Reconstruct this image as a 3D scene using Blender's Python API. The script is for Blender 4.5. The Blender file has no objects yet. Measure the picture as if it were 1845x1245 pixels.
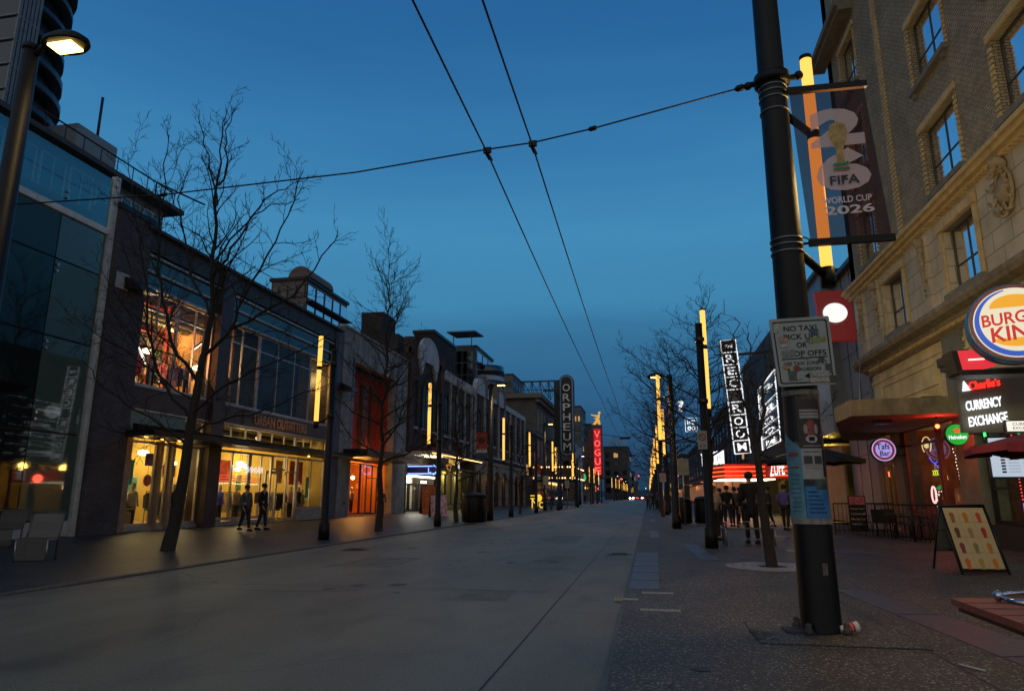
import bpy, bmesh, math, random
from mathutils import Vector, Matrix
R_=math.radians
sc=bpy.context.scene
# ---------------------------------------------------------------- camera
H=1.3; FPX=1235.0; YAW=R_(11.0); PIT=R_(12.4)
cam=bpy.data.cameras.new('camera'); co=bpy.data.objects.new('camera',cam); sc.collection.objects.link(co)
co.location=(0,0,H); co.rotation_euler=(R_(90)+PIT,0,YAW)
cam.sensor_width=36; cam.lens=36*FPX/1845.0; cam.clip_end=6000; cam.clip_start=0.05
sc.camera=co
# ---------------------------------------------------------------- dusk sky
w=bpy.data.worlds.new('World'); sc.world=w; w.use_nodes=True
nt=w.node_tree; nt.nodes.clear()
out=nt.nodes.new('ShaderNodeOutputWorld'); bg=nt.nodes.new('ShaderNodeBackground'); nt.links.new(bg.outputs[0],out.inputs[0])
tc=nt.nodes.new('ShaderNodeTexCoord'); sx=nt.nodes.new('ShaderNodeSeparateXYZ'); nt.links.new(tc.outputs['Generated'],sx.inputs[0])
rmp=nt.nodes.new('ShaderNodeValToRGB'); el=rmp.color_ramp.elements
ms=nt.nodes.new('ShaderNodeTexNoise'); ms.inputs['Scale'].default_value=2.2; ms.inputs['Detail'].default_value=3
mp=nt.nodes.new('ShaderNodeMapping'); mp.inputs['Scale'].default_value=(1,1,7); nt.links.new(tc.outputs['Generated'],mp.inputs[0]); nt.links.new(mp.outputs[0],ms.inputs[0])
ma=nt.nodes.new('ShaderNodeMath'); ma.operation='MULTIPLY_ADD'; ma.inputs[1].default_value=.11; nt.links.new(ms.outputs[0],ma.inputs[0])
mb_=nt.nodes.new('ShaderNodeMath'); mb_.operation='SUBTRACT'; mb_.inputs[1].default_value=.055; nt.links.new(sx.outputs[2],mb_.inputs[0]); nt.links.new(mb_.outputs[0],ma.inputs[2])
nt.links.new(ma.outputs[0],rmp.inputs[0])
stops=[(0.0,(.016,.043,.085)),(.06,(.020,.066,.14)),(.13,(.024,.100,.215)),(.19,(.030,.142,.285)),(.27,(.047,.228,.42)),(.36,(.052,.25,.47)),(.46,(.036,.19,.41)),(.60,(.020,.13,.33)),(.80,(.015,.10,.28))]
while len(el)>1: el.remove(el[-1])
el[0].position=stops[0][0]; el[0].color=(*stops[0][1],1)
for p,c in stops[1:]:
    e=el.new(p); e.color=(*c,1)
# sunset-side sky behind the camera, made brighter and paler as added frontal fill
mr=nt.nodes.new('ShaderNodeMapRange'); mr.inputs[1].default_value=.15; mr.inputs[2].default_value=-.8; nt.links.new(sx.outputs[1],mr.inputs[0])
mx=nt.nodes.new('ShaderNodeMixRGB'); mx.blend_type='MIX'; nt.links.new(mr.outputs[0],mx.inputs[0]); nt.links.new(rmp.outputs[0],mx.inputs[1]); mx.inputs[2].default_value=(.36,.34,.30,1)
# physical sky just after sunset adds its own small share
sky=nt.nodes.new('ShaderNodeTexSky'); sky.sky_type='NISHITA'; sky.sun_disc=False; sky.sun_elevation=R_(-3); sky.sun_rotation=R_(190)
ad=nt.nodes.new('ShaderNodeMixRGB'); ad.blend_type='ADD'; ad.inputs[0].default_value=.05
nt.links.new(mx.outputs[0],ad.inputs[1]); nt.links.new(sky.outputs[0],ad.inputs[2])
nt.links.new(ad.outputs[0],bg.inputs[0]); bg.inputs[1].default_value=1.0
sl=bpy.data.lights.new('sun','SUN'); sl.energy=.06; sl.angle=R_(30); sl.color=(.8,.88,1)
so=bpy.data.objects.new('sun',sl); sc.collection.objects.link(so); so.rotation_euler=(R_(60),0,R_(-20))
sc.view_settings.view_transform='Standard'; sc.view_settings.look='None'; sc.view_settings.exposure=0; sc.view_settings.gamma=1
sc.cycles.use_denoising=True; sc.cycles.max_bounces=6; sc.cycles.diffuse_bounces=2; sc.cycles.glossy_bounces=3; sc.cycles.transparent_max_bounces=12
sc.cycles.sample_clamp_indirect=3; sc.cycles.use_light_tree=True
# ---------------------------------------------------------------- photo -> place helper: where a sight line meets a real plane
_F=Vector((-math.sin(YAW)*math.cos(PIT),math.cos(YAW)*math.cos(PIT),math.sin(PIT)))
_R=Vector((math.cos(YAW),math.sin(YAW),0)); _U=_R.cross(_F)
def _ray(x,y): return _F+_R*((x-922.5)/FPX)-_U*((y-622.5)/FPX)
def AX(x,y,X): d=_ray(x,y); return d*(X/d.x)+Vector((0,0,H))
def AY(x,y,Y): d=_ray(x,y); return d*(Y/d.y)+Vector((0,0,H))
def G(x,y,z=0.0): d=_ray(x,y); return d*((z-H)/d.z)+Vector((0,0,H))
# ---------------------------------------------------------------- materials
MT={}
def mat(name,col,rough=.6,metal=0.0,var=.25,scale=3.0,bump=0.0,bscale=40.0,spec=.5,col2=None,stretch=None):
    if name in MT: return MT[name]
    m=bpy.data.materials.new(name); m.use_nodes=True; n=m.node_tree; b=n.nodes['Principled BSDF']
    b.inputs['Roughness'].default_value=rough; b.inputs['Metallic'].default_value=metal; b.inputs['Specular IOR Level'].default_value=spec
    t=n.nodes.new('ShaderNodeTexCoord'); src=t.outputs['Object']
    if stretch:
        q=n.nodes.new('ShaderNodeMapping'); q.inputs['Scale'].default_value=stretch; n.links.new(src,q.inputs[0]); src=q.outputs[0]
    z=n.nodes.new('ShaderNodeTexNoise'); z.inputs['Scale'].default_value=scale; z.inputs['Detail'].default_value=6; z.inputs['Roughness'].default_value=.65
    n.links.new(src,z.inputs[0])
    r=n.nodes.new('ShaderNodeValToRGB'); r.color_ramp.elements[0].position=.3; r.color_ramp.elements[1].position=.7
    c1=[max(0,c*(1-var)) for c in col]; c2=col2 or [min(1,c*(1+var)) for c in col]
    r.color_ramp.elements[0].color=(*c1,1); r.color_ramp.elements[1].color=(*c2,1)
    n.links.new(z.outputs[0],r.inputs[0]); n.links.new(r.outputs[0],b.inputs['Base Color'])
    if bump:
        z2=n.nodes.new('ShaderNodeTexNoise'); z2.inputs['Scale'].default_value=bscale; z2.inputs['Detail'].default_value=4; n.links.new(src,z2.inputs[0])
        bp=n.nodes.new('ShaderNodeBump'); bp.inputs['Strength'].default_value=bump; bp.inputs['Distance'].default_value=.02; n.links.new(z2.outputs[0],bp.inputs['Height']); n.links.new(bp.outputs[0],b.inputs['Normal'])
    MT[name]=m; return m
def emi(name,col,s=1.0,base=.02):
    if name in MT: return MT[name]
    m=bpy.data.materials.new(name); m.use_nodes=True; b=m.node_tree.nodes['Principled BSDF']
    b.inputs['Base Color'].default_value=(base,base,base,1); b.inputs['Emission Color'].default_value=(*col,1); b.inputs['Emission Strength'].default_value=s; b.inputs['Roughness'].default_value=.4
    MT[name]=m; return m
def brick(name,c1,c2,mortar,bw=.22,bh=.075,rough=.85,bump=.5,dirt=.35):
    if name in MT: return MT[name]
    m=bpy.data.materials.new(name); m.use_nodes=True; n=m.node_tree; b=n.nodes['Principled BSDF']; b.inputs['Roughness'].default_value=rough
    t=n.nodes.new('ShaderNodeNewGeometry'); s=n.nodes.new('ShaderNodeSeparateXYZ'); n.links.new(t.outputs['Position'],s.inputs[0])
    a=n.nodes.new('ShaderNodeMath'); a.operation='ADD'; n.links.new(s.outputs[0],a.inputs[0]); n.links.new(s.outputs[1],a.inputs[1])
    c=n.nodes.new('ShaderNodeCombineXYZ'); n.links.new(a.outputs[0],c.inputs[0]); n.links.new(s.outputs[2],c.inputs[1])
    k=n.nodes.new('ShaderNodeTexBrick'); n.links.new(c.outputs[0],k.inputs[0]); k.inputs['Scale'].default_value=1
    k.inputs['Brick Width'].default_value=bw; k.inputs['Row Height'].default_value=bh; k.inputs['Mortar Size'].default_value=.010 if bh<.2 else .012
    k.inputs['Color1'].default_value=(*c1,1); k.inputs['Color2'].default_value=(*c2,1); k.inputs['Mortar'].default_value=(*mortar,1)
    z=n.nodes.new('ShaderNodeTexNoise'); z.inputs['Scale'].default_value=.9; z.inputs['Detail'].default_value=7; n.links.new(t.outputs['Position'],z.inputs[0])
    r=n.nodes.new('ShaderNodeMapRange'); r.inputs[1].default_value=.3; r.inputs[2].default_value=.7; r.inputs[3].default_value=1-dirt; r.inputs[4].default_value=1.1; n.links.new(z.outputs[0],r.inputs[0])
    x=n.nodes.new('ShaderNodeMixRGB'); x.blend_type='MULTIPLY'; x.inputs[0].default_value=1; n.links.new(k.outputs[0],x.inputs[1]); n.links.new(r.outputs[0],x.inputs[2]); n.links.new(x.outputs[0],b.inputs['Base Color'])
    bp=n.nodes.new('ShaderNodeBump'); bp.invert=True; bp.inputs['Strength'].default_value=bump; bp.inputs['Distance'].default_value=.01; n.links.new(k.outputs['Fac'],bp.inputs['Height']); n.links.new(bp.outputs[0],b.inputs['Normal'])
    MT[name]=m; return m
def glass(name,tint=(.9,.95,.95),refl=.1,rough=.02,wav=0.0,mx_=.5):
    """thin window glass: see-through, with a reflection that grows at grazing angles"""
    if name in MT: return MT[name]
    m=bpy.data.materials.new(name); m.use_nodes=True; n=m.node_tree; n.nodes.clear(); o=n.nodes.new('ShaderNodeOutputMaterial')
    tr=n.nodes.new('ShaderNodeBsdfTransparent'); tr.inputs[0].default_value=(*tint,1); g=n.nodes.new('ShaderNodeBsdfGlossy'); g.inputs['Roughness'].default_value=rough; g.inputs[0].default_value=(.9,.95,1,1)
    lw=n.nodes.new('ShaderNodeLayerWeight'); lw.inputs[0].default_value=.22; mr=n.nodes.new('ShaderNodeMapRange'); mr.inputs[3].default_value=refl; mr.inputs[4].default_value=mx_; n.links.new(lw.outputs[0],mr.inputs[0])
    mx=n.nodes.new('ShaderNodeMixShader'); n.links.new(mr.outputs[0],mx.inputs[0]); n.links.new(tr.outputs[0],mx.inputs[1]); n.links.new(g.outputs[0],mx.inputs[2]); n.links.new(mx.outputs[0],o.inputs[0])
    if wav:
        t=n.nodes.new('ShaderNodeNewGeometry'); z=n.nodes.new('ShaderNodeTexNoise'); z.inputs['Scale'].default_value=.8; n.links.new(t.outputs['Position'],z.inputs[0])
        bp=n.nodes.new('ShaderNodeBump'); bp.inputs['Strength'].default_value=wav; bp.inputs['Distance'].default_value=.05; n.links.new(z.outputs[0],bp.inputs['Height']); n.links.new(bp.outputs[0],g.inputs['Normal'])
    MT[name]=m; return m
def solidglass(name,col=(.01,.012,.015),rough=.05,ior=1.5,var=0):
    if name in MT: return MT[name]
    m=bpy.data.materials.new(name); m.use_nodes=True; n=m.node_tree; b=n.nodes['Principled BSDF']; b.inputs['Base Color'].default_value=(*col,1); b.inputs['Roughness'].default_value=rough; b.inputs['IOR'].default_value=ior
    t=n.nodes.new('ShaderNodeNewGeometry'); z=n.nodes.new('ShaderNodeTexNoise'); z.inputs['Scale'].default_value=.7; n.links.new(t.outputs['Position'],z.inputs[0])
    bp=n.nodes.new('ShaderNodeBump'); bp.inputs['Strength'].default_value=.12; bp.inputs['Distance'].default_value=.04; n.links.new(z.outputs[0],bp.inputs['Height']); n.links.new(bp.outputs[0],b.inputs['Normal'])
    MT[name]=m; return m
# ---------------------------------------------------------------- object helpers
def lnk(o): sc.collection.objects.link(o); return o
def tag(o,label=None,cat=None,group=None,kind=None):
    if label: o['label']=label
    if cat: o['category']=cat
    if group: o['group']=group
    if kind: o['kind']=kind
    return o
ORG={}
SPLIT={'stone_pier','rod','pier','turret','white_pilaster','pilaster','post','entrance_post','anchor_bolt','strap','side_pier','bracket','canopy_bracket','arm','beam','fin','column','pillar','mount','wheel','insulator','soffit_light','light_bar','arch_hood','canopy_rail','glass_fixing','canopy_downlight','band','roof_house','ear','armrest','outlet','ceiling_light','end_column','awning','bun','tube_cap'}
def thing(name,label,cat,loc=(0,0,0),group=None):
    o=bpy.data.objects.new(name,None); lnk(o); o.location=loc; o.empty_display_size=.2; ORG[o.name]=Vector(loc); return tag(o,label,cat,group)
_tcache={}
def textmesh(s,bold=0.0,res=3):
    k=(s,bold)
    if k in _tcache: return _tcache[k]
    c=bpy.data.curves.new('lettering','FONT'); c.body=s; c.size=1; c.resolution_u=res; c.offset=bold*.45; c.align_x='LEFT'
    o=bpy.data.objects.new('lettering',c); lnk(o); dg=bpy.context.evaluated_depsgraph_get(); dg.update()
    me=bpy.data.meshes.new_from_object(o.evaluated_get(dg)); bpy.data.objects.remove(o); bpy.data.curves.remove(c)
    _tcache[k]=me; return me
class MB:
    def __init__(s): s.bm=bmesh.new(); s.mi=0
    def _f(s,vs,sm=False):
        try: f=s.bm.faces.new(vs)
        except ValueError: return None
        f.material_index=s.mi; f.smooth=sm; return f
    def box(s,a,b):
        x0,x1=sorted((a[0],b[0])); y0,y1=sorted((a[1],b[1])); z0,z1=sorted((a[2],b[2]))
        v=[s.bm.verts.new(p) for p in ((x0,y0,z0),(x1,y0,z0),(x1,y1,z0),(x0,y1,z0),(x0,y0,z1),(x1,y0,z1),(x1,y1,z1),(x0,y1,z1))]
        for q in ((3,2,1,0),(4,5,6,7),(0,1,5,4),(1,2,6,5),(2,3,7,6),(3,0,4,7)): s._f([v[i] for i in q])
        return s
    def obox(s,M,sx,sy,sz):
        v=[s.bm.verts.new(M@Vector((x*sx/2,y*sy/2,z*sz/2))) for x,y,z in ((-1,-1,-1),(1,-1,-1),(1,1,-1),(-1,1,-1),(-1,-1,1),(1,-1,1),(1,1,1),(-1,1,1))]
        for q in ((3,2,1,0),(4,5,6,7),(0,1,5,4),(1,2,6,5),(2,3,7,6),(3,0,4,7)): s._f([v[i] for i in q])
        return s
    def quad(s,*p): s._f([s.bm.verts.new(q) for q in p]); return s
    def prism(s,pts,d):
        """extrude polygon pts (3D) by vector d"""
        d=Vector(d); a=[s.bm.verts.new(p) for p in pts]; b=[s.bm.verts.new(Vector(p)+d) for p in pts]; n=len(a)
        s._f(a[::-1]); s._f(b)
        for i in range(n): s._f([a[i],a[(i+1)%n],b[(i+1)%n],b[i]])
        return s
    def tube(s,pts,rs,n=8,cap=True,sm=True):
        pts=[Vector(p) for p in pts]; rs=rs if isinstance(rs,(list,tuple)) else [rs]*len(pts); rings=[]; u=None
        for i,p in enumerate(pts):
            t=(pts[min(i+1,len(pts)-1)]-pts[max(i-1,0)])
            if t.length<1e-7: t=Vector((0,0,1))
            t.normalize()
            if u is None: u=t.orthogonal().normalized()
            else:
                u=(u-t*u.dot(t))
                if u.length<1e-5: u=t.orthogonal()
                u.normalize()
            v=t.cross(u); rings.append([s.bm.verts.new(p+(u*math.cos(2*math.pi*k/n)+v*math.sin(2*math.pi*k/n))*rs[i]) for k in range(n)])
        for a,b in zip(rings,rings[1:]):
            for k in range(n): s._f([a[k],a[(k+1)%n],b[(k+1)%n],b[k]],sm)
        if cap: s._f(rings[0][::-1]); s._f(rings[-1])
        return s
    def lathe(s,c,prof,n=24,axis=None,sm=True):
        """prof list of (r,h) about z (or axis matrix)"""
        c=Vector(c); M=axis or Matrix.Identity(3); rings=[]
        for r,h in prof: rings.append([s.bm.verts.new(c+M@Vector((r*math.cos(2*math.pi*k/n),r*math.sin(2*math.pi*k/n),h))) for k in range(n)])
        for a,b in zip(rings,rings[1:]):
            for k in range(n): s._f([a[k],a[(k+1)%n],b[(k+1)%n],b[k]],sm)
        if prof[0][0]>1e-4: s._f(rings[0][::-1])
        if prof[-1][0]>1e-4: s._f(rings[-1])
        return s
    def ball(s,c,r,n=10,sz=1.0):
        k=max(4,n//2); return s.lathe(c,[(max(1e-5,r*math.sin(math.pi*i/k)),-r*sz*math.cos(math.pi*i/k)) for i in range(k+1)],n)
    def text(s,t,o,right,up,h=None,w=None,cx=True,bold=0.0,depth=0.0):
        """lettering with lower-left (or centre) at o; h letter height, w total width"""
        me=textmesh(t,bold); r=Vector(right).normalized(); u=Vector(up).normalized(); nn=r.cross(u)
        if not me.vertices: return s
        xs=[v.co.x for v in me.vertices]; ys=[v.co.y for v in me.vertices]; x0,x1=min(xs),max(xs); y0,y1=min(ys),max(ys)
        ky=h/(y1-y0) if h else None; kx=w/(x1-x0) if w else ky
        if ky is None: ky=kx
        ox=-(x0+x1)/2 if cx else -x0; o=Vector(o); 
        def P(v,dz=0): return o+r*((v.x+ox)*kx)+u*((v.y-y0)*ky)+nn*dz
        vs=[s.bm.verts.new(P(v.co,depth)) for v in me.vertices]
        for p in me.polygons: s._f([vs[i] for i in p.vertices])
        if depth:
            vb=[s.bm.verts.new(P(v.co,0)) for v in me.vertices]; cnt={}
            for p in me.polygons:
                q=list(p.vertices)
                for a,b in zip(q,q[1:]+q[:1]): cnt[(a,b)]=1
            for (a,b) in cnt:
                if (b,a) not in cnt: s._f([vs[b],vs[a],vb[a],vb[b]])
        return s
    def build(s,name,m,parent=None,label=None,loc=None,rec=True):
        if name in SPLIT and parent is not None:
            gs=s.groups()
            if 1<len(gs)<=60:
                if rec: bmesh.ops.recalc_face_normals(s.bm,faces=s.bm.faces)
                o=None
                for g in gs:
                    q=MB(); mp={}
                    for f in g:
                        vs=[]
                        for vv in f.verts:
                            if vv not in mp: mp[vv]=q.bm.verts.new(vv.co)
                            vs.append(mp[vv])
                        nf=q._f(vs,f.smooth)
                    o=q._build(name,m,parent,label,loc,False)
                s.bm.free(); return o
        return s._build(name,m,parent,label,loc,rec)
    def groups(s):
        seen=set(); isl=[]
        for f0 in s.bm.faces:
            if f0 in seen: continue
            st=[f0]; seen.add(f0); g=[]
            while st:
                f=st.pop(); g.append(f)
                for vv in f.verts:
                    for k in vv.link_faces:
                        if k not in seen: seen.add(k); st.append(k)
            c=[vv.co for f in g for vv in f.verts]; isl.append([g,[min(p[i] for p in c)-.003 for i in range(3)],[max(p[i] for p in c)+.003 for i in range(3)]])
        ch=len(isl)<400
        while ch:
            ch=False
            for i in range(len(isl)):
                for j in range(i+1,len(isl)):
                    a,b=isl[i],isl[j]
                    if all(a[1][k]<=b[2][k] and b[1][k]<=a[2][k] for k in range(3)):
                        isl[i]=[a[0]+b[0],[min(a[1][k],b[1][k]) for k in range(3)],[max(a[2][k],b[2][k]) for k in range(3)]]; del isl[j]; ch=True; break
                if ch: break
        return [i[0] for i in isl]
    def _build(s,name,m,parent=None,label=None,loc=None,rec=True):
        org=ORG.get(parent.name,Vector((0,0,0))) if parent else (Vector(loc) if loc else Vector((0,0,0)))
        if rec: bmesh.ops.recalc_face_normals(s.bm,faces=s.bm.faces)
        if org.length>0: bmesh.ops.translate(s.bm,verts=s.bm.verts,vec=-org)
        me=bpy.data.meshes.new(name); s.bm.to_mesh(me); s.bm.free()
        for q in (m if isinstance(m,(list,tuple)) else [m]): me.materials.append(q)
        o=bpy.data.objects.new(name,me); lnk(o); ORG[o.name]=org
        if parent: o.parent=parent
        elif loc: o.location=loc
        if label: o['label']=label
        return o
def struct(name,mb,m): return tag(mb.build(name,m),kind='structure')
def copytree(o,loc=None,rz=None,label=None,parent=None,scale=None):
    c=o.copy(); lnk(c)
    if parent: c.parent=parent
    if loc is not None: c.location=loc
    if rz is not None: c.rotation_euler=(0,0,rz)
    if scale: c.scale=(scale,)*3
    if label: c['label']=label
    ORG[c.name]=ORG.get(o.name,Vector((0,0,0)))
    for ch in list(KIDS(o)): copytree(ch,parent=c)
    return c
def KIDS(o): return [c for c in o.children]
def wallgrid(mb,ax,p0,p1,a0,a1,z0,z1,holes):
    """wall normal to ax ('x' or 'y'), from p0 to p1 through its thickness, with rectangular holes (a0,a1,z0,z1)"""
    zs=sorted({z0,z1,*[h[2] for h in holes],*[h[3] for h in holes]}); zs=[z for z in zs if z0<=z<=z1]
    for za,zb in zip(zs,zs[1:]):
        if zb-za<1e-4: continue
        zm=(za+zb)/2; hs=sorted([(h[0],h[1]) for h in holes if h[2]<zm<h[3]]); c=a0
        for ha,hb in hs+[(a1,a1)]:
            if ha-c>1e-4:
                if ax=='x': mb.box((p0,c,za),(p1,ha,zb))
                else: mb.box((c,p0,za),(ha,p1,zb))
            c=max(c,hb)
def window(par,ax,p,a0,a1,z0,z1,fm,gm,nx=1,nz=1,fw=.06,d=.06,zsplit=None,lbl=None,gname='pane'):
    """frame in plane ax=p plus a glass pane as its sub-part"""
    def B(mb,c0,c1,e0,e1,dd=d):
        if ax=='x': mb.box((p-dd/2,c0,e0),(p+dd/2,c1,e1))
        else: mb.box((c0,p-dd/2,e0),(c1,p+dd/2,e1))
    m=MB(); B(m,a0,a1,z0,z0+fw); B(m,a0,a1,z1-fw,z1); B(m,a0,a0+fw,z0+fw,z1-fw); B(m,a1-fw,a1,z0+fw,z1-fw)
    for i in range(1,nx): c=a0+(a1-a0)*i/nx; B(m,c-fw*.4,c+fw*.4,z0+fw,z1-fw,d*.8)
    for z in (zsplit or [z0+(z1-z0)*i/nz for i in range(1,nz)]): B(m,a0+fw,a1-fw,z-fw*.4,z+fw*.4,d*.7)
    o=m.build('window',fm,par,label=lbl); g=MB()
    if ax=='x': g.quad((p,a0+.01,z0+.01),(p,a1-.01,z0+.01),(p,a1-.01,z1-.01),(p,a0+.01,z1-.01))
    else: g.quad((a0+.01,p,z0+.01),(a1-.01,p,z0+.01),(a1-.01,p,z1-.01),(a0+.01,p,z1-.01))
    g.build(gname,gm,o); return o
def plight(name,loc,e,col,r=.1,parent=None,kind='POINT',spot=None,aim=None):
    l=bpy.data.lights.new(name,kind); l.energy=e; l.color=col; l.shadow_soft_size=r
    o=bpy.data.objects.new(name,l); lnk(o)
    if parent: o.parent=parent; o.location=Vector(loc)-ORG.get(parent.name,Vector((0,0,0)))
    else: o.location=loc
    if spot: l.spot_size=R_(spot); l.spot_blend=.8
    if aim: o.rotation_euler=(Vector(aim)-Vector(loc)).to_track_quat('-Z','Y').to_euler()
    return o
# shared materials
m_black=mat('black_paint',(.006,.006,.007),.45,.1,spec=.3); m_dark=mat('dark_metal',(.03,.03,.032),.4,.6); m_steel=mat('brushed_steel',(.35,.36,.38),.3,.9,.15)
m_pole=mat('pole_paint',(.0045,.0045,.005),.5,.1,.3,4,.1,30,.35); m_white=mat('white_frame',(.55,.57,.58),.4); m_grey=mat('grey_frame',(.16,.17,.18),.4)
m_conc=mat('concrete',(.20,.22,.22),.85,0,.3,1.2,.3,20); m_conc2=mat('pale_concrete',(.36,.38,.40),.8,0,.2,.8)
m_win=solidglass('window_glass'); m_win2=solidglass('blue_window_glass',(.015,.025,.035),.04,1.75)
m_clear=glass('shop_glass',(.93,.96,.95),.025,mx_=.16); m_teal=glass('teal_glass',(.30,.44,.42),.03,.03)
_n=m_teal.node_tree; _o=[x for x in _n.nodes if x.type=='OUTPUT_MATERIAL'][0]; _m=_o.inputs[0].links[0].from_node; _d=_n.nodes.new('ShaderNodeBsdfPrincipled'); _d.inputs['Base Color'].default_value=(.11,.175,.15,1); _d.inputs['Roughness'].default_value=.12
_x=_n.nodes.new('ShaderNodeMixShader'); _x.inputs[0].default_value=.55; _n.links.new(_m.outputs[0],_x.inputs[1]); _n.links.new(_d.outputs[0],_x.inputs[2]); _n.links.new(_x.outputs[0],_o.inputs[0])
m_glassdark=m_teal.copy(); m_glassdark.name='dark_teal_glass'
for _q in (m_teal,m_glassdark):
    _p=[x for x in _q.node_tree.nodes if x.type=='BSDF_PRINCIPLED'][0]; _p.inputs['Roughness'].default_value=.03
    if _q is m_glassdark: _p.inputs['Base Color'].default_value=(.018,.03,.028,1)
m_mirror=mat('sky_reflecting_glass',(.85,.86,.98),.05,1.0,.08,.5)
m_tube=emi('tube_light',(1,.50,.085),1.6); m_lampw=emi('lamp_lens',(1,.66,.16),7); m_wlamp=emi('white_lamp',(1,.97,.85),6)
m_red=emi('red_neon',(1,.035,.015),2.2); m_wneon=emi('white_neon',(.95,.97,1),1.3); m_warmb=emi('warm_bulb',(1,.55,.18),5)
YEL=(1,.68,.3)
# ================================================================ GROUND
def road_mat():
    m=bpy.data.materials.new('concrete_road'); m.use_nodes=True; n=m.node_tree; b=n.nodes['Principled BSDF']; L=n.links
    g=n.nodes.new('ShaderNodeNewGeometry')
    def noise(s,sc_=(1,1,1),det=6):
        q=n.nodes.new('ShaderNodeMapping'); q.inputs['Scale'].default_value=sc_; L.new(g.outputs['Position'],q.inputs[0]); z=n.nodes.new('ShaderNodeTexNoise'); z.inputs['Scale'].default_value=s; z.inputs['Detail'].default_value=det; L.new(q.outputs[0],z.inputs[0]); return z.outputs[0]
    r=n.nodes.new('ShaderNodeValToRGB'); r.color_ramp.elements[0].position=.28; r.color_ramp.elements[1].position=.72
    r.color_ramp.elements[0].color=(.125,.112,.072,1); r.color_ramp.elements[1].color=(.235,.212,.145,1); L.new(noise(.55,(1,.18,1)),r.inputs[0])
    f=n.nodes.new('ShaderNodeMapRange'); f.inputs[1].default_value=.35; f.inputs[2].default_value=.65; f.inputs[3].default_value=.60; f.inputs[4].default_value=1.28; L.new(noise(70,det=4),f.inputs[0])
    x=n.nodes.new('ShaderNodeMixRGB'); x.blend_type='MULTIPLY'; x.inputs[0].default_value=1; L.new(r.outputs[0],x.inputs[1]); L.new(f.outputs[0],x.inputs[2])
    v=n.nodes.new('ShaderNodeMapRange'); v.inputs[1].default_value=.5; v.inputs[2].default_value=.75; v.inputs[3].default_value=1; v.inputs[4].default_value=.6; L.new(noise(1.7,(1,.5,1)),v.inputs[0])
    y=n.nodes.new('ShaderNodeMixRGB'); y.blend_type='MULTIPLY'; y.inputs[0].default_value=.8; L.new(x.outputs[0],y.inputs[1]); L.new(v.outputs[0],y.inputs[2])
    L.new(y.outputs[0],b.inputs['Base Color'])
    rr=n.nodes.new('ShaderNodeMapRange'); rr.inputs[3].default_value=.42; rr.inputs[4].default_value=.68; L.new(noise(.8,(1,.3,1)),rr.inputs[0]); L.new(rr.outputs[0],b.inputs['Roughness'])
    bp=n.nodes.new('ShaderNodeBump'); bp.inputs['Strength'].default_value=.7; bp.inputs['Distance'].default_value=.012; L.new(noise(60),bp.inputs['Height']); L.new(bp.outputs[0],b.inputs['Normal'])
    return m
def aggr_mat(name,base,lo,hi,rough=.6):
    """exposed-aggregate paving: pebbles of mixed tone in dark cement"""
    m=bpy.data.materials.new(name); m.use_nodes=True; n=m.node_tree; b=n.nodes['Principled BSDF']; L=n.links
    g=n.nodes.new('ShaderNodeNewGeometry'); v=n.nodes.new('ShaderNodeTexVoronoi'); v.inputs['Scale'].default_value=75; L.new(g.outputs['Position'],v.inputs[0])
    s=n.nodes.new('ShaderNodeSeparateXYZ'); L.new(v.outputs['Color'],s.inputs[0])
    r=n.nodes.new('ShaderNodeValToRGB'); e=r.color_ramp.elements; e[0].position=0; e[0].color=(*lo,1); e[1].position=.88; e[1].color=(*base,1); q=e.new(.97); q.color=(*hi,1); L.new(s.outputs[0],r.inputs[0])
    z=n.nodes.new('ShaderNodeTexNoise'); z.inputs['Scale'].default_value=.7; z.inputs['Detail'].default_value=8; L.new(g.outputs['Position'],z.inputs[0])
    f=n.nodes.new('ShaderNodeMapRange'); f.inputs[1].default_value=.3; f.inputs[2].default_value=.7; f.inputs[3].default_value=.6; f.inputs[4].default_value=1.2; L.new(z.outputs[0],f.inputs[0])
    x=n.nodes.new('ShaderNodeMixRGB'); x.blend_type='MULTIPLY'; x.inputs[0].default_value=1; L.new(r.outputs[0],x.inputs[1]); L.new(f.outputs[0],x.inputs[2]); L.new(x.outputs[0],b.inputs['Base Color'])
    b.inputs['Roughness'].default_value=rough
    bp=n.nodes.new('ShaderNodeBump'); bp.inputs['Strength'].default_value=.5; bp.inputs['Distance'].default_value=.006; L.new(v.outputs['Distance'],bp.inputs['Height']); L.new(bp.outputs[0],b.inputs['Normal'])
    return m
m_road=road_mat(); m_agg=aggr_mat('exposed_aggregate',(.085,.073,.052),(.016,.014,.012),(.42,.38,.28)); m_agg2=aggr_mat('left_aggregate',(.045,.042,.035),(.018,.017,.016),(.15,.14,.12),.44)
m_gran=mat('granite_paver',(.065,.068,.085),.45,0,.25,6,.15,60); m_curb=mat('kerb_stone',(.10,.10,.09),.7,0,.25,5,.3,60)
m_gap=mat('joint_tar',(.012,.012,.012),.6)
KL=-8.66; KR=-.38
g=MB(); g.quad((-3000,-60,-.30),(3000,-60,-.30),(3000,4000,-.30),(-3000,4000,-.30)); struct('ground',g,mat('far_ground',(.06,.06,.055),.9))
g=MB(); g.box((KL,-30,-.25),(KR,900,-.03)); struct('road',g,m_road)
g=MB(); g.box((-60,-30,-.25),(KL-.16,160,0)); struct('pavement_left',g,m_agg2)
g=MB(); g.box((KR+.04,-30,-.25),(60,160,0)); struct('pavement_right',g,m_agg)
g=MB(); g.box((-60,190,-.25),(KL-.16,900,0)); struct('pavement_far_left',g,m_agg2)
g=MB(); g.box((KR+.04,190,-.25),(60,900,0)); struct('pavement_far_right',g,m_agg)
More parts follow.
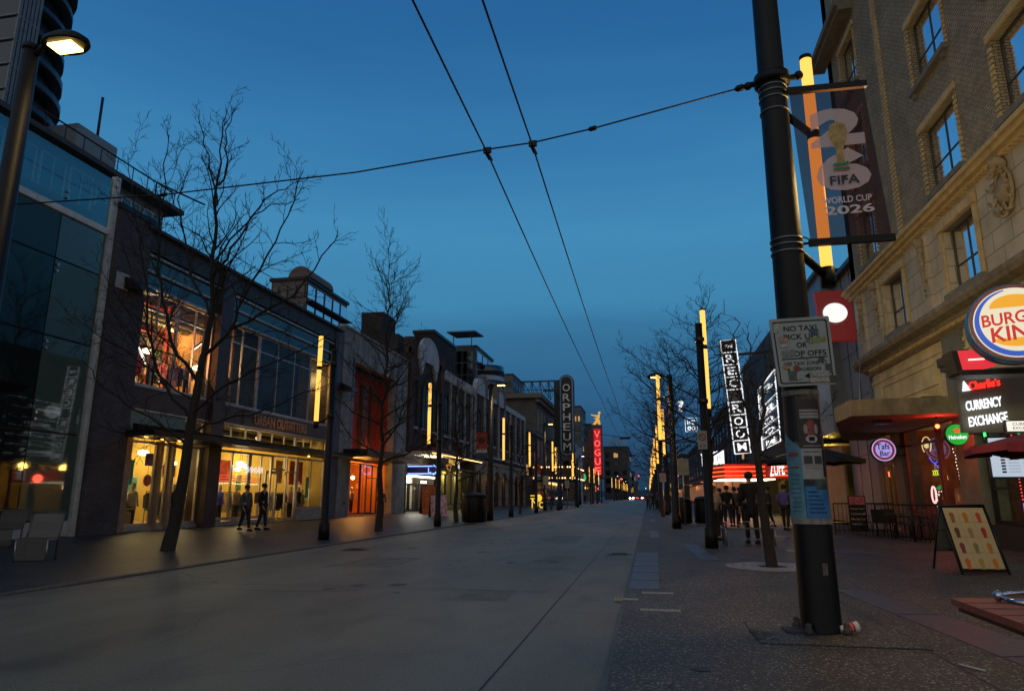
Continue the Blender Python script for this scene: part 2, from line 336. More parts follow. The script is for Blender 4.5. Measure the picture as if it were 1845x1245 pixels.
g=MB(); g.box((-200,160,-.25),(KL,190,-.035)); g.box((KR,160,-.25),(200,190,-.035)); struct('cross_street',g,m_road)
g=MB()
y=-20
while y<158: g.box((KL-.16,y+.006,-.2),(KL,min(y+2.4,158)-.006,.004)); y+=2.4
struct('kerb_left',g,m_curb)
g=MB(); y=-20
while y<158: g.box((KR,y+.006,-.2),(KR+.04,y+2.4-.006,.004)); y+=2.4
struct('kerb_right',g,m_curb)
# gutter joint, slab joints and cracks in the road
g=MB(); x=-1.22
pts=[(x+random.Random(5).uniform(-.01,.01),-20+i*2) for i in range(90)]
rd=random.Random(3)
prev=None
for i in range(110):
    q=(-1.22+rd.uniform(-.008,.008),-20+i*1.6)
    if prev: g.quad((prev[0]-.007,prev[1],-.026),(prev[0]+.007,prev[1],-.026),(q[0]+.007,q[1],-.026),(q[0]-.007,q[1],-.026))
    prev=q
def crack(pts,w=.01,z=-.026):
    for a,b in zip(pts,pts[1:]):
        d=Vector((b[0]-a[0],b[1]-a[1],0)).normalized(); n=Vector((-d.y,d.x,0))*w
        A=Vector((a[0],a[1],z)); B=Vector((b[0],b[1],z)); g.quad(A-n,B-n,B+n,A+n)
for yy in (10.2,17.8,26.2,34.9,44,53): crack([(KL+.02+i*.9,yy+rd.uniform(-.01,.01)) for i in range(9)],.010)
for yy in [8.5+i*3.1 for i in range(30)]: crack([(-1.2,yy),(KR-.01,yy+rd.uniform(-.02,.02))],.005)
crack([(-7.9,9.3),(-6.3,9.6),(-5.0,9.55),(-4.3,9.7)],.012); crack([(-8.3,11.5),(-7.6,10.9),(-7.2,10.8)],.012)
for k in range(26):
    x0,y0=rd.uniform(KL+.4,-1.6),rd.uniform(4.5,40); a=rd.uniform(0,3.14); P_=[(x0,y0)]
    for j in range(rd.randint(4,10)): a+=rd.uniform(-.6,.6); P_.append((min(KR-.1,max(KL+.1,P_[-1][0]+.28*math.cos(a))),P_[-1][1]+.28*math.sin(a)))
    crack(P_,.0025)
struct('road_joints',g,m_gap)
# cut-and-filled patches and oil stains on the road
g=MB()
for (x,y,a,b) in ((-6.2,13,1.3,2.2),(-3.2,21,1.0,3.5),(-7.2,28,1.1,2.6),(-4.6,37,2.0,2.2),(-2.6,9.2,.7,1.1)): g.quad((x,y,-.0275),(x+a,y+.03,-.0275),(x+a-.02,y+b,-.0275),(x+.02,y+b-.04,-.0275))
struct('road_patches',g,mat('patch_asphalt',(.13,.118,.08),.6,0,.3,3,.3,70))
g=MB()
for k in range(90):
    x,y=rd.uniform(KL+.3,KR-.3),rd.uniform(9.5,40); r=rd.uniform(.015,.06) if k%5 else rd.uniform(.06,.15); f=g._f([g.bm.verts.new((x+r*(1+.25*rd.random())*math.cos(6.28*i/9),y+1.3*r*(1+.25*rd.random())*math.sin(6.28*i/9),-.0285+k*.00002)) for i in range(9)])
struct('road_stains',g,mat('oil_stain',(.055,.053,.04),.6,0,.3,9))
g=MB()
for k in range(220):
    x,y=rd.uniform(.0,8.4),rd.uniform(4,30); r=rd.uniform(.012,.03) if k%6 else rd.uniform(.05,.16); g._f([g.bm.verts.new((x+r*(1+.3*rd.random())*math.cos(6.28*i/8),y+r*(1+.3*rd.random())*math.sin(6.28*i/8),.0045+k*.000004)) for i in range(8)])
struct('pavement_stains',g,mat('gum_stain',(.028,.026,.024),.6))
# manhole covers
def manhole(x,y,r,label):
    t=thing('manhole_cover',label,'manhole cover',(x,y,-.03),'manhole covers in the road')
    MB().lathe((x,y,-.028),[(r,0),(r,.008),(r-.03,.010),(r-.03,.006)],28).build('rim',m_dark,t)
    m=MB(); m.lathe((x,y,-.026),[(r-.035,0),(r-.035,.007)],28)
    for i in range(-3,4): m.box((x-r*.6,y+i*r*.2-.01,-.019),(x+r*.6,y+i*r*.2+.01,-.015))
    m.build('lid',mat('iron_lid',(.04,.04,.04),.4,.7),t)
p=G(640,990,-.03); manhole(p.x,p.y,.38,'round iron manhole cover near the left kerb of the road')
p=G(1108,998,-.03); manhole(p.x+.1,p.y,.3,'small iron cover across the gutter joint beside the right kerb')
# granite inlays: separate strips of slabs let into the aggregate
def inlay(pts,n,lab):
    """quad corners near-left, near-right, far-right, far-left; n slabs"""
    m=MB(); A,B,C,D=[Vector((*p,0)) for p in pts]
    for i in range(n):
        a=i/n+.004; b=(i+1)/n-.004
        q=[A.lerp(D,a),B.lerp(C,a),B.lerp(C,b),A.lerp(D,b)]
        m.prism([v+Vector((0,0,-.02)) for v in q],(0,0,.026))
    o=m.build('granite_inlay',m_gran); tag(o,kind='structure'); return o
inlay([(-.33,10.5),(.10,10.5),(.16,17.2),(-.33,17.2)],6,'')
inlay([(1.02,15.5),(1.42,15.5),(1.22,20.4),(.86,20.4)],3,'')
for i in range(5):
    y0=20+i*14; inlay([(.0,y0+3),(.3,y0+3),(.3,y0+8),(.0,y0+8)],4,'')
inlay([(2.95,4.6),(3.55,4.9),(3.0,11),(2.55,11)],3,'')
inlay([(3.2,18),(5.2,17.6),(5.3,18.4),(3.3,18.9)],2,'')
inlay([(3.4,24.5),(6.2,24.2),(6.2,25),(3.4,25.3)],3,'')
g=MB()
for y in [6.8,13.4,20,26.6,33,40,50,60]:
    crackpts=[(KR+.06,y),(8.7,y+.02)]
    g.quad((KR+.06,y-.006,.003),(8.7,y-.006,.003),(8.7,y+.006,.003),(KR+.06,y+.006,.003))
for x in (2.32,5.6): g.quad((x-.007,-5,.003),(x+.007,-5,.003),(x+.007,60,.003),(x-.007,60,.003))
for x in (-17.6,-16.4,-15.2,-14.0,-12.8,-11.6,-10.4): g.quad((x-.007,-5,.003),(x+.007,-5,.003),(x+.007,120,.003),(x-.007,120,.003))
for y in [8+1.2*k for k in range(50)]: g.quad((-18.9,y-.006,.003),(KL-.2,y-.006,.003),(KL-.2,y+.006,.003),(-18.9,y+.006,.003))
struct('pavement_joints',g,m_gap)
# small inset plaques with worn lettering
def plaque(c,wd,txt,label):
    t=thing('pavement_plaque',label,'plaque',(c.x,c.y,0),'small plaques set in the right pavement')
    MB().box((c.x-wd/2,c.y-.07,-.02),(c.x+wd/2,c.y+.07,.006)).build('plate',mat('plaque_stone',(.36,.34,.29),.6,0,.4,20),t)
    MB().text(txt,(c.x,c.y-.04,.009),(1,0,0),(0,1,0),.075,wd*.85,bold=.01).build('lettering',m_dark,t)
plaque(G(1185,1068),.42,'IIII IIIIIII III','worn pale plaque in the paving just behind the granite strip')
plaque(G(1190,1099),.46,'III IIIIIIII II','worn pale plaque in the paving, the one nearest the camera')
plaque(G(1128,1079),.30,'III III','bluish plate lying across the right kerb')
# hills at the end of the street
g=MB(); rd=random.Random(9); xs=[-1400+i*40 for i in range(71)]; hs=[]
h=30
for x in xs: h+=rd.uniform(-7,7); h=min(max(h,22),60); hs.append(h)
for i in range(70):
    x0,x1=xs[i],xs[i+1]
    g.quad((x0,2400,-1),(x1,2400,-1),(x1,2700,hs[i+1]),(x0,2700,hs[i])); g.quad((x0,2700,hs[i]),(x1,2700,hs[i+1]),(x1,3100,-1),(x0,3100,-1))
struct('hills',g,mat('far_hills',(.02,.03,.04),.9))
# ================================================================ LEFT SIDE
XL=-19.0
m_brickdk=brick('dark_brick',(.10,.093,.112),(.07,.066,.08),(.035,.033,.04),.24,.08)
m_fascia=mat('dark_fascia',(.045,.038,.034),.55,.3,.2,1.5); m_teal_p=mat('teal_panel',(.07,.16,.17),.35,0,.15,1)
m_louv=solidglass('dark_spandrel_glass',(.012,.018,.02),.08,1.7)
m_mull=mat('silver_mullion',(.42,.38,.36),.35,.5,.12,3); m_ochre=mat('ochre_wall',(.62,.42,.10),.8,0,.15,.8); m_floorw=mat('shop_floor',(.35,.27,.15),.5,0,.2,2)
m_ceil=mat('dark_ceiling',(.10,.09,.06),.8)
# ---- glass fronted building at the far left
t=thing('glass_building','dark teal glass building at far left with a white edge post','building',(-19,14,0))
zr=12.75; m=MB(); m.box((-34,-2,0),(-21.6,20.3,11.0)); m.build('inner_wall',mat('inner_dark',(.012,.016,.016),.7),t)
MB().box((-21.5,-2,10.55),(-19.15,20.3,10.8)).build('roof_slab',m_dark,t)
m=MB()
ys=[-2,2.2,6.4,10.6,14.8,18.3,20.28]; zs=[(.55,3.3),(3.36,6.4),(6.46,9.0),(9.06,10.55)]
for a,b in list(zip(ys,ys[1:]))[-1:]:
    for c,d in zs: m.quad((XL,a+.02,c),(XL,b-.02,c),(XL,b-.02,d),(XL,a+.02,d))
m.build('glass_wall',m_teal,t); m=MB()
for a,b in list(zip(ys,ys[1:]))[:-1]:
    for c,d in zs: m.quad((XL,a+.02,c),(XL,b-.02,c),(XL,b-.02,d),(XL,a+.02,d))
m.build('glass_wall',m_glassdark,t)
m=MB()
for a,b in zip([-2,4.1,10.2,16.4],[4.1,10.2,16.4,20.28]):
    m.box((XL-.01,a+.02,10.85),(XL+.01,b-.02,11.78)); m.box((XL-.01,a+.02,11.81),(XL+.01,b-.02,zr))
m.build('glass_parapet',glass('parapet_glass',(.42,.62,.66),.12,.02),t)
m=MB(); m.box((XL-.2,-2,10.6),(XL+.08,20.3,10.82)); m.build('roof_edge',m_white,t)
m=MB(); m.box((XL-.12,20.3,0),(XL+.12,20.52,12.9)); m.build('edge_post',mat('white_post',(.42,.46,.48),.45),t)
m=MB(); m.box((XL-.15,-2,.02),(XL+.05,20.3,.5)); m.build('base_panel',m_conc2,t)
m=MB()
for z in (3.33,6.43,9.03): m.box((XL-.05,-2,z-.008),(XL-.01,20.28,z+.008))
for y in ys[1:-1]: m.box((XL-.06,y-.008,.5),(XL-.02,y+.008,10.5))
m.build('mullion',m_dark,t)
m=MB()
for z in (3.7,6.0,8.6,11.2):
    for y in (18.4,16.5): 
        for dz in (0,.22): m.lathe((XL+.03,y,z+dz),[(.05,0),(.05,.05)],10,Matrix.Rotation(R_(90),3,'Y'))
m.build('glass_fixing',m_steel,t)
m=MB(); m.box((-21.4,-2,.02),(-19.3,18.0,.3)); m.box((-21.5,-2,5.0),(-19.6,17.2,5.2)); m.build('floor_slab',m_dark,t)
m=MB(); m.box((-21.3,14.2,5.3),(-19.9,17.0,10.3)); m.build('inner_column',mat('inner_column',(.05,.055,.05),.8),t)
for (y,z) in ((12.6,9.0),(17.4,8.8),(11.2,8.9)):
    m=MB(); m.box((-20.4,y-.15,z),(-20.2,y+.2,z+.05)); m.build('ceiling_light',emi('dim_ceiling_light',(1,.62,.15),2),t)
# dark canopy in front of its ground floor
m=MB(); m.prism([(-19,8,4.0),(-16.6,8,4.1),(-16.4,8,4.25),(-19,8,4.5)],(0,7.6,0)); m.build('canopy',m_dark,t)
m=MB()
for zz in (4.0,4.4,4.75): m.box((-18.9,8.0,zz),(-18.6,15.6,zz+.08))
m.build('canopy_rail',m_fascia,t)
# ---- clothing shop: brick pier, two storeys of glass
t=thing('clothing_store','two-storey glass shopfront building with lit windows and a brick pier at its left','building',(-19,30,0)); uo=t
m=MB(); m.box((XL-1,20.55,0),(XL+.25,22.25,11.75)); m.build('brick_pier',m_brickdk,t)
m=MB(); m.box((XL-1,20.5,11.75),(XL+.3,22.3,11.95)); m.build('pier_coping',m_dark,t)
m=MB(); m.box((-32,22.25,.02),(-31.5,39.6,11.4)); m.box((-32,20.55,0),(XL-1,20.8,11.4)); m.box((-32,39.45,0),(XL-.1,39.65,11.4)); m.build('rear_wall',m_dark,t)
m=MB(); m.box((-32,22.25,11.2),(XL-.4,39.5,11.35)); m.build('roof',m_dark,t)
m=MB(); m.box((XL-.4,22.25,10.75),(XL+.15,39.35,11.55)); m.box((XL-.4,22.0,11.55),(XL+.35,39.9,11.68)); m.build('roof_fascia',m_fascia,t)
m=MB(); m.box((-31.4,22.3,4.95),(XL-.5,39.4,5.05)); m.build('ceiling_panel',m_ceil,t)
m=MB(); m.box((-31.4,22.3,5.15),(XL-.1,39.4,5.45)); m.box((XL-.1,22.25,4.55),(XL+.06,27.1,5.42)); m.box((XL-.1,28.0,4.62),(XL+.06,39.3,5.42)); m.build('spandrel',mat('brown_spandrel',(.06,.045,.04),.6,.2),t)
m=MB()
for z in (5.45,9.35,9.98,10.62): m.box((XL-.05,22.25,z-.045),(XL+.1,27.1,z+.045)); m.box((XL-.05,28,z-.045),(XL+.1,39.35,z+.045))
m.box((XL-.05,22.25,4.50),(XL+.1,27.1,4.56)); m.box((XL-.05,28,4.56),(XL+.1,39.35,4.62)); m.build('silver_trim',mat('silver_trim',(.33,.33,.34),.4,.3),t)
m=MB(); m.box((XL-.12,22.25,9.4),(XL-.03,27.1,10.75)); m.box((XL-.12,28,9.4),(XL-.03,39.35,10.75)); m.build('spandrel_glass',m_louv,t)
m=MB(); m.box((XL-.6,27.1,0),(XL+.28,28.0,11.5)); m.build('centre_column',mat('plum_column',(.035,.018,.02),.5),t)
m=MB(); m.box((XL-.3,39.0,3.5),(XL+.2,39.45,11.5)); m.build('end_column',m_fascia,t)
m=MB(); m.box((XL-.08,22.25,3.6),(XL+.02,25.7,4.5)); m.build('teal_panel',m_teal_p,t)
m=MB(); m.box((-31.4,22.3,.01),(XL-.05,39.4,.05)); m.build('shop_floor',m_floorw,t)
m=MB(); m.box((-26.5,22.3,.05),(-26.3,39.4,4.95)); m.box((-26.3,22.26,.05),(XL-.2,22.36,4.95)); m.box((-26.3,39.3,.05),(XL-.35,39.4,4.95)); m.build('ochre_wall',m_ochre,t)
m=MB(); m.box((-25.2,22.3,5.5),(-25.0,37,10)); m.box((-25.2,29.6,5.5),(-19.7,29.75,9.9)); m.build('upper_back_wall',mat('umber_wall',(.30,.16,.06),.8,0,.5,1.2),t)
m=MB(); m.box((-22.5,36.9,5.5),(-22.3,39.4,10)); m.box((-22.3,36.6,5.5),(XL-.3,36.75,9.9)); m.build('stair_wall',mat('amber_wall',(.6,.38,.12),.8,0,.2,1),t)
m=MB(); m.box((XL-1.2,29.7,5.5),(XL-.9,36.6,9.3)); m.build('window_blind',mat('grey_blind',(.09,.08,.06),.8,0,.5,.8),t)
def fr(a,b,z0,z1,nx,zsp=None,fm=m_mull,gm=m_clear,fw=.07): return window(t,'x',XL-.12,a,b,z0,z1,fm,gm,nx,1,fw,.1,zsp)
fr(22.3,24.65,5.5,9.3,2,[8.55]); fr(24.7,27.08,5.5,9.3,2,[8.55])
fr(28.02,31.0,5.5,9.3,2,[8.5]); fr(31.03,36.4,5.5,9.3,3,[8.5],gm=glass('dark_window_glass',(.6,.6,.5),.06,mx_=.25)); fr(36.45,39.0,5.5,9.3,2,[8.5])
fr(25.75,27.08,3.75,4.48,1); fr(28.02,31.6,3.75,4.55,3); fr(31.65,35.3,3.75,4.55,3); fr(35.35,39.0,3.75,4.55,4)
# display windows, angled bays of the ground floor
for (a,b,z0,nx) in ((22.75,24.35,.18,1),(24.42,25.05,.18,1),(25.12,27.05,.18,2),(28.05,30.9,.25,2),(30.95,33.0,.25,2)):
    fr(a,b,z0,3.4,nx,fw=.11)
d=window(t,'x',XL-.5,33.1,34.3,.08,2.6,m_mull,m_clear,1,1,.14,.08); d.name='door'; hd=MB().box((XL-.4,33.3,.95),(XL-.34,33.34,1.4)).build('handle',m_steel,d)
fr(33.05,34.35,2.65,3.4,1); fr(34.5,35.6,.1,3.4,1,[2.6]); fr(35.7,38.9,.62,3.4,2,fw=.1)
m=MB(); m.box((XL-.2,35.65,.02),(XL+.02,39.2,.6)); m.box((XL-.2,22.3,.02),(XL+.0,33.0,.18)); m.build('plinth',mat('plinth_concrete',(.28,.28,.26),.7),t)
m=MB(); m.box((XL-.22,22.25,.02),(XL+.12,22.7,3.5)); m.box((XL-.2,24.32,.02),(XL+.1,24.46,3.45)); m.box((XL-.2,25.02,.02),(XL+.1,25.18,3.45)); m.build('pilaster',mat('bronze_pilaster',(.26,.2,.17),.4,.3),t)
# canopy on brackets
def canopy(par,pts,z0,z1,nm='canopy'):
    m=MB(); m.prism([(x,y,z0) for x,y in pts],(0,0,z1-z0)); return m.build(nm,m_black,par)
canopy(t,[(XL+.1,22.1),(-17.5,22.0),(-17.2,24.6),(-17.3,28),(XL+.1,28)],3.46,3.68)
canopy(t,[(XL+.1,28.02),(-17.4,28.02),(-17.2,34),(-17.4,39.2),(XL+.1,39.2)],3.50,3.64)
m=MB()
for i in range(14): y=22.6+i*1.25; m.prism([(XL+.1,y,3.68),(-17.3,y,3.68),(-17.3,y,3.74),(XL+.1,y,4.0)],(0,.06,0))
m.build('canopy_bracket',m_dark,t)
m=MB()
for y in (22.5,23.4,24.4,35.2): m.ball((-18.2,y,3.44),.07,8,.5)
m.build('canopy_downlight',emi('amber_downlight',(1,.45,.08),6),t)
# lettering on the spandrel
m=MB(); m.box((XL+.06,29.8,4.66),(XL+.10,38.6,5.38)); m.build('sign_board',mat('sign_brown',(.05,.03,.025),.5),t)
m=MB(); m.text('URBAN OUTFITTERS',(XL+.11,33.35,4.75),(0,1,0),(0,0,1),.50,5.35,bold=.03,depth=.05); m.build('sign_lettering',mat('copper_letters',(.42,.22,.12),.4,.3),t)
plight('sign_spot',(XL+1.0,33.3,4.3),12,(1,.6,.3),.1,t)
# floodlight box on the pier and its shade
f=thing('wall_floodlight','dark box floodlight on the brick pier','wall light',(-18.6,21.6,9.0))
MB().box((-18.75,20.7,8.75),(-18.70,21.3,9.35)).build('back_plate',m_conc2,f)
MB().prism([(-18.75,21.1,8.8),(-18.0,21.1,8.75),(-18.1,21.1,8.95),(-18.75,21.1,9.3)],(0,.9,0)).build('housing',m_dark,f)
f=thing('wall_floodlight','dark box floodlight on the grey pier right of the glass shopfront','wall light',(-18.6,40.3,8.0))
MB().box((-18.9,40.2,7.8),(-18.84,40.7,8.3)).build('back_plate',m_conc2,f)
MB().prism([(-18.84,40.0,7.85),(-18.0,40.0,7.8),(-18.1,40.0,8.0),(-18.84,40.0,8.35)],(0,.9,0)).build('housing',m_dark,f)
# interior light and goods
def pendant(loc,label,grp,drop=.8,r=.22,col=(1,.93,.55),e=45):
    q=thing('pendant_lamp',label,'lamp',loc,grp); x,y,z=loc
    MB().lathe((x,y,z-.02),[(.01,.16),(r*.9,.10),(r,.02),(r*.8,-.05),(r*.3,-.09),(.005,-.1)],14).build('shade',emi('pendant_glow',col,5),q)
    MB().tube([(x,y,z+.14),(x,y,z+drop)],.012,5).build('cord',m_dark,q); plight('pendant_light',(x,y,z-.3),e,(1,.70,.28),.25,q)
px=[(-21.3,23.4,3.0,'first pendant lamp behind the left display window'),(-22.6,24.5,2.9,'pendant lamp deep in the shop behind the left display window'),(-21.0,25.9,3.1,'pendant lamp left of the tree trunk on the ground floor'),(-22.8,26.4,2.95,'pendant lamp behind the tree trunk on the ground floor'),
 (-20.8,28.6,3.0,'pendant lamp just right of the plum column'),(-21.2,29.4,3.1,'pendant lamp above the jacket window'),(-21.3,33.6,3.0,'pendant lamp over the shop door'),(-23.4,31.0,2.9,'pendant lamp in the middle of the shop'),(-23.0,37.0,3.0,'pendant lamp at the right end of the shop')]
for x,y,z,l in px: pendant((x,y,z),l,'pendant lamps on the ground floor of the shop')
for x,y,z,l in [(-21.2,23.1,8.0,'green-white pendant lamp in the upper window beside the brick pier'),(-21.6,26.2,7.6,'pendant lamp in the upper window left of the dark column'),(-22.3,25.2,6.9,'lowest pendant lamp in the upper left window'),(-21.0,28.9,7.3,'pendant lamp in the upper window right of the dark column')]:
    pendant((x,y,z),l,'pendant lamps on the upper floor of the shop',1.9,.24,(1,.97,.5),110)
for i,(y,z,a) in enumerate([(24.2,9.0,.5),(25.0,7.2,-.5),(26.5,6.6,.6),(28.6,8.3,.4),(28.8,6.2,.8)]):
    q=thing('strip_light',['white strip light slanting under the upper ceiling','white strip light above the staircase lattice','short strip light low beside the dark column','strip light right of the dark column, upper floor','lowest strip light right of the dark column'][i],'strip light',(-20.9,y,z),'strip lights on the upper floor of the shop')
    M=Matrix.Translation((-20.9,y,z))@Matrix.Rotation(a*1.6,4,'X'); MB().obox(M,.06,.9,.05).build('tube',emi('strip_white',(1,.95,.85),4),q); M2=M@Matrix.Translation((0,0,.05)); MB().obox(M2,.1,.96,.05).build('housing',m_dark,q)
plight('upper_fill_lamp',(-21,38.2,8.6),230,(1,.6,.2),.3,uo); plight('upper_red_lamp',(-21.2,23.6,7.6),230,(1,.22,.05),.3,uo)
# steelwork and stair lattice on the upper floor
t2=thing('red_steel_frame','orange-red painted steel posts and beams behind the upper left window','steel frame',(-21,24,5.5))
for y,x in ((22.9,-20.6),(23.75,-20.4),(24.9,-21.2),(26.35,-20.8)): 
    m=MB(); m.box((x-.08,y-.08,5.45),(x+.08,y+.08,9.9)); m.build('post',mat('red_steel',(.45,.07,.02),.4),t2)
for z in (8.3,9.5):
    m=MB(); m.box((-21.3,22.5,z),(-21.1,27,z+.18)); m.build('beam',MT['red_steel'],t2)
t2=thing('stair_lattice','slanting timber slat lattice around the upper floor staircase','lattice',(-20.6,25,5.5))
for k,(ya,yb,za,zb) in enumerate(((24.2,26.6,5.5,7.4),(27.9,29.4,5.5,8.0))):
    m=MB()
    for i in range(16):
        s=i/16; m.tube([(-20.5,ya+(yb-ya)*s*.7,za+(zb-za)*s),(-20.5,ya+(yb-ya)*(s*.7+.3),za+(zb-za)*s*.9-.0+.55)],.022,4)
    m.build('slat_panel',mat('timber_slat',(.32,.18,.09),.6),t2)
t2=thing('ceiling_duct','dark metal ducts hung under the ground floor ceiling','duct',(-21,30,4.4))
for x,z in ((-20.4,4.35),(-22.0,4.5)): MB().tube([(x,22.5,z),(x,39.2,z)],.16,10).build('duct',mat('dark_duct',(.08,.075,.05),.5,.3),t2)
m=MB()
for i in range(22): m.box((-26,22.7+i*.78,4.65),(-19.6,22.76+i*.78,4.92))
m.build('joist',mat('ground_joist',(.10,.08,.04),.8),t2)
# ducts, joists and shelving high in the upper storey
t2=thing('ceiling_duct','round metal ducts under the upper ceiling of the shop','duct',(-21,25,9.4))
for x,z in ((-20.6,9.0),(-22.3,9.3)): MB().tube([(x,22.4,z),(x,29.5,z)],.22,10).build('duct',mat('duct_metal',(.22,.24,.16),.4,.4),t2)
m=MB()
for i in range(9): m.box((-25,22.7+i*.8,9.55),(-19.4,22.82+i*.8,9.85))
m.build('joist',mat('dark_joist',(.06,.04,.03),.8),t2)
def shelfunit(x,y,z,w_,lab,rows=4,per=6):
    q=thing('shelf_unit',lab,'shelves',(x,y,z),'shelves of clothes in the shop'); m=MB()
    for r in range(rows+1): m.box((x-.3,y-w_/2,z+r*.48),(x,y+w_/2,z+r*.48+.03))
    for s in (-1,1): m.box((x-.3,y+s*w_/2-.02,z),(x,y+s*w_/2+.02,z+rows*.48))
    m.build('frame',mat('shelf_wood',(.12,.07,.035),.6),q)
    for r in range(rows):
        for c in range(per):
            yy=y-w_/2+w_*(c+.5)/per; hh=RS.uniform(.12,.38); m=MB(); m.box((x-.26,yy-w_/per*.4,z+r*.48+.035),(x-.02,yy+w_/per*.4,z+r*.48+.035+hh)); m.build('folded_clothes',SC[RS.randrange(len(SC))],q)
RS=random.Random(77); SC=[mat('stack_%d'%i,c,.9,0,.35,12) for i,c in enumerate(((.03,.03,.035),(.45,.38,.28),(.35,.04,.03),(.04,.06,.13),(.20,.13,.07),(.5,.5,.46),(.06,.13,.08),(.10,.03,.04)))]
for y,l in ((23.4,'first shelf unit of folded clothes on the ochre wall, left end'),(26.0,'second shelf unit on the ochre wall'),(29.3,'third shelf unit on the ochre wall'),(35.0,'fourth shelf unit on the ochre wall'),(38.0,'last shelf unit on the ochre wall, right end')): shelfunit(-25.9,y,.1,2.0,l,3)
for y,l in ((23.3,'dark shelf unit upstairs beside the brick pier'),(25.6,'dark shelf unit upstairs behind the tree fork'),(28.4,'dark shelf unit upstairs beside the plum column')): shelfunit(-23.2,y,6.4,2.0,l,5)
rd=random.Random(21)
CL=[mat('cloth_%s'%n,c,.9,0,.3,8) for n,c in (('black',(.02,.02,.022)),('cream',(.5,.45,.35)),('red',(.4,.03,.03)),('navy',(.03,.05,.12)),('green',(.06,.16,.08)),('tan',(.3,.2,.1)),('white',(.6,.6,.58)),('pink',(.5,.2,.25)))]
def rack(x,y,z,n,label,L=1.1,cols=(0,1,2,3,4,5)):
    q=thing('clothes_rack',label,'clothes rack',(x,y,z),'clothes racks in the shop')
    m=MB(); 
    for yy in (y-L/2,y+L/2): m.tube([(x,yy,z),(x,yy,z+1.45)],.018,5); m.box((x-.22,yy-.02,z),(x+.22,yy+.02,z+.03))
    m.tube([(x,y-L/2,z+1.45),(x,y+L/2,z+1.45)],.018,5); m.build('frame',m_dark,q)
    for i in range(n):
        yy=y-L/2+.1+(L-.2)*i/max(1,n-1); wd=.2+rd.random()*.05; hh=.55+rd.random()*.4
        m=MB(); m.prism([(x-.05,yy,z+1.40),(x-wd,yy,z+1.28),(x-wd*.85,yy,z+1.4-hh),(x+wd*.85,yy,z+1.4-hh),(x+wd,yy,z+1.28),(x+.05,yy,z+1.40)],(0,.07,0)); m.build('garment',CL[cols[rd.randrange(len(cols))]],q)
k=0
for (x,y,z,l,c) in [(-20.2,23.5,.05,'rack of dark jackets with one red at its right, left display window',(0,0,0,2)),(-21.8,24.9,.05,'rack of pale clothes behind the narrow display window',(1,5,6)),(-20.4,26.2,.05,'rack of dark clothes just left of the tree trunk',(0,3,0,4)),(-22.2,31.6,.05,'rack of tan clothes in the middle of the shop',(5,1,0)),(-22.0,33.4,.05,'rack of red clothes behind the shop door',(2,2,7)),(-20.5,35.2,.05,'rack of long pale clothes beside the door',(1,5,6)),(-20.6,36.4,.05,'rack of long black dresses, right display window',(0,0)),
   (-20.0,23.2,5.45,'rack of rust clothes upstairs beside the brick pier',(2,5)),(-20.1,25.9,5.45,'rack of mixed clothes upstairs above the tree fork',(0,3,7)),(-20.0,28.9,5.45,'rack of clothes upstairs right of the dark column',(0,5,2))]:
    rack(x,y,z,7,l,1.2,c)
def shoptable(x,y,l,mt,g='display tables in the shop'):
    q=thing('display_table',l,'table',(x,y,.05),g); MB().box((x-.4,y-.55,.80),(x+.4,y+.55,.86)).build('tabletop',mt,q)
    MB().box((x-.34,y-.5,.1),(x+.34,y+.5,.78)).build('drawer_unit',mat('drawer_wood',(.33,.2,.08),.6,0,.25,5),q)
    m=MB()
    for i in range(3): m.box((x+.345,y-.45,.14+i*.21),(x+.36,y+.45,.31+i*.21))
    m.build('drawer',mat('drawer_front',(.42,.27,.11),.5),q)
    for i in range(4):
        mm=MB(); mm.box((x-.28,y-.45+i*.25,.86),(x+.25,y-.27+i*.25,.93+rd.random()*.05)); mm.build('folded_clothes',CL[rd.randrange(8)],q)
shoptable(-20.1,23.6,'wooden drawer table in the left display window',m_ochre); shoptable(-21.5,29.1,'low table of goods behind the jacket window',m_ochre); shoptable(-21.2,33.8,'orange table just inside the door',m_ochre); shoptable(-20.4,37.9,'table of folded clothes in the right display window',m_ochre)
# pictures on the ochre wall
for i,(y,z,wd,hh,c,l) in enumerate([(24.0,1.8,.5,.55,(.75,.75,.75),'white t-shirt pinned on the ochre wall'),(24.8,1.7,.7,1.2,(.1,.5,.5),'blue-green art print on the ochre wall'),(26.9,1.9,.8,.8,(.5,.12,.04),'red print on the ochre wall left of the trunk'),(29.6,2.1,.9,.7,(.6,.25,.1),'orange print on the wall behind the jacket window'),(31.6,1.2,1.2,1.1,(.1,.28,.3),'teal poster low on the back wall'),(37.2,2.1,1.3,1.3,(.7,.06,.02),'large red poster in the right display window'),(38.6,1.6,.6,1.0,(.1,.4,.15),'green poster at the right end of the shop')]):
    q=thing('wall_poster',l,'poster',(-26.2,y,z),'pictures on the shop wall'); x=-26.28 if i<5 else -24.5
    MB().box((x,y-wd/2,z),(x+.03,y+wd/2,z+hh)).build('backing',m_white,q)
    m=MB(); m.box((x+.03,y-wd/2+.04,z+.04),(x+.045,y+wd/2-.04,z+hh-.04)); m.build('print',mat('print_%d'%i,c,.7,0,.8,3),q)
for y in (23.6,26.2,29.6,32.6,35.4,38.2): plight('shop_fill_light',(-25.0,y,3.3),95,(1,.74,.28),.2,uo)  # unseen lights added to wash the back wall, no fixtures
for y in (23.4,26.0,28.9): plight('shop_fill_light',(-22.4,y,9.0),95,(1,.55,.2),.2,uo)  # same added fill upstairs, no fixtures
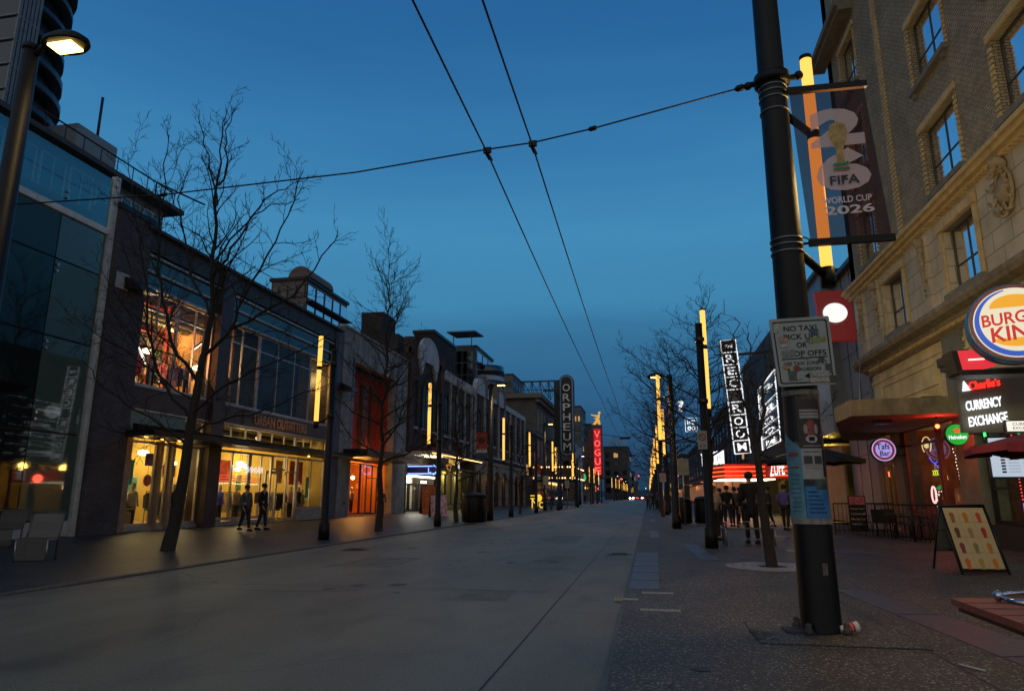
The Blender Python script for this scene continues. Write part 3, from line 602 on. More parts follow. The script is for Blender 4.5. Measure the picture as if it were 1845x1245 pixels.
for i,(y,z,wd,hh,c,l,sh) in enumerate([(23.55,1.75,.75,.95,(.08,.42,.45),'turquoise poster hung just behind the far left display glass',0),(24.75,2.5,.45,.5,(.14,.06,.35),'violet card high in the narrow display window',0),(24.75,1.7,.46,.46,(.55,.14,.12),'round red print in the narrow display window',1),(26.0,2.1,.8,.5,(.5,.12,.03),'red and orange print behind the display glass left of the trunk',0),(28.6,2.2,.6,.6,(.6,.2,.08),'round orange print at the left of the jacket window',1),(28.7,1.1,.9,.8,(.10,.28,.30),'slate blue panel low in the jacket window',0),(34.9,2.0,.7,1.2,(.85,.30,.05),'orange panel over the narrow window beside the door',0),(36.8,1.95,1.5,1.3,(.75,.07,.03),'large red panel hung behind the right display glass',0),(38.3,1.2,.55,1.2,(.10,.36,.16),'green poster hung at the right end of the display glass',0)]):
    q=thing('hanging_poster',l,'poster',(-19.75,y,z),'posters hung behind the shop glass'); m=MB()
    if sh: m.lathe((-19.75,y,z+hh/2),[(.001,0),(wd/2,0),(wd/2,.02),(.001,.02)],24,Matrix.Rotation(R_(90),3,'Y'))
    else: m.box((-19.76,y-wd/2,z),(-19.74,y+wd/2,z+hh))
    m.build('print',mat('hung_print_%d'%i,c,.6,0,.6,4),q); MB().tube([(-19.75,y,z+hh),(-19.75,y,3.7)],.006,4).build('cord',m_dark,q)
for (x,y,l,c) in [(-21.0,28.3,'low rack of pale shirts left of the blue jacket',(1,6,7)),(-21.6,30.6,'rack of red and black tops behind the brown coat',(2,0,2)),(-20.9,32.4,'rack of green and tan clothes beside the shop door',(4,5)),(-23.8,27.0,'rack of white clothes deep behind the plum column',(6,1)),(-21.3,38.6,'rack of dark clothes at the far right of the shop',(0,3)),(-22.6,23.0,'rack of red clothes at the very left of the shop',(2,7,5))]: rack(x,y,.05,9,l,1.5,c)
for x,y,z,l in [(-24.2,23.6,2.9,'small pendant lamp at the back left of the shop'),(-24.6,28.2,2.95,'small pendant lamp at the back behind the jacket window'),(-22.2,35.2,3.0,'pendant lamp right of the shop door'),(-24.4,38.3,2.9,'small pendant lamp at the back right of the shop')]: pendant((x,y,z),l,'pendant lamps on the ground floor of the shop',.7,.18,(1,.93,.55),20)
# mirrored sign words: a reflection in the glass, modelled as glowing letters
q=thing('reflected_lettering','reflection of a sign in the lit display window, made as glowing mirrored letters','lettering',(XL-.02,30.6,2.5))
MB().text('RAINNIE  M T',(XL-.03,30.7,2.42),(0,-1,0),(0,0,1),.30,2.7,bold=.03).build('letters',emi('reflected_letters',(.9,.92,1),.9),q)
q=thing('red_window_stripes','three red neon bands over a row of small bulbs behind the jacket window','neon sign',(XL-.4,30,1.9))
for i in range(3):
    m=MB(); m.tube([(XL-.45,28.2,1.98+i*.12),(XL-.4,29.7,2.03+i*.12),(XL-.42,31.2,2.03+i*.11),(XL-.45,32.6,1.94+i*.11)],.022,6); m.build('neon_tube',emi('soft_red_neon',(1,.10,.05),.9),q)
m=MB()
for i in range(34): m.ball((XL-.42,28.2+i*.13,1.90+.02*math.sin(i*.6)),.022,6)
m.build('bulb',emi('tiny_bulbs',(1,.85,.45),2.5),q)
# mannequins
def mannequin(x,y,z,l,top,bot,h=1.75):
    q=thing('mannequin',l,'mannequin',(x,y,z),'mannequins in shop windows'); s=h/1.75
    m=MB(); m.lathe((x,y,z),[(.06*s,1.42*s),(.055*s,1.50*s),(.085*s,1.56*s),(.095*s,1.64*s),(.07*s,1.73*s),(.01,1.76*s)],10)
    for a in (-1,1): m.tube([(x,y+a*.2*s,z+1.35*s),(x+.03,y+a*.27*s,z+1.08*s),(x+.1,y+a*.25*s,z+.85*s)],[.05*s,.042*s,.03*s],7)
    m.build('figure',mat('mannequin_shell',(.35,.3,.24),.5),q)
    MB().lathe((x,y,z),[(.15*s,.82*s),(.17*s,.95*s),(.15*s,1.1*s),(.2*s,1.32*s),(.17*s,1.42*s),(.06*s,1.46*s)],12).build('top',top,q)
    m=MB()
    for a in (-1,1): m.tube([(x,y+a*.09*s,z+.88*s),(x+.02*a,y+a*.10*s,z+.48*s),(x,y+a*.11*s,z+.05)],[.1*s,.07*s,.05*s],8)
    m.build('trousers',bot,q)
mannequin(-19.9,29.9,.06,'mannequin in a glowing blue and violet jacket',mat('violet_cloth',(.08,.09,.75),.6,0,.7,4),CL[0])
mannequin(-19.8,31.1,.06,'mannequin in a brown coat right of the blue jacket',CL[5],CL[0]); mannequin(-20.2,38.5,.1,'mannequin in a tan top at the right end of the display',CL[5],CL[6],1.6)
for x,y,z,l,c,b in ((-19.75,23.2,.06,'mannequin in red in the far left display window',CL[2],CL[0]),(-19.8,24.1,.06,'mannequin in cream in the far left display window',CL[1],CL[3]),(-19.8,26.5,.06,'mannequin in black just left of the plum column',CL[0],CL[0]),(-19.85,28.6,.06,'mannequin in green at the left of the jacket window',CL[4],CL[5]),(-19.9,32.2,.06,'mannequin in white beside the shop door',CL[6],CL[3]),(-19.9,36.6,.1,'mannequin in pink in the right display window',CL[7],CL[0]),(-19.9,37.5,.1,'mannequin in black in the right display window',CL[0],CL[5]),
   (-19.8,24.3,5.45,'mannequin in red upstairs between the steel posts',CL[2],CL[0]),(-19.8,26.6,5.45,'mannequin in tan upstairs left of the dark column',CL[5],CL[0]),(-19.8,29.4,5.45,'mannequin in black upstairs right of the dark column',CL[0],CL[0])): mannequin(x,y,z,l,c,b)
# ---- grey building with the deep red recess
t=thing('grey_building','grey concrete building with a tall deep-red recess and orange-lit shop','building',(-19,46,0)); gb=t
ZG=12.1
m=MB(); wallgrid(m,'x',XL-.5,XL+.05,40.55,52.8,0,ZG,[(42.4,50.0,.05,10.1)]); m.box((-33,40.55,0),(XL-1.7,40.8,ZG)); m.box((-33,52.5,0),(XL-1.7,52.75,ZG)); m.box((-33,40.5,ZG-.3),(XL-.2,52.8,ZG)); m.build('wall',m_conc,t)
m=MB(); m.box((XL-.8,39.65,0),(XL+.0,40.5,11.7)); m.build('side_pier',mat('mauve_pier',(.09,.085,.11),.7,0,.2,2),t)
m=MB(); m.box((XL-.5,40.5,ZG),(XL+.15,52.85,ZG+.15)); m.box((XL+.05,42.35,10.1),(XL+.10,50.05,10.18)); m.build('coping',mat('coping_stone',(.28,.25,.22),.7),t)
m=MB(); m.box((XL-1.6,42.4,4.1),(XL-1.4,50,10.1)); m.box((XL-1.5,42.3,4.1),(XL-.5,42.42,10.1)); m.box((XL-1.5,50,4.1),(XL-.5,50.1,10.1)); m.build('recess_panel',mat('deep_red_panel',(.30,.035,.02),.55,0,.3,1.2),t)
m=MB(); m.box((XL-1.4,46.6,4.1),(XL-1.1,47.2,9.3)); m.box((XL-1.4,48.4,4.1),(XL-1.2,48.6,9.3)); m.box((XL-.5,50.1,4.0),(XL+.08,50.4,10)); m.build('fin',mat('bronze_fin',(.13,.08,.05),.5,.4),t)
m=MB()
for y in (42.0,44.5,50.6): m.box((XL+.05,y-.02,0),(XL+.058,y+.02,ZG))
m.box((XL+.05,42.1,8.2),(XL+.058,42.3,10.3)); m.build('panel_joint',m_dark,t)
m=MB(); m.box((-24,42.4,.02),(-23.8,50,3.6)); m.box((-24,42.3,.02),(XL-.5,42.4,3.6)); m.box((-24,50,.02),(XL-.5,50.1,3.6)); m.box((-24,42.3,3.6),(XL-.4,50.1,3.9)); m.build('shop_interior',mat('orange_wall',(.6,.22,.04),.8,0,.2,1),t)
for a,b in ((42.45,44.8),(44.85,47.0)): window(t,'x',XL-.3,a,b,.15,3.5,m_dark,m_clear,1,1,.07,.08)
window(t,'x',XL-.9,47.3,49.4,.05,3.5,m_dark,m_clear,2,1,.08,.08,[2.6])
m=MB(); m.prism([(XL,41.2,3.75),(-17.3,41.2,3.75),(-17.0,46,3.75),(-17.3,51.2,3.75),(XL,51.2,3.75)],(0,0,.5)); m.build('canopy',m_dark,t)
m=MB(); m.text('URBAN OUTFITTERS',(-16.98,49.3,4.0),(-.05,1,0),(0,0,1),.42,5.2,bold=.03,depth=.04); m.build('canopy_lettering',mat('pale_letters',(.40,.40,.42),.5,.2),t)
MB().tube([(XL+.1,41.6,.9),(XL+.25,41.6,.9)],.09,10).build('standpipe',m_red if False else mat('brass',(.3,.2,.08),.4,.8),t)
q=thing('globe_lamp','bright amber globe lamp in the orange shop window','lamp',(-19.9,45.0,2.5)); MB().ball((-19.9,45.0,2.55),.13,10).build('globe',emi('amber_globe',(1,.75,.25),14),q); MB().tube([(-19.9,45,2.68),(-19.9,45,3.6)],.012,4).build('cord',m_dark,q); plight('globe_light',(-19.6,45,2.5),160,(1,.42,.08),.12,q)
plight('orange_fill',(-21.5,44,3.0),120,(1,.33,.05),.3,gb); plight('orange_fill',(-20.5,48.5,3.0),100,(1,.38,.07),.3,gb)
plight('recess_uplight',(XL-.9,44.5,4.6),30,(1,.3,.1),.3,gb); plight('recess_uplight',(XL-.9,48.2,4.6),22,(1,.35,.12),.3,gb)
for y,l,c in ((42.9,'mannequin in white at the left edge of the orange window',CL[6]),(43.9,'mannequin in cream under the amber globe',CL[1]),(44.9,'mannequin with its arms down right of the amber globe',CL[5])): mannequin(-19.9,y,.2,l,c,CL[0] if y>44.5 else CL[5])
# ================================================================ LEFT SIDE, further along
m_rbrick=brick('old_red_brick',(.115,.050,.036),(.075,.036,.030),(.05,.045,.04),.22,.075,.85,.5,.4)
m_dbrick=brick('soot_brick',(.075,.055,.040),(.05,.038,.03),(.03,.028,.025),.22,.075,.85,.5,.5)
m_stone=mat('terracotta_trim',(.30,.30,.31),.8,0,.35,2.5,.3,15); m_lit=emi('dim_lit_window',(1,.55,.18),.5)
def archwin(par,y0,y1,z0,z1,x=XL+.05,gm=None,trim=None,sill=True):
    yc=(y0+y1)/2; r=(y1-y0)/2; n=10; gm=gm or m_win
    arc=[(yc-r*math.cos(math.pi*i/n),z1-r+r*math.sin(math.pi*i/n)) for i in range(n+1)]
    m=MB(); w=.14
    out=[(yc-(r+w)*math.cos(math.pi*i/n),z1-r+(r+w)*math.sin(math.pi*i/n)) for i in range(n+1)]
    for i in range(n): m.prism([(x,*arc[i]),(x,*arc[i+1]),(x,*out[i+1]),(x,*out[i])],(.1,0,0))
    m.box((x,y0-w,z0),(x+.1,y0,z1-r)); m.box((x,y1,z0),(x+.1,y1+w,z1-r)); m.box((x,yc-.04,z0),(x+.05,yc+.04,z1)); m.box((x,y0,(z0+z1)/2-.04),(x+.05,y1,(z0+z1)/2+.04))
    f=m.build('window',trim or m_dbrick,par)
    if sill: MB().box((x,y0-.25,z0-.22),(x+.16,y1+.25,z0-.003)).build('sill',m_stone,f)
    g=MB(); g.prism([(x+.003,y0,z0),(x+.003,y1,z0)]+[(x+.003,a,b) for a,b in arc[::-1]],(.01,0,0)); g.build('pane',gm,f)
    return f
# ---- old brick theatre block with a curved parapet gable and the lit entrance
t=thing('brick_theatre','dark brick building with tall arched windows, white curved gable and lit entrance canopy','building',(-19,60,0)); th=t
m=MB(); m.box((-34,52.9,3.9),(XL,74.8,12.9)); m.box((-34,52.9,0),(XL-2.2,74.8,3.9)); m.box((XL-2.2,52.9,0),(XL,53.4,3.9)); m.box((XL-2.2,60.7,0),(XL,61.3,3.9)); m.box((XL-2.2,74.2,0),(XL,74.8,3.9)); m.build('wall',m_dbrick,t)
m=MB()
for y in (53.0,61.6): m.box((XL,y-.1,4.5),(XL+.25,y+.9,13.4)); m.box((XL-.4,y-.1,12.9),(XL+.3,y+.9,14.3 if y<55 else 13.9))
m.build('pier',m_rbrick,t)
m=MB(); pts=[(55.2,12.9),(55.2,13.7)]+[(58.0-2.6*math.cos(math.pi*i/10),13.7+1.5*math.sin(math.pi*i/10)) for i in range(1,10)]+[(60.8,13.7),(60.8,12.9),(60,11.6),(59.3,12.9),(56.8,12.9),(56,11.6)]
m.prism([(XL,a,b) for a,b in pts],(.22,0,0)); m.build('gable_ornament',mat('white_terracotta',(.42,.43,.45),.75,0,.3,2),t)
m=MB(); m.box((XL-.3,62.6,12.3),(XL+.2,74.8,13.3))
for i in range(24): y=62.7+i*.5; m.box((XL+.2,y,12.4),(XL+.28,y+.22,13.2))
m.build('parapet_band',MT['white_terracotta'],t)
m=MB(); m.box((XL-6,53,12.9),(XL-1,57,14.6)); m.box((XL-5,54.5,14.6),(XL-3,57.5,17)); m.build('roof_house',mat('roof_house',(.035,.03,.028),.8),t)
for a,b in ((54.2,55.1),(56.6,58.4),(59.6,60.7),(63.2,64.5),(66.0,67.3),(68.8,70.1),(71.6,72.9)): archwin(t,a,b,7.0,10.9)
m=MB()
for y in (62.4,65.2,68.0,70.8,73.7): m.box((XL,y-.16,5.4),(XL+.2,y+.16,12.3))
m.build('white_pilaster',m_stone,t)
m=MB()
for yc in (57.2,66.2):
    for i in range(12):
        a0=math.pi*i/12; a1=math.pi*(i+1)/12
        m.prism([(XL,yc-3.0*math.cos(a0),5.2+1.3*math.sin(a0)),(XL,yc-3.0*math.cos(a1),5.2+1.3*math.sin(a1)),(XL,yc-3.4*math.cos(a1),5.2+1.7*math.sin(a1)),(XL,yc-3.4*math.cos(a0),5.2+1.7*math.sin(a0))],(.3,0,0))
m.build('arch_hood',m_rbrick,t)
m=MB(); m.box((XL,53.4,4.9),(-16.9,61,5.25)); m.box((XL,62,4.75),(-17.6,74,5.0)); m.build('canopy',mat('canopy_maroon',(.08,.03,.03),.6),t)
m=MB(); m.box((XL,53.4,4.62),(-16.95,61,4.88)); m.build('canopy_soffit',mat('canopy_soffit',(.6,.52,.35),.6),t)
m=MB(); m.box((-18.6,54,4.56),(-17.6,57.6,4.62)); m.build('soffit_light',emi('soffit_light',(1,.9,.55),3),t)
m=MB(); m.box((XL+.0,53.5,2.85),(XL+.12,60.6,3.0)); m.box((XL-.4,53.6,2.42),(XL-.3,55.3,2.62)); m.box((XL-.4,58.2,2.42),(XL-.3,59.5,2.62)); m.build('light_bar',emi('cool_light_bar',(1,.92,.7),5),t)
for i in range(24): pass
m=MB()
for i in range(22): m.ball((-17.55,62.2+i*.52,4.86),.05,6)
for i in range(30): m.ball((-16.9,53.6+i*.25,4.72),.03,6)
m.build('bulb',m_warmb,t)
m=MB(); m.box((XL-2.1,53.5,.02),(XL-2.0,60.6,3.5)); m.build('lobby_wall',mat('white_lobby',(.7,.7,.62),.8),t)
for a,b in ((53.6,55.2),(55.4,57.3),(57.6,58.8),(58.9,60.4)): window(t,'x',XL-.5,a,b,.1,2.36,m_dark,m_clear,1,1,.16,.1)
plight('lobby_light',(XL-1.2,55,3.2),170,(1,.95,.78),.3,th); plight('lobby_light',(XL-1.2,59,3.2),170,(1,.93,.78),.3,th); plight('canopy_light',(-17.6,57,4.3),90,(1,.8,.45),.3,th)
m=MB(); m.box((XL-1.2,61.4,.02),(XL-1.1,74.1,3.8)); m.build('shop_back_wall',mat('olive_yellow_wall',(.5,.42,.15),.8),t)
for a,b in ((61.4,65.2),(65.4,69.4),(69.6,74.1)): window(t,'x',XL-.3,a,b,.5,3.4,m_dark,m_clear,2,1,.1,.1)
plight('shop_light',(XL-.7,63,3.3),45,(1,.82,.35),.2,th); plight('shop_light',(XL-.7,67.5,3.3),45,(1,.82,.35),.2,th); plight('shop_light',(XL-.7,72,3.3),40,(1,.85,.4),.2,th)
m=MB(); m.box((XL,61.5,3.7),(-17.4,74.5,3.85)); m.build('awning',m_black,t)
# signs on it
def nsign(nm,lab,loc): return thing(nm,lab,'sign',loc)
q=nsign('wall_sign','white three-leaf emblem sign above the dark awning',(XL+.12,68.5,4.2))
m=MB()
for a,l in ((-.55,.62),(0,.8),(.55,.62)):
    c=Vector((XL+.14,68.5,4.5)); d=Vector((0,math.sin(a),math.cos(a))); n=Vector((0,math.cos(a),-math.sin(a)))
    m.prism([c-n*.04,c+d*l*.55-n*.17,c+d*l,c+d*l*.55+n*.17,c+n*.04],(.04,0,0))
m.build('leaf',m_wneon,q); m=MB()
for i in range(3): m.box((XL+.14,68.2+i*.03,4.05+i*.14),(XL+.18,68.8-i*.03,4.12+i*.14))
m.build('stripe',m_wneon,q)
q=nsign('neon_arrow_sign','blue neon arrow sign hanging left of the lit entrance',(-17.4,52.6,3.6))
m=MB()
for i,(w_,z) in enumerate(((2.3,3.62),(2.3,3.05))): m.tube([(-18.6,52.5,z),(-18.6+w_,52.5,z)],.035,6)
m.tube([(-16.5,52.5,3.75),(-16.1,52.5,3.35),(-16.5,52.5,2.95)],.035,6); m.tube([(-16.9,52.5,3.5),(-16.9,52.5,3.15),(-16.7,52.5,3.15)],.03,6)
m.build('neon_tube',emi('blue_neon',(.2,.35,1),3),q); MB().box((-18.7,52.55,2.95),(-16.2,52.65,3.72)).build('backing',mat('navy_board',(.02,.03,.12),.5),q)
m=MB(); m.box((-18.9,52.58,3.3),(-18.7,52.62,3.36)); m.build('bracket',m_dark,q)
q=nsign('triangle_marquee_sign','orange and gold lettered sign with a pointed triangle below, over the lit entrance',(-16.8,57,3.2))
MB().prism([(-16.85,54.8,4.45),(-16.85,60.6,4.45),(-16.85,60.6,3.95),(-16.85,58.6,3.95),(-16.85,57.6,3.15),(-16.85,56.6,3.95),(-16.85,54.8,3.95)],(.12,0,0)).build('board',mat('dark_orange_board',(.14,.05,.02),.6),q)
m=MB(); m.text('PHILLIPS',(-16.72,59.0,4.0),(0,1,0),(0,0,1),.42,2.8,bold=.02); m.build('lettering',emi('gold_letters',(1,.6,.08),1.1),q)
m=MB(); m.tube([(-16.7,56.8,3.9),(-16.7,57.6,3.28),(-16.7,58.4,3.9),(-16.7,56.8,3.9)],.03,5); m.build('neon_tube',emi('dim_gold_neon',(1,.5,.1),.6),q)
def aboard(x,y,w_,h,lab,cm,ang=0,txt=None,tm=None):
    q=thing('sandwich_board',lab,'sandwich board',(x,y,0)); 
    m=MB(); m.prism([(x+.30,y-w_/2,0),(x+.33,y-w_/2,0),(x+.05,y-w_/2,h),(x+.02,y-w_/2,h)],(0,w_,0)); m.build('front_panel',cm,q)
    m=MB(); m.prism([(x-.30,y-w_/2,0),(x-.33,y-w_/2,0),(x-.05,y-w_/2,h),(x-.02,y-w_/2,h)],(0,w_,0)); m.build('rear_panel',m_dark,q)
    m=MB(); m.box((x-.06,y-w_/2,h),(x+.06,y+w_/2,h+.05)); m.build('hinge_rail',m_dark,q); q.rotation_euler.z=ang; return q
aboard(-16.6,52.2,1.5,2.1,'tall orange board standing left of the lit entrance',mat('orange_board',(.35,.10,.02),.6,0,.6,3),-.9)
aboard(-13.6,44.5,1.1,1.4,'pink poster stand behind the slim light pole',mat('pink_board',(.75,.12,.35),.6,0,.8,4,col2=(.8,.6,.7)),-1.0)
# ---- long red brick building with white pilasters and arcade
t=thing('arcade_building','long red brick building with white pilasters, curved white gables and a pale arcade','building',(-19,90,0))
m=MB(); m.box((-34,75,5.0),(XL,108,12.9)); m.box((-34,75,0),(XL-1.6,108,5)); m.box((XL-1.6,107.6,0),(XL,108,5)); m.build('wall',m_rbrick,t)
m=MB(); m.box((XL-.3,80.2,12.9),(XL+.2,86.5,13.4)); m.box((XL-.3,91.5,12.9),(XL+.2,108,13.6))
for yc,w_ in ((77.8,2.2),(89,2.3)):
    m.prism([(XL-.3,yc-w_,12.9)]+[(XL-.3,yc-w_*math.cos(math.pi*i/8),13.6+1.3*math.sin(math.pi*i/8)) for i in range(9)]+[(XL-.3,yc+w_,12.9)],(.5,0,0))
m.build('white_parapet',MT['white_terracotta'],t)
m=MB()
for y in (80.4,87.0,91.4): m.box((XL-.9,y-.5,12.9),(XL+.28,y+.5,15.2)); m.lathe((XL-.3,y,15.2),[(.55,0),(.5,.3),(.2,.6),(.02,.7)],8)
m.build('turret',mat('dark_terracotta',(.14,.12,.11),.8,0,.4,3),t)
m=MB()
for y in (75.3,80.0,84.0,88.0,92.0,96.0,100.0,104.0,107.7): m.box((XL,y-.2,6.0),(XL+.22,y+.2,12.9))
m.box((XL,75,5.8),(XL+.3,108,6.1)); m.build('white_pilaster',m_stone,t)
for i in range(8): y=76.6+i*4.0; archwin(t,y,y+1.3,7.4,11.2) 
m=MB(); 
for i in range(7):
    y0=75.4+i*4.6; yc=y0+2.3; r=1.9
    for k in range(10):
        a0=math.pi*k/10; a1=math.pi*(k+1)/10
        m.prism([(XL-.1,yc-r*math.cos(a0),2.7+r*.9*math.sin(a0)),(XL-.1,yc-r*math.cos(a1),2.7+r*.9*math.sin(a1)),(XL-.1,yc-2.3*math.cos(a1),5.0),(XL-.1,yc-2.3*math.cos(a0),5.0)],(.3,0,0))
    m.box((XL-.1,y0,0),(XL+.2,y0+.4,2.7)); m.box((XL-.1,y0+4.2,0),(XL+.2,y0+4.6,2.7))
m.box((XL-.1,75,5.0),(XL+.35,108,5.35)); m.build('arcade',mat('pale_plaster',(.28,.22,.18),.7,0,.2,1),t)
for i in range(7): y0=75.8+i*4.6; window(t,'x',XL-.7,y0,y0+3.8,.4,4.4,m_dark,m_clear,2,1,.1,.1,[2.9])
for i,c in enumerate(((1,.8,.4),(1,.5,.2),(1,.7,.3))): plight('shop_light',(XL-1.1,79+i*10,3.6),30,c,.3,t)
# red pennant banners on brackets
def redbanner(x,y,z,lab):
    q=thing('street_banner',lab,'banner',(x,y,z),'red banners on the left light poles'); w=.32
    MB().box((x-w,y-.01,z-.55),(x+w,y+.01,z+.45)).build('cloth_top',mat('red_banner',(.30,.035,.02),.7,0,.3,3),q)
    m=MB()
    for i in range(4): m.prism([(x-w+i*w/2,y-.012,z-.62),(x-w+(i+1)*w/2,y-.012,z-.62),(x-w+(i+.5)*w/2,y-.012,z-.45)],(0,-.006,0))
    m.box((x-w,y-.014,z-.70),(x+w,y+.014,z-.62)); m.build('white_pattern',mat('banner_white',(.5,.5,.5),.7),q)
    MB().box((x-w,y-.012,z-1.05),(x+w,y+.012,z-.70)).build('cloth_bottom',mat('banner_blue',(.03,.06,.14),.7),q)
    m=MB(); m.lathe((x,y-.02,z),[(.001,0),(.18,.0),(.18,.01)],12,Matrix.Rotation(R_(90),3,'X')); m.build('emblem',mat('banner_dark_emblem',(.05,.02,.02),.7),q)
    m=MB(); m.tube([(x-w,y,z+.47),(x+w+.2,y,z+.47)],.02,6); m.tube([(x-w,y,z-1.07),(x+w+.2,y,z-1.07)],.02,6); m.build('arm',m_dark,q)
p=AY(868,793,38); redbanner(p.x,38,p.z,'red banner with jagged white edge on the lamp pole nearest the dark bin')
p=AY(968,845,66); redbanner(p.x,66,p.z,'small red banner further along, before the theatre marquee')
# ---- theatre with the vertical sign
t=thing('cornice_building','grey stone building with a heavy cornice and rows of windows behind the tall vertical sign','building',(-19,135,0))
m=MB(); m.box((-44,120,0),(XL,158,18.4)); m.build('wall',mat('sooty_stone',(.10,.10,.095),.85,0,.3,.5),t)
m=MB(); m.box((-45,119.0,18.4),(XL+1.2,159,19.2)); m.box((XL,119.6,17.7),(XL+.7,158.4,18.4)); m.box((XL,120,11.6),(XL+.4,158,12.1)); m.build('cornice',mat('cornice_stone',(.16,.15,.14),.8),t)
for zz in (7.4,12.8):
    for i in range(9): y=121.6+i*4; window(t,'x',XL+.04,y,y+1.7,zz,zz+3.8,m_stone,m_win,2,2,.15,.1)
m=MB(); m.box((XL-.1,120.5,.2),(XL+.1,157,4.2)); m.build('shopfront',m_win,t)
q=thing('billboard_frame','steel billboard frame on the roof of the cornice building','frame',(-26,126,19))
m=MB(); A=AY(943,688,126); B=AY(1003,686,126); za=19.2; zt=A.z
for k in range(2):
    yy=126+k*3
    for i in range(5):
        x=A.x+(B.x-A.x)*i/4; m.tube([(x,yy,za),(x,126+k*.6,zt)],.09,4)
        if i<4:
            x2=A.x+(B.x-A.x)*(i+1)/4; m.tube([(x,yy,za),(x2,126+k*.6,zt)],.05,4); m.tube([(x2,yy,za),(x,126+k*.6,zt)],.05,4)
m.tube([(A.x-.6,126,zt),(B.x+.4,126,zt)],.16,6); m.tube([(A.x,126,(za+zt)/2),(B.x,126,(za+zt)/2)],.08,4); m.build('lattice',mat('blue_steel',(.06,.09,.13),.6,.3),q)
MB().tube([(A.x+7,129,za),(A.x+7,129,zt+1)],.05,4).build('mast',m_dark,q)
q=thing('theatre_sign','tall dark vertical theatre sign with rounded top spelling ORPHEUM','sign',(-15.3,130,9))
Y=130; L_=AY(1007,700,Y); Rr=AY(1034,700,Y); T=AY(1020,675,Y); Bt=AY(1020,822,Y); x0,x1=L_.x,Rr.x; xc=(x0+x1)/2; r=(x1-x0)/2
def capsule(r_,zt_,zb_): return [(xc-r_*math.cos(math.pi*i/12),zt_-r+r_*math.sin(math.pi*i/12)) for i in range(13)]+[(xc+r_*math.cos(math.pi*i/12),zb_+r-r_*math.sin(math.pi*i/12)) for i in range(13)]
m=MB(); m.prism([(a,Y,b) for a,b in capsule(r,T.z,Bt.z)],(0,1.0,0)); m.build('sign_box',mat('sign_navy',(.02,.035,.07),.4,.2),q)
m=MB(); o1=capsule(r*.86,T.z,Bt.z); o2=capsule(r*.72,T.z,Bt.z)
for i in range(26): j=(i+1)%26; m.prism([(o1[i][0],Y-.12,o1[i][1]),(o1[j][0],Y-.12,o1[j][1]),(o2[j][0],Y-.12,o2[j][1]),(o2[i][0],Y-.12,o2[i][1])],(0,.12,0))
m.build('rim',mat('blue_rim',(.16,.28,.42),.4,.3),q)
m=MB(); m.prism([(a,Y-.05,b) for a,b in capsule(r*.62,T.z,Bt.z)],(0,.05,0)); m.build('letter_panel',mat('black_panel',(.006,.007,.009),.5),q)
m=MB(); lt=AY(1020,690,Y).z; lb=AY(1020,814,Y).z; st=(lt-lb)/7
for i,c in enumerate('ORPHEUM'): m.text(c,(xc,Y-.2,lt-st*(i+1)+st*.12),(1,0,0),(0,0,1),st*.76,r*1.0,bold=.025,depth=.1)
m.build('letters',mat('silver_letters',(.60,.61,.62),.4,.3),q)
m=MB(); m.box((x0-1.0,Y+.2,lb),(x0,Y+.6,lt+.5)); m.box((-19.2,Y+.3,lb+2),(x0-.9,Y+.5,lb+2.3)); m.box((-19.2,Y+.3,lt-1.5),(x0-.9,Y+.5,lt-1.2)); m.build('mount',m_dark,q)
q=thing('theatre_marquee','theatre marquee ringed with small warm bulbs under the vertical sign','marquee',(-16,118,4))
a=AY(995,865,116); b=AY(1034,882,116)
MB().box((-19.2,116,4.0),(b.x,135,6.4)).build('canopy',mat('marquee_dark',(.05,.03,.02),.5),q)
m=MB()
for i in range(16):
    for z in (4.3,6.1):
        if (i*7+int(z))%5: m.ball((-18.8+(b.x+18.7)*i/15,115.9,z),.13,6)
for i in range(12): m.ball((b.x+.08,117+i*1.5,4.3),.13,6); m.ball((b.x+.08,117+i*1.5,6.1),.13,6)
m.build('bulb',emi('marquee_bulb',(1,.6,.28),3),q)
# ---- red neon cinema tower
t=thing('neon_sign_tower','stepped red neon tower spelling VOGUE with a gold figure on top','sign',(-16,168,5))
Y=168; x0=AY(1068,800,Y).x; x1=AY(1084.5,800,Y).x; zt=AY(1076,765,Y).z; zb=AY(1076,856,Y).z
m=MB(); m.box((x0-.1,Y,zb-1),(x1+.1,Y+1.2,zt)); m.box((x0-1.2,Y+.2,zb-1),(x0-.1,Y+1.0,zt-1.2)); m.box((x0-2.2,Y+.3,zb-1),(x0-1.2,Y+.9,zt-4)); m.build('tower',mat('tower_brown',(.10,.06,.055),.6),t)
m=MB(); m.box((x0+.25,Y-.06,zb),(x1-.25,Y,zt-1.0)); m.build('lit_panel',emi('dark_red_glow',(.45,.01,.02),.9),t)
m=MB(); st=(zt-1.3-zb)/5
for i,c in enumerate('VOGUE'): m.text(c,((x0+x1)/2,Y-.3,zb+st*(4-i)+st*.12),(1,0,0),(0,0,1),st*.74,(x1-x0)*.62,bold=.03,depth=.1)
m.build('neon_letters',emi('vogue_red',(1,.06,.05),2.6),t)
m=MB(); c=Vector(((x0+x1)/2+.1,Y+.4,zt)); m.tube([c+Vector((-.9,0,0)),c+Vector((-.1,0,.9)),c+Vector((.3,0,1.9)),c+Vector((.5,0,2.6))],[.3,.42,.36,.2],6)
m.ball(c+Vector((.55,0,2.95)),.32,8); m.tube([c+Vector((.4,0,2.2)),c+Vector((-.5,0,2.2)),c+Vector((-1.5,0,2.5))],[.22,.18,.10],5); m.tube([c+Vector((.3,0,1.8)),c+Vector((-.7,0,1.5))],[.2,.1],5); m.tube([c+Vector((.3,0,1.2)),c+Vector((.5,0,.0))],[.3,.3],6)
m.build('gold_figure',emi('gold_figure',(1,.5,.05),.8),t)
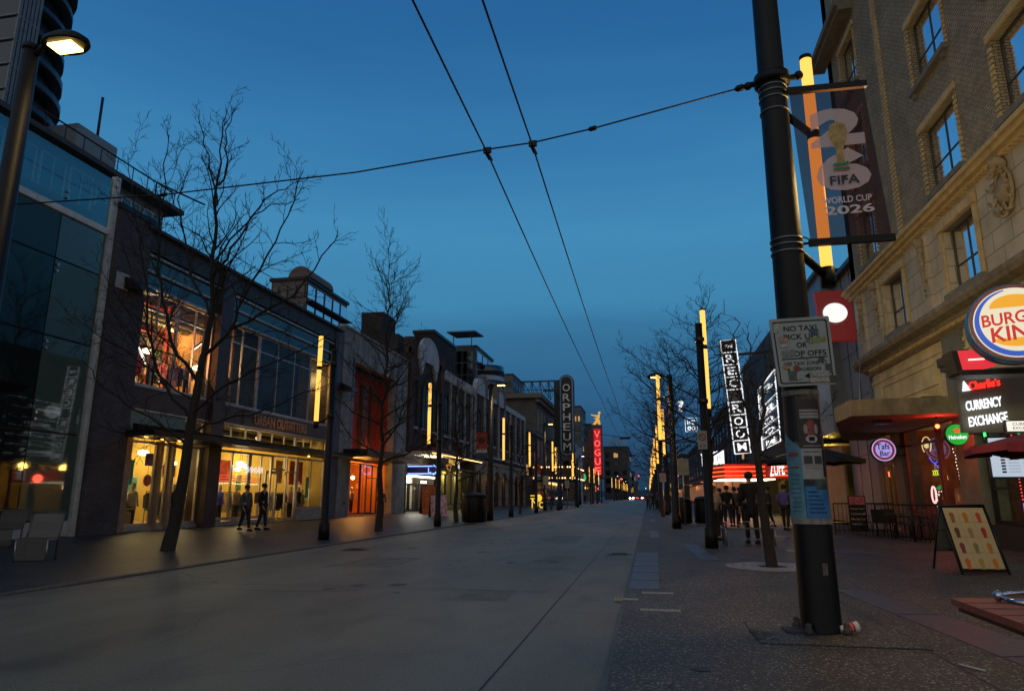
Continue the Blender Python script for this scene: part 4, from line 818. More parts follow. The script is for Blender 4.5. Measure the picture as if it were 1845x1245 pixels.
# ---- plain blocks beyond, with windows
def block(nm,lab,x0,x1,y0,y1,h,mt,wm=None,rows=0,cols=0,z0=3,dz=3.2,fy=False,glow=0,cat='building',ww=.55,base=0):
    t=thing(nm,lab,cat,((x0+x1)/2,y0,0)); m=MB(); m.box((x0,y0,base),(x1,y1,h)); m.build('wall',mt,t)
    m=MB(); m.box((x0-.2,y0-.2,h),(x1+.2,y1+.2,h+.5)); m.build('roof',m_dark,t); rd=random.Random(len(lab)); rows=max(0,min(rows,int((h-1-z0)/dz+.35))); xs_=x1 if x1<0 else x0; sgn=1 if x1<0 else -1
    for r in range(rows):
        for c in range(cols):
            z=z0+r*dz; y=y0+(y1-y0)*(c+.5)/cols; w_=(y1-y0)/cols*ww/2; gm=m_lit if rd.random()<glow else (wm or m_win)
            m=MB(); m.box((xs_,y-w_,z),(xs_+sgn*.08,y+w_,z+dz*.6)); o=m.build('window',m_dark,t); g=MB(); g.box((xs_+sgn*.08,y-w_*.85,z+.15),(xs_+sgn*.10,y+w_*.85,z+dz*.6-.15)); g.build('pane',gm,o)
    if fy:
        nc=max(2,int(abs(x1-x0)/3.4))
        for r in range(rows):
            for c in range(nc):
                z=z0+r*dz; x=x0+(x1-x0)*(c+.5)/nc; w_=abs(x1-x0)/nc*ww/2; gm=m_lit if rd.random()<glow else (wm or m_win)
                m=MB(); m.box((x-w_,y0-.08,z),(x+w_,y0,z+dz*.6)); o=m.build('window',m_dark,t); g=MB(); g.box((x-w_*.85,y0-.10,z+.15),(x+w_*.85,y0-.08,z+dz*.6-.15)); g.build('pane',gm,o)
    return t
m_blu=mat('blue_grey_render',(.30,.34,.42),.8,0,.15,.3); m_brn=mat('brown_brick_far',(.13,.08,.06),.85,0,.2,.5); m_gf=mat('dark_grey_far',(.055,.06,.07),.8); m_gf2=mat('mid_grey_far',(.10,.11,.125),.8)
block('low_shop','low dark shop between the arcade and the cornice building',-34,XL,108.2,119.8,11.5,m_dbrick,None,2,3,4.5,3.2,glow=.1)
block('low_shop','low dark brick shop just beyond the vertical sign',-34,XL,158.2,159.8,9,m_dbrick)
z=AY(1052,800,192).z
block('grey_wall_building','plain pale grey building left of the red neon tower',AY(1038,800,192).x,XL-.5,192,210,AY(1050,800,192).z,m_blu)
block('dark_block','dark brown block right of the red neon tower',-40,XL,211,280,AY(1100,820,211).z,m_brn,None,5,8,3,3.5,True,.05)
def far(nm,lab,px0,px1,py,Y,mt,rows,dep=30,glow=.05,wm=None,dz=3.3,ww=.6,z0=6,fyc=True):
    a=AY(px0,py,Y); b=AY(px1,py,Y); return block(nm,lab,a.x,b.x,Y,Y+dep,(a.z+b.z)/2,mt,wm or m_win,rows,4,z0,dz,fyc,glow,'tower' if rows>8 else 'building',ww)
far('apartment_tower','slim blue-grey tower rising behind the vertical sign',1033,1046,733,300,m_gf2,12,25,dz=4.2,z0=8)
far('apartment_tower','lower dark tower left of the neon tower, right of the slim one',1047,1064,765,330,m_gf,10,25,dz=4.2,z0=4)
q=far('hotel_block','broad hotel block with white roof lettering at the end of the left side',1087,1131,806,330,m_gf,8,60,.04,dz=4,z0=3)
m=MB(); a=AY(1090,804,330); b=AY(1130,805,330); m.text('CHATEAU GRANVILLE',((a.x+b.x)/2,329.2,a.z+.7),(1,0,0),(0,0,1),2.2,(b.x-a.x)*.92,bold=.03,depth=.2); m.build('roof_lettering',mat('roof_letters',(.4,.42,.45),.6),q)
far('apartment_tower','narrow dark tower at the right of the hotel block',1132,1142,850,420,m_gf,6,40,dz=4.5); far('distant_block','small distant block right at the street end',1143,1149,868,500,m_gf,4,40,dz=4.5)
# ---- towers seen over the roofs
def tower_over(lab,px0,px1,py_t,Y,mt,wm,rows,nx,dep,dz=3.1,cols=6,z_lo=8,nm='apartment_tower',side=True):
    a=AY(px0,py_t,Y); b=AY(px1,py_t,Y); t=thing(nm,lab,'tower',((a.x+b.x)/2,Y,0)); h=(a.z+b.z)/2
    MB().box((a.x,Y,0),(b.x,Y+dep,h)).build('wall',mt,t); MB().box((a.x-.3,Y-.3,h),(b.x+.3,Y+dep+.3,h+.5)).build('roof',m_dark,t)
    for r in range(rows):
        z=h-2.9-r*dz
        if z<z_lo: break
        for c in range(nx):
            x=a.x+(b.x-a.x)*(c+.5)/nx; w_=(b.x-a.x)/nx*.38; o=MB().box((x-w_,Y-.1,z),(x+w_,Y,z+2.1)).build('window',m_dark,t); MB().box((x-w_*.9,Y-.13,z+.1),(x+w_*.9,Y-.1,z+2.0)).build('pane',wm,o)
        if side:
            for c in range(cols):
                y=Y+dep*(c+.5)/cols; w_=dep/cols*.42; o=MB().box((b.x,y-w_,z),(b.x+.1,y+w_,z+2.3)).build('window',m_dark,t); MB().box((b.x+.1,y-w_*.92,z+.1),(b.x+.13,y+w_*.92,z+2.2)).build('pane',m_mirror,o)
            MB().box((b.x,Y,z-.55),(b.x+1.1,Y+dep,z-.35)).build('balcony_slab',m_gf2,t)
    return t,a,b,h
t,a,b,h=tower_over('brown and glass tower with a rounded top behind the clothing store roof',490,553,506,95,mat('mauve_brick',(.16,.12,.12),.85,0,.2,.6),m_win2,7,4,15,3.0,5)
m=MB(); n=8; xc=(a.x+b.x)/2+1.5; rr=(b.x-a.x)/2-1.0; m.prism([(xc-rr*math.cos(math.pi*i/n),95.4,h+.5+2.0*math.sin(math.pi*i/n)) for i in range(n+1)],(0,8,0)); m.build('curved_roof_house',MT['mauve_brick'],t)
t,a,b,h=tower_over('blue-grey tower with pale vertical piers behind the brick theatre',778,858,628,140,m_blu,m_win,5,7,16,3.3,3,10)
m=MB(); m.lathe((b.x+.2,148,0),[(4.2,0),(4.2,h-3)],24); m.build('round_corner',m_blu,t)
m=MB()
for i in range(6): m.lathe((b.x+.2,148,h-5.2-i*3.3),[(4.25,0),(4.3,.0),(4.3,2.2),(4.25,2.2)],24)
m.build('curved_window',m_win2,t)
a2=AY(824,622,139); b2=AY(856,622,139); m=MB(); m.box((a2.x,136,0),(b2.x,142,AY(840,622,136).z)); m.build('dark_bay',m_gf,t)
m=MB(); zc=AY(840,604,137).z; m.prism([(a2.x-1,134,zc),(b2.x+1.2,134,zc),(b2.x+1.2,142,zc+.6),(a2.x-1,142,zc+.6)],(0,0,.25))
for x in (a2.x,b2.x): m.tube([(x,136,zc-2.6),(x,136,zc)],.12,4)
m.build('roof_trellis',mat('trellis_grey',(.12,.14,.16),.6),t)
for k in range(4): 
    z=AY(840,640+k*22,135.9).z
    for i in range(3): x=a2.x+(b2.x-a2.x)*(i+.5)/3; w_=1.1; o=MB().box((x-w_,135.9,z-1.4),(x+w_,136,z+.9)).build('window',m_dark,t); MB().box((x-w_*.9,135.87,z-1.3),(x+w_*.9,135.9,z+.8)).build('pane',m_win2,o)
far('rooftop_block','dark windowless block on the skyline above the white gable',746,782,600,110,mat('very_dark_wall',(.03,.022,.02),.9),0,14)
far('apartment_tower','small glass tower just left of the first yellow lamp, far back',896,924,676,230,m_gf2,4,20,dz=4,z0=30)
# ---- far left: dark curved tower and the stepped building behind the glass one
c=AY(66,130,50); t=thing('curved_tower','dark curved tower with stacked balconies at the top left edge','tower',(c.x,50,0)); cx=c.x-7.3
MB().lathe((cx,50,0),[(6.2,0),(6.2,75)],36).build('core',mat('tower_core',(.02,.02,.022),.5),t)
for i in range(22):
    m=MB(); z=16+i*2.7; m.lathe((cx+.25*math.sin(i*.5),50,z),[(6.3,0),(7.3+.25*math.sin(i*.9),0.0),(7.3+.25*math.sin(i*.9),.95),(7.2,.95),(7.2,.2),(6.3,.2)],36); m.build('balcony',mat('balcony_dark',(.028,.026,.026),.35,.2),t)
m=MB(); d=c.x-12
m2=thing('curtain_wall_block','blue glass curtain wall block at the top left corner','building',(-27,28,0)); 
X1=AY(18,100,27).x; Y2=AX(62,100,X1).y; MB().box((X1-8,27,0),(X1,Y2,40)).build('wall',m_win2,m2); m=MB()
for i in range(22): m.box((X1,27,6+i*1.5),(X1+.08,Y2,6.08+i*1.5)); m.box((X1-8,26.9,6+i*1.5),(X1,27,6.08+i*1.5))
for i in range(6): m.box((X1,27+(Y2-27.2)*i/5,0),(X1+.1,27.15+(Y2-27.2)*i/5,40))
m.build('mullion',m_grey,m2); 
A=AX(135,258,-32); B=AX(292,408,-32); t=thing('stepped_apartments','pale stepped apartment block with roof terraces above the glass building','building',(-32,A.y,0)); h=(A.z+B.z)/2
m=MB(); m.box((-44,A.y-8,0),(-32,B.y,h)); m.box((-44,B.y,0),(-33,B.y+2.5,h-2.4)); m.build('wall',mat('pale_render',(.22,.26,.28),.8,0,.15,.5),t)
m=MB(); m.box((-45,A.y-8,h),(-31,B.y+.8,h+.3)); m.box((-45,A.y-8,h-3.1),(-31.2,B.y+1.6,h-2.9)); m.box((-45,B.y,h-2.4),(-31.5,B.y+3.5,h-2.1)); m.build('roof_slab',mat('dark_slab',(.06,.06,.06),.8),t)
for r in range(3):
    for i in range(7): y=A.y-6+i*(B.y-A.y+6)/7; window(t,'x',-31.95,y,y+1.7,h-2.8-r*3.1,h-.5-r*3.1,m_white,m_win2,2,1,.1,.1)
m=MB(); m.box((-40,A.y+1,h+.3),(-33,A.y+4.2,h+3.0)); m.build('penthouse',MT['pale_render'],t)
m=MB(); m.tube([(-33.5,A.y+3,h+3),(-33.5,A.y+3,h+6.0)],.09,5); m.tube([(-33,A.y+8,h+.3),(-33,A.y+8,h+2.4),(-32,A.y+12,h+2.4)],.07,5); m.tube([(-31.3,A.y-4,h+1.3),(-31.3,B.y,h+1.3)],.05,4)
for i in range(10): m.tube([(-31.3,A.y-4+i*(B.y-A.y+4)/9,h+.3),(-31.3,A.y-4+i*(B.y-A.y+4)/9,h+1.3)],.03,4)
m.build('roof_railing',m_dark,t)
# ================================================================ RIGHT SIDE
XR=8.8
m_yb=brick('buff_brick',(.40,.32,.19),(.28,.225,.14),(.07,.06,.045),.21,.085,.85,.6,.3)
m_yb2=mat('buff_trim',(.50,.36,.16),.75,0,.25,3,.3,20); m_ash=brick('ashlar',(.52,.45,.32),(.46,.40,.285),(.16,.14,.105),.95,.52,.8,.35,.3)
m_cream=mat('cream_render',(.60,.47,.24),.8,0,.3,1.1,.2,15); m_orn=mat('carved_ornament',(.30,.23,.13),.8,0,.4,6,.5,20)
t=thing('buff_brick_building','tall buff brick building with deep windows over a stone storey and curved cornice','building',(8.8,20,0)); bb=t
Y0=6; Y1=30
cols=[(26.35,28.25),(19.2,21.5),(14.7,17.0),(9.6,12.0)]; rows=[(10.15,12.35),(13.8,16.05),(17.45,19.75),(21.1,23.4),(24.8,27.1)]
holes=[(a,b,c,d) for a,b in cols for c,d in rows]+[(24.3,26.2,6.95,8.85),(19.0,20.95,6.95,8.85),(13.6,15.6,6.95,8.85)]
m=MB(); wallgrid(m,'x',XR,XR+.75,Y0,Y1,9.75,30,[h for h in holes if h[2]>9]); m.box((XR,Y1-.6,9.75),(30,Y1,30)); m.build('brick_wall',m_yb,t)
m=MB(); wallgrid(m,'x',XR-.02,XR+.75,Y0,Y1-.25,6.6,9.35,[h for h in holes if h[2]<9]); m.box((XR,Y1-.6,6.6),(30,Y1-.03,9.35)); m.build('stone_storey',m_ash,t)
m=MB(); m.box((XR+3.0,Y0,3.9),(XR+3.2,Y1-.6,30)); m.build('inner_wall',mat('room_dark',(.05,.045,.03),.8),t)
# moulded belt course between brick and stone
m=MB(); m.box((XR-.12,Y0,9.35),(XR+.7,Y1+.12,9.47)); m.box((XR-.26,Y0,9.47),(XR+.7,Y1+.26,9.62)); m.box((XR-.36,Y0,9.62),(XR+.7,Y1+.36,9.75)); m.build('belt_course',m_yb2,t)
m=MB()
for i in range(110): y=Y0+i*.22; m.box((XR-.2,y,9.30),(XR-.02,y+.11,9.35))
m.build('dentil_band',m_yb2,t)['kind']='stuff'
m=MB(); m.box((XR-.55,26.0,20.35),(XR,Y1+.5,20.55)); m.box((XR-.7,26.0,20.55),(XR,Y1+.7,20.8)); m.build('corner_cornice',mat('dark_cornice',(.16,.14,.11),.8),t)
# quoin strips of raised header bricks
m=MB()
for y in (24.0,):
    for i in range(125):
        z=9.85+i*.16
        if z<29.5: m.box((XR-.05,y-.2,z),(XR,y+.2,z+.11))
m.build('quoin_strip',m_yb2,t)
for (a,b,c,d) in holes:
    st=c<9; k=.22
    f=window(t,'x',XR+k,a+.02,b-.02,c+.02,d-.02,mat('bronze_frame',(.05,.045,.035),.5,.2),m_mirror,2,1,.055,.06,[c+(d-c)*.42])
    m=MB(); m.box((XR-.17,a-.16,c-.16),(XR+k,b+.16,c-.003)); 
    for y in (a+.0,b-.14): m.box((XR-.12,y,c-.34),(XR,y+.14,c-.16))
    m.build('sill',mat('grey_sill',(.17,.155,.12),.8),f)
    m=MB()
    if not st:
        m.box((XR-.06,a-.18,d),(XR-.003,b+.18,d+.2)); 
        n=int((d-c)/.16)
        for i in range(n): z=c+i*.16; m.box((XR-.045,a-.16,z),(XR-.003,a-.003,z+.1)); m.box((XR-.045,b+.003,z),(XR-.003,b+.16,z+.1))
    else: m.box((XR-.14,a-.24,d),(XR-.03,b+.24,d+.26)); m.box((XR-.08,a-.2,c),(XR-.03,a-.003,d)); m.box((XR-.08,b+.003,c),(XR-.03,b+.2,d))
    m.build('surround',m_yb2,f)
# carved drops and cartouche
for y in (22.3,26.9,28.7):
    m=MB(); m.box((XR-.12,y-.22,6.7),(XR-.02,y+.22,9.2)); o=m.build('pilaster',m_ash,t)
    m=MB(); m.ball((XR-.16,y,9.0),.2,8); 
    rd=random.Random(int(y*10))
    for i in range(11): m.ball((XR-.15+rd.uniform(-.03,.02),y+rd.uniform(-.07,.07),8.75-i*.14),.13-.008*i,6)
    m.build('carved_drop',m_orn,t)
m=MB(); cc=Vector((XR-.05,17.3,8.5)); rd=random.Random(4)
for i in range(10):
    a=i/10*6.283; b0=cc+Vector((-.06,.40*math.sin(a),.58*math.cos(a))); m.tube([b0+Vector((-.03-.02*k,(.13-.014*k)*math.cos(k*.8+a),(.13-.014*k)*math.sin(k*.8+a))) for k in range(9)],[.05-.004*k for k in range(9)],6)
m.tube([cc+Vector((-.05,.38*math.sin(k*.3142),.56*math.cos(k*.3142))) for k in range(21)],.05,6)
m.lathe(cc,[(.36,0),(.33,.08),(.2,.13),(.01,.16)],16,Matrix.Rotation(R_(-90),3,'Y')); m.ball(cc+Vector((-.1,0,.72)),.2,8); m.ball(cc+Vector((-.1,-.2,.6)),.12,6); m.ball(cc+Vector((-.1,.2,.6)),.12,6); m.build('cartouche',m_orn,t)
# lower cornice bending round the corner
def curved(prof,n=7,r=1.6,y_end=Y1):
    """prof: list of (out,z); swept along the front and round the corner"""
    path=[(XR,Y0),(XR,y_end-r)]+[(XR+r-r*math.cos(a),y_end-r+r*math.sin(a)) for a in [math.pi/2*i/n for i in range(1,n+1)]]+[(XR+8,y_end)]
    nr=[(-1,0),(-1,0)]+[(-math.cos(a),math.sin(a)) for a in [math.pi/2*i/n for i in range(1,n+1)]]+[(0,1)]
    m=MB(); rings=[[m.bm.verts.new((p[0]+q[0]*o,p[1]+q[1]*o,z)) for o,z in prof] for p,q in zip(path,nr)]
    for a,b in zip(rings,rings[1:]):
        for i in range(len(prof)-1): m._f([a[i],b[i],b[i+1],a[i+1]])
    return m
curved([(0,5.85),(.10,5.85),(.14,6.0),(.30,6.05),(.36,6.15),(.62,6.22),(.7,6.34),(.7,6.46),(.1,6.62),(0,6.62)]).build('lower_cornice',mat('weathered_cornice',(.20,.165,.11),.8,0,.4,4,.5,12),t)
m=MB()
for i in range(130):
    y=Y0+i*.17
    if y<Y1-1.8: m.box((XR-.32,y,5.93),(XR-.1,y+.085,6.04))
m.build('dentil_band',m_yb2,t)['kind']='stuff'
curved([(-.3,3.6),(.02,3.6),(.02,5.85),(0,5.85)]).build('cream_fascia',m_cream,t)
curved([(.02,5.5),(.07,5.5),(.07,5.62),(.02,5.62)]).build('fascia_moulding',m_cream,t)
m=MB()
for y0_,y1_ in ((22.6,27.7),(10,21)):
    m.box((XR-.07,y0_,5.25),(XR-.02,y1_,5.32)); m.box((XR-.07,y0_,4.62),(XR-.02,y1_,4.69)); m.box((XR-.07,y0_,4.69),(XR-.02,y0_+.07,5.25)); m.box((XR-.07,y1_-.07,4.69),(XR-.02,y1_,5.25))
for i in range(26): y=22.4+i*.2; m.box((XR-.05,y,3.95),(XR-.02,y+.05,4.5))
m.build('fascia_moulding',m_cream,t)
# concrete canopy over the corner bar
m=MB(); m.prism([(XR-.13,20.1,3.47),(5.62,20.4,3.47),(5.66,22.3,3.47),(7.7,29.6,3.47),(XR-.1,29.6,3.47)],(0,0,.45)); m.build('canopy',mat('stained_concrete',(.17,.13,.085),.85,0,.4,3,.2,20,stretch=(1,6,.6)),t)
m=MB(); m.box((6.6,21.5,3.36),(7.0,22.0,3.46)); m.build('canopy_floodlight',m_dark,t)
m=MB(); m.box((XR-1.2,20.8,3.93),(XR-.7,23.2,4.02)); m.build('canopy_ledge',m_dark,t)
# pillars at street level
m=MB(); m.box((XR-.12,20.6,0),(XR+.5,21.85,5.85)); m.build('pillar',mat('grey_pillar',(.17,.16,.13),.8,0,.25,1.5),t)
m=MB(); m.box((XR-.25,20.45,5.0),(XR+.4,22.0,5.25)); m.box((XR-.2,20.5,4.85),(XR+.4,21.95,5.0)); m.build('pillar_capital',mat('dark_capital',(.07,.065,.055),.8),t)
m=MB(); m.box((XR-.06,26.4,0),(XR+.5,27.05,3.62)); m.box((XR+.2,29.3,0),(XR+.7,29.9,3.62)); m.build('stone_pier',mat('dark_granite_pier',(.055,.055,.055),.6,0,.4,8),t)
m=MB(); m.box((XR-.02,21.9,0),(XR+.25,26.4,.75)); m.box((XR+.1,27.05,.0),(XR+.4,27.8,3.6)); m.build('low_wall',mat('maroon_wall',(.12,.03,.02),.6,0,.3,2),t)
# bar interior
m=MB(); m.box((XR+2.6,21.9,.02),(XR+2.7,27,3.6)); m.box((XR,21.7,.02),(XR+2.6,21.85,3.6)); m.box((XR+.3,26.9,.02),(XR+2.6,27.0,3.6)); m.build('bar_wall',mat('brown_bar_wall',(.20,.075,.03),.8,0,.5,1.5),t)
for a,b in ((21.95,23.45),(23.55,26.35)): window(t,'x',XR+.1,a,b,.78,3.55,mat('red_frame',(.16,.03,.02),.5),m_clear,1,1,.09,.1,[3.0])
plight('bar_light',(XR+1.4,23.2,3.0),22,(1,.30,.12),.2,t); plight('bar_light',(XR+1.4,25.6,2.9),20,(1,.38,.16),.2,t)
d=window(t,'x',XR+.25,27.85,29.2,.05,3.3,mat('timber_frame',(.30,.14,.05),.6),m_clear,2,1,.13,.1,[2.5]); d.name='door'
m=MB(); m.box((XR+2.0,27.1,.02),(XR+2.1,29.9,3.5)); m.build('bar_entrance_wall',mat('ochre_bar_wall',(.5,.33,.10),.8),t); plight('bar_light',(XR+1.2,28.5,3.0),30,(1,.62,.2),.2,t)
# currency exchange bay right of the pillar
m=MB(); m.box((XR+2.2,6,.02),(XR+2.3,20.5,3.6)); m.build('booth_wall',mat('booth_wall',(.11,.10,.05),.8),t)
for a,b in ((16.8,20.5),(12.6,16.7),(8.5,12.5)): window(t,'x',XR+.1,a,b,.6,3.5,m_dark,m_clear,2,1,.1,.1,[1.5])
m=MB(); m.box((XR-.05,6,0),(XR+.3,20.6,.58)); m.build('booth_base',mat('booth_base',(.025,.025,.025),.5),t)
plight('booth_light',(XR+1.2,18,3.0),14,(.9,.9,.35),.2,t)
# ---- lamps and signs on it
q=thing('sign_cabinet','round blue-rimmed BURGER KING drum sign with bun emblem, at the right edge','sign',(6.2,13.2,4.25))
c=Vector((6.38,13.0,4.25)); ax=Matrix.Rotation(R_(90),3,'X')@Matrix.Identity(3); tz=Matrix.Rotation(R_(-14),3,'Z'); ax=tz@ax; rx=ax@Vector((1,0,0)); up=Vector((0,0,1)); nn=rx.cross(up); R1=.66
def disc(r,d,z): return [(max(r-.0,0.001),z),(max(r,0.001),z+d)]
m=MB(); m.lathe(c,[(.001,-.55),(.60,-.55),(.68,-.50),(.70,-.40),(.705,-.24),(.68,-.22),(.68,-.18),(.705,-.16),(.705,-.02),(.68,0),(.66,.0),(.66,-.04),(.001,-.04)],44,ax); m.build('drum',mat('blue_drum',(.035,.10,.20),.35,.2,.2,2),q)
F=lambda a,r,dz,sx=1.0,sz=1.0,ox=0,oz=0: c+nn*dz+rx*(ox+r*math.cos(a)*sx)+up*(oz+r*math.sin(a)*sz)
def ring(r0,r1,dz,nm,mt):
    m=MB(); n=48
    for i in range(n):
        a0=6.2832*i/n; a1=6.2832*(i+1)/n; m.quad(F(a0,r0,dz),F(a1,r0,dz),F(a1,r1,dz),F(a0,r1,dz))
    return m.build(nm,mt,q,rec=False)
m=MB(); m._f([m.bm.verts.new(F(6.2832*i/48,.62,.015)) for i in range(48)]); m.build('lit_face',emi('sign_cream',(.95,.85,.62),.85),q,rec=False)
ring(.635,.665,.012,'red_rim',mat('deep_red_rim',(.2,.02,.02),.5)); 
m=MB(); n=40
for i in range(n):
    a0=R_(100)+R_(280)*i/n; a1=R_(100)+R_(280)*(i+1)/n; w0=.02+.075*math.sin(math.pi*i/n); w1=.02+.075*math.sin(math.pi*(i+1)/n)
    m.quad(F(a0,.60,.022),F(a0,.60-w0,.022),F(a1,.60-w1,.022),F(a1,.60,.022))
m.build('blue_crescent',emi('sign_blue',(.01,.09,.55),.9),q,rec=False)
m=MB()
P=[F(math.pi*i/16,.37,.026,1,.62,0.02,.27) for i in range(17)]; m._f([m.bm.verts.new(p) for p in P]); P=[F(math.pi+math.pi*i/16,.37,.026,1,.42,0.02,-.27) for i in range(17)]; m._f([m.bm.verts.new(p) for p in P]); m.build('bun',emi('sign_orange',(.95,.42,.02),.9),q,rec=False)
m=MB(); rr=(rx+up*.08).normalized(); m.text('BURGER',c+nn*.034+up*-.02+rx*.0,rr,up,.22,.98,bold=.045); m.text('KING',c+nn*.034+up*-.31+rx*.02,rr,up,.27,.80,bold=.05); m.build('lettering',emi('sign_red',(.62,.012,.012),.9),q,rec=False)
m=MB(); m.tube([c+Vector((.2,.3,-.62)),c+Vector((2.8,.9,-.62))],.05,6); m.tube([c+Vector((.2,.3,.4)),c+Vector((2.8,.9,.5))],.05,6); m.build('bracket',m_dark,q)
q=thing('light_box','red lit wedge-shaped light box under the round drum sign','sign',(6.2,14,3.8))
m=MB(); p=[AY(1722,632,14),AY(1733,668,14),AY(1845,655,14),AY(1845,640,14)]; m.prism([p[0],p[1],Vector((6.45,14,3.68)),Vector((6.35,14,3.98))],(0,.35,0)); m.build('red_face',emi('lightbox_red',(.85,.03,.05),.9),q)
m=MB(); m.prism([p[0]-Vector((.08,.01,0)),p[1]-Vector((.08,.01,.05)),p[1]+Vector((.02,-.01,-.05)),p[0]+Vector((.02,-.01,0))],(0,.45,0)); m.box((5.82,13.95,3.5),(9,14.5,3.60)); m.build('casing',m_dark,q)
MB().tube([(5.98,13.97,3.79),(6.25,13.97,3.80)],.012,6).build('tube_lamp',emi('pinkish_tube',(1,.6,.5),3),q)
q=thing('shop_sign','white and red lit lettering Charlie\'s CURRENCY EXCHANGE on a grey panel','sign',(7,16.05,3.2))
MB().box((6.58,16.06,2.62),(8.7,16.2,3.98)).build('panel',mat('grey_sign_panel',(.13,.13,.11),.6,0,.15,2),q)
u=Vector((1,0,.14)).normalized(); v=Vector((0,0,1))
MB().text("Charlie's",(7.07,16.0,3.53),u,v,.19,.60,bold=.03,depth=.05).build('red_lettering',emi('letter_red',(1,.03,.02),1.3),q)
MB().prism([(6.66,16.0,3.48),(6.82,16.0,3.50),(6.70,16.0,3.70)],(0,.05,0)).build('logo_triangle',m_wneon,q)
m=MB(); m.text('CURRENCY',(7.01,16.0,3.10),u,v,.21,.70,bold=.05,depth=.02); m.text('EXCHANGE',(7.05,16.0,2.77),u,v,.21,.75,bold=.05,depth=.02); m.build('white_lettering',m_wneon,q)
q=thing('shop_sign','small white lit sign reading CURRENCY EXCHANGE below the big lettering','sign',(7.6,15.8,2.75))
m=MB(); m.box((7.28,15.7,2.60),(8.05,15.8,2.80)); m.build('box',emi('cream_lightbox',(1,.93,.8),1.0),q)
m=MB(); m.text('CURRENCY',(7.6,15.69,2.71),(1,0,0),v,.055,.5,bold=.01); m.text('EXCHANGE',(7.6,15.69,2.63),(1,0,0),v,.055,.5,bold=.01); m.build('lettering',m_dark,q)
m=MB(); m.box((7.24,15.78,2.57),(8.1,15.84,2.83)); m.tube([(8,15.85,2.7),(8.9,16.3,2.7)],.02,5); m.build('casing',m_dark,q)
q=thing('rate_board','pale lit exchange rate screen with rows of little flags','screen',(7.7,17,2)); 
m=MB(); m.box((7.46,17.0,1.72),(8.35,17.08,2.56)); m.build('screen',emi('screen_pale',(.62,.72,.85),.75),q)
m=MB()
for i in range(9): m.box((7.76,16.985,1.82+i*.065),(7.98,16.998,1.828+i*.065)); m.box((8.05,16.985,1.82+i*.065),(8.2,16.998,1.828+i*.065))
m.build('figures',m_grey,q)
m=MB(); fl=[mat('flag_%d'%i,c,.6) for i,c in enumerate(((.4,.03,.04),(.03,.05,.35),(.05,.25,.08)))]
for i in range(9):
    m=MB(); m.box((7.62,16.98,1.80+i*.065),(7.70,16.998,1.84+i*.065)); m.build('flag_symbol',fl[(i*5)%3],q)
MB().box((7.42,17.08,1.68),(8.4,17.14,2.60)).build('casing',m_dark,q); MB().box((8.3,17.1,0),(8.36,17.16,1.7)).build('stand',m_dark,q)
# bar sign, beer sign, neon
q=thing('bar_sign','round lilac-lit sign reading Tafs Bar on a bracket over the terrace','sign',(8.0,26,2.87)); c=Vector((8.05,25.95,2.87)); ax=Matrix.Rotation(R_(90),3,'X')
MB().lathe(c,[(.001,-.12),(.42,-.12),(.42,0),(.40,.02),(.001,.02)],36,ax).build('casing',m_dark,q)
def ringp(c,r0,r1,y,nm,mt,q,n=36):
    m=MB()
    for i in range(n):
        a0=6.2832*i/n; a1=6.2832*(i+1)/n; C=lambda a,r: Vector((c.x+r*math.cos(a),y,c.z+r*math.sin(a))); m.quad(C(a0,r0),C(a1,r0),C(a1,r1),C(a0,r1))
    return m.build(nm,mt,q,rec=False)
ringp(c,.001,.27,c.y-.03,'lit_face',emi('lilac_face',(.50,.42,1),.75),q); ringp(c,.28,.35,c.y-.03,'maroon_ring',emi('maroon_ring',(.25,.02,.06),.8),q); ringp(c,.35,.385,c.y-.03,'lilac_rim',emi('lilac_rim',(.65,.5,.9),.8),q)
m=MB(); m.text('Tafs',(8.03,25.9,2.88),(1,0,.05),v,.21,.42,bold=.04); m.text('Bar',(8.07,25.9,2.66),(1,0,.05),v,.18,.32,bold=.04); m.build('lettering',mat('plum_lettering',(.02,.008,.03),.5),q)
m=MB(); m.tube([(8.4,26,3.0),(8.85,26.3,3.0)],.02,5); m.tube([(8.4,26,2.7),(8.85,26.3,2.7)],.02,5); m.build('bracket',m_dark,q)
q=thing('beer_sign','round green lit beer sign with a red star reading Heineken','sign',(8.0,20,2.9)); c=Vector((8.0,19.95,2.88))
MB().lathe(c,[(.001,-.1),(.29,-.1),(.29,.0),(.001,.01)],32,ax).build('casing',m_dark,q); ringp(c,.001,.27,c.y-.03,'lit_face',emi('beer_green',(.02,.40,.04),.9),q)
m=MB(); P=[Vector((c.x+(.10 if i%2==0 else .042)*math.sin(math.pi*i/5),c.y-.045,c.z+.10+(.10 if i%2==0 else .042)*math.cos(math.pi*i/5))) for i in range(10)]; m._f([m.bm.verts.new(p) for p in P]); m.build('red_star',emi('star_red',(1,.05,.02),1.2),q,rec=False)
MB().text('Heineken',(c.x,c.y-.045,c.z-.12),(1,0,.03),v,.11,.42,bold=.03).build('lettering',m_wneon,q); MB().tube([(8.28,20,2.9),(8.8,20.3,2.9)],.02,5).build('bracket',m_dark,q)
q=thing('neon_outline','bright green neon strip bent round the shop pillar corner','neon sign',(8.5,19.8,2.8))
m=MB(); m.tube([(8.42,19.6,3.12),(8.50,19.6,3.12),(8.52,19.6,2.62)],.03,6); m.tube([(8.66,18.5,3.02),(9.0,18.5,3.02),(9.02,18.5,2.62)],.022,6); m.build('neon_tube',emi('green_neon',(.05,1,.18),2),q); plight('green_glow',(8.5,19.3,2.8),3,(.1,1,.2),.1,q)
q=thing('warning_lamp','small red lamp hanging under the concrete canopy edge','lamp',(8.1,20.9,3.2)); p=AY(1689,768,20.9)
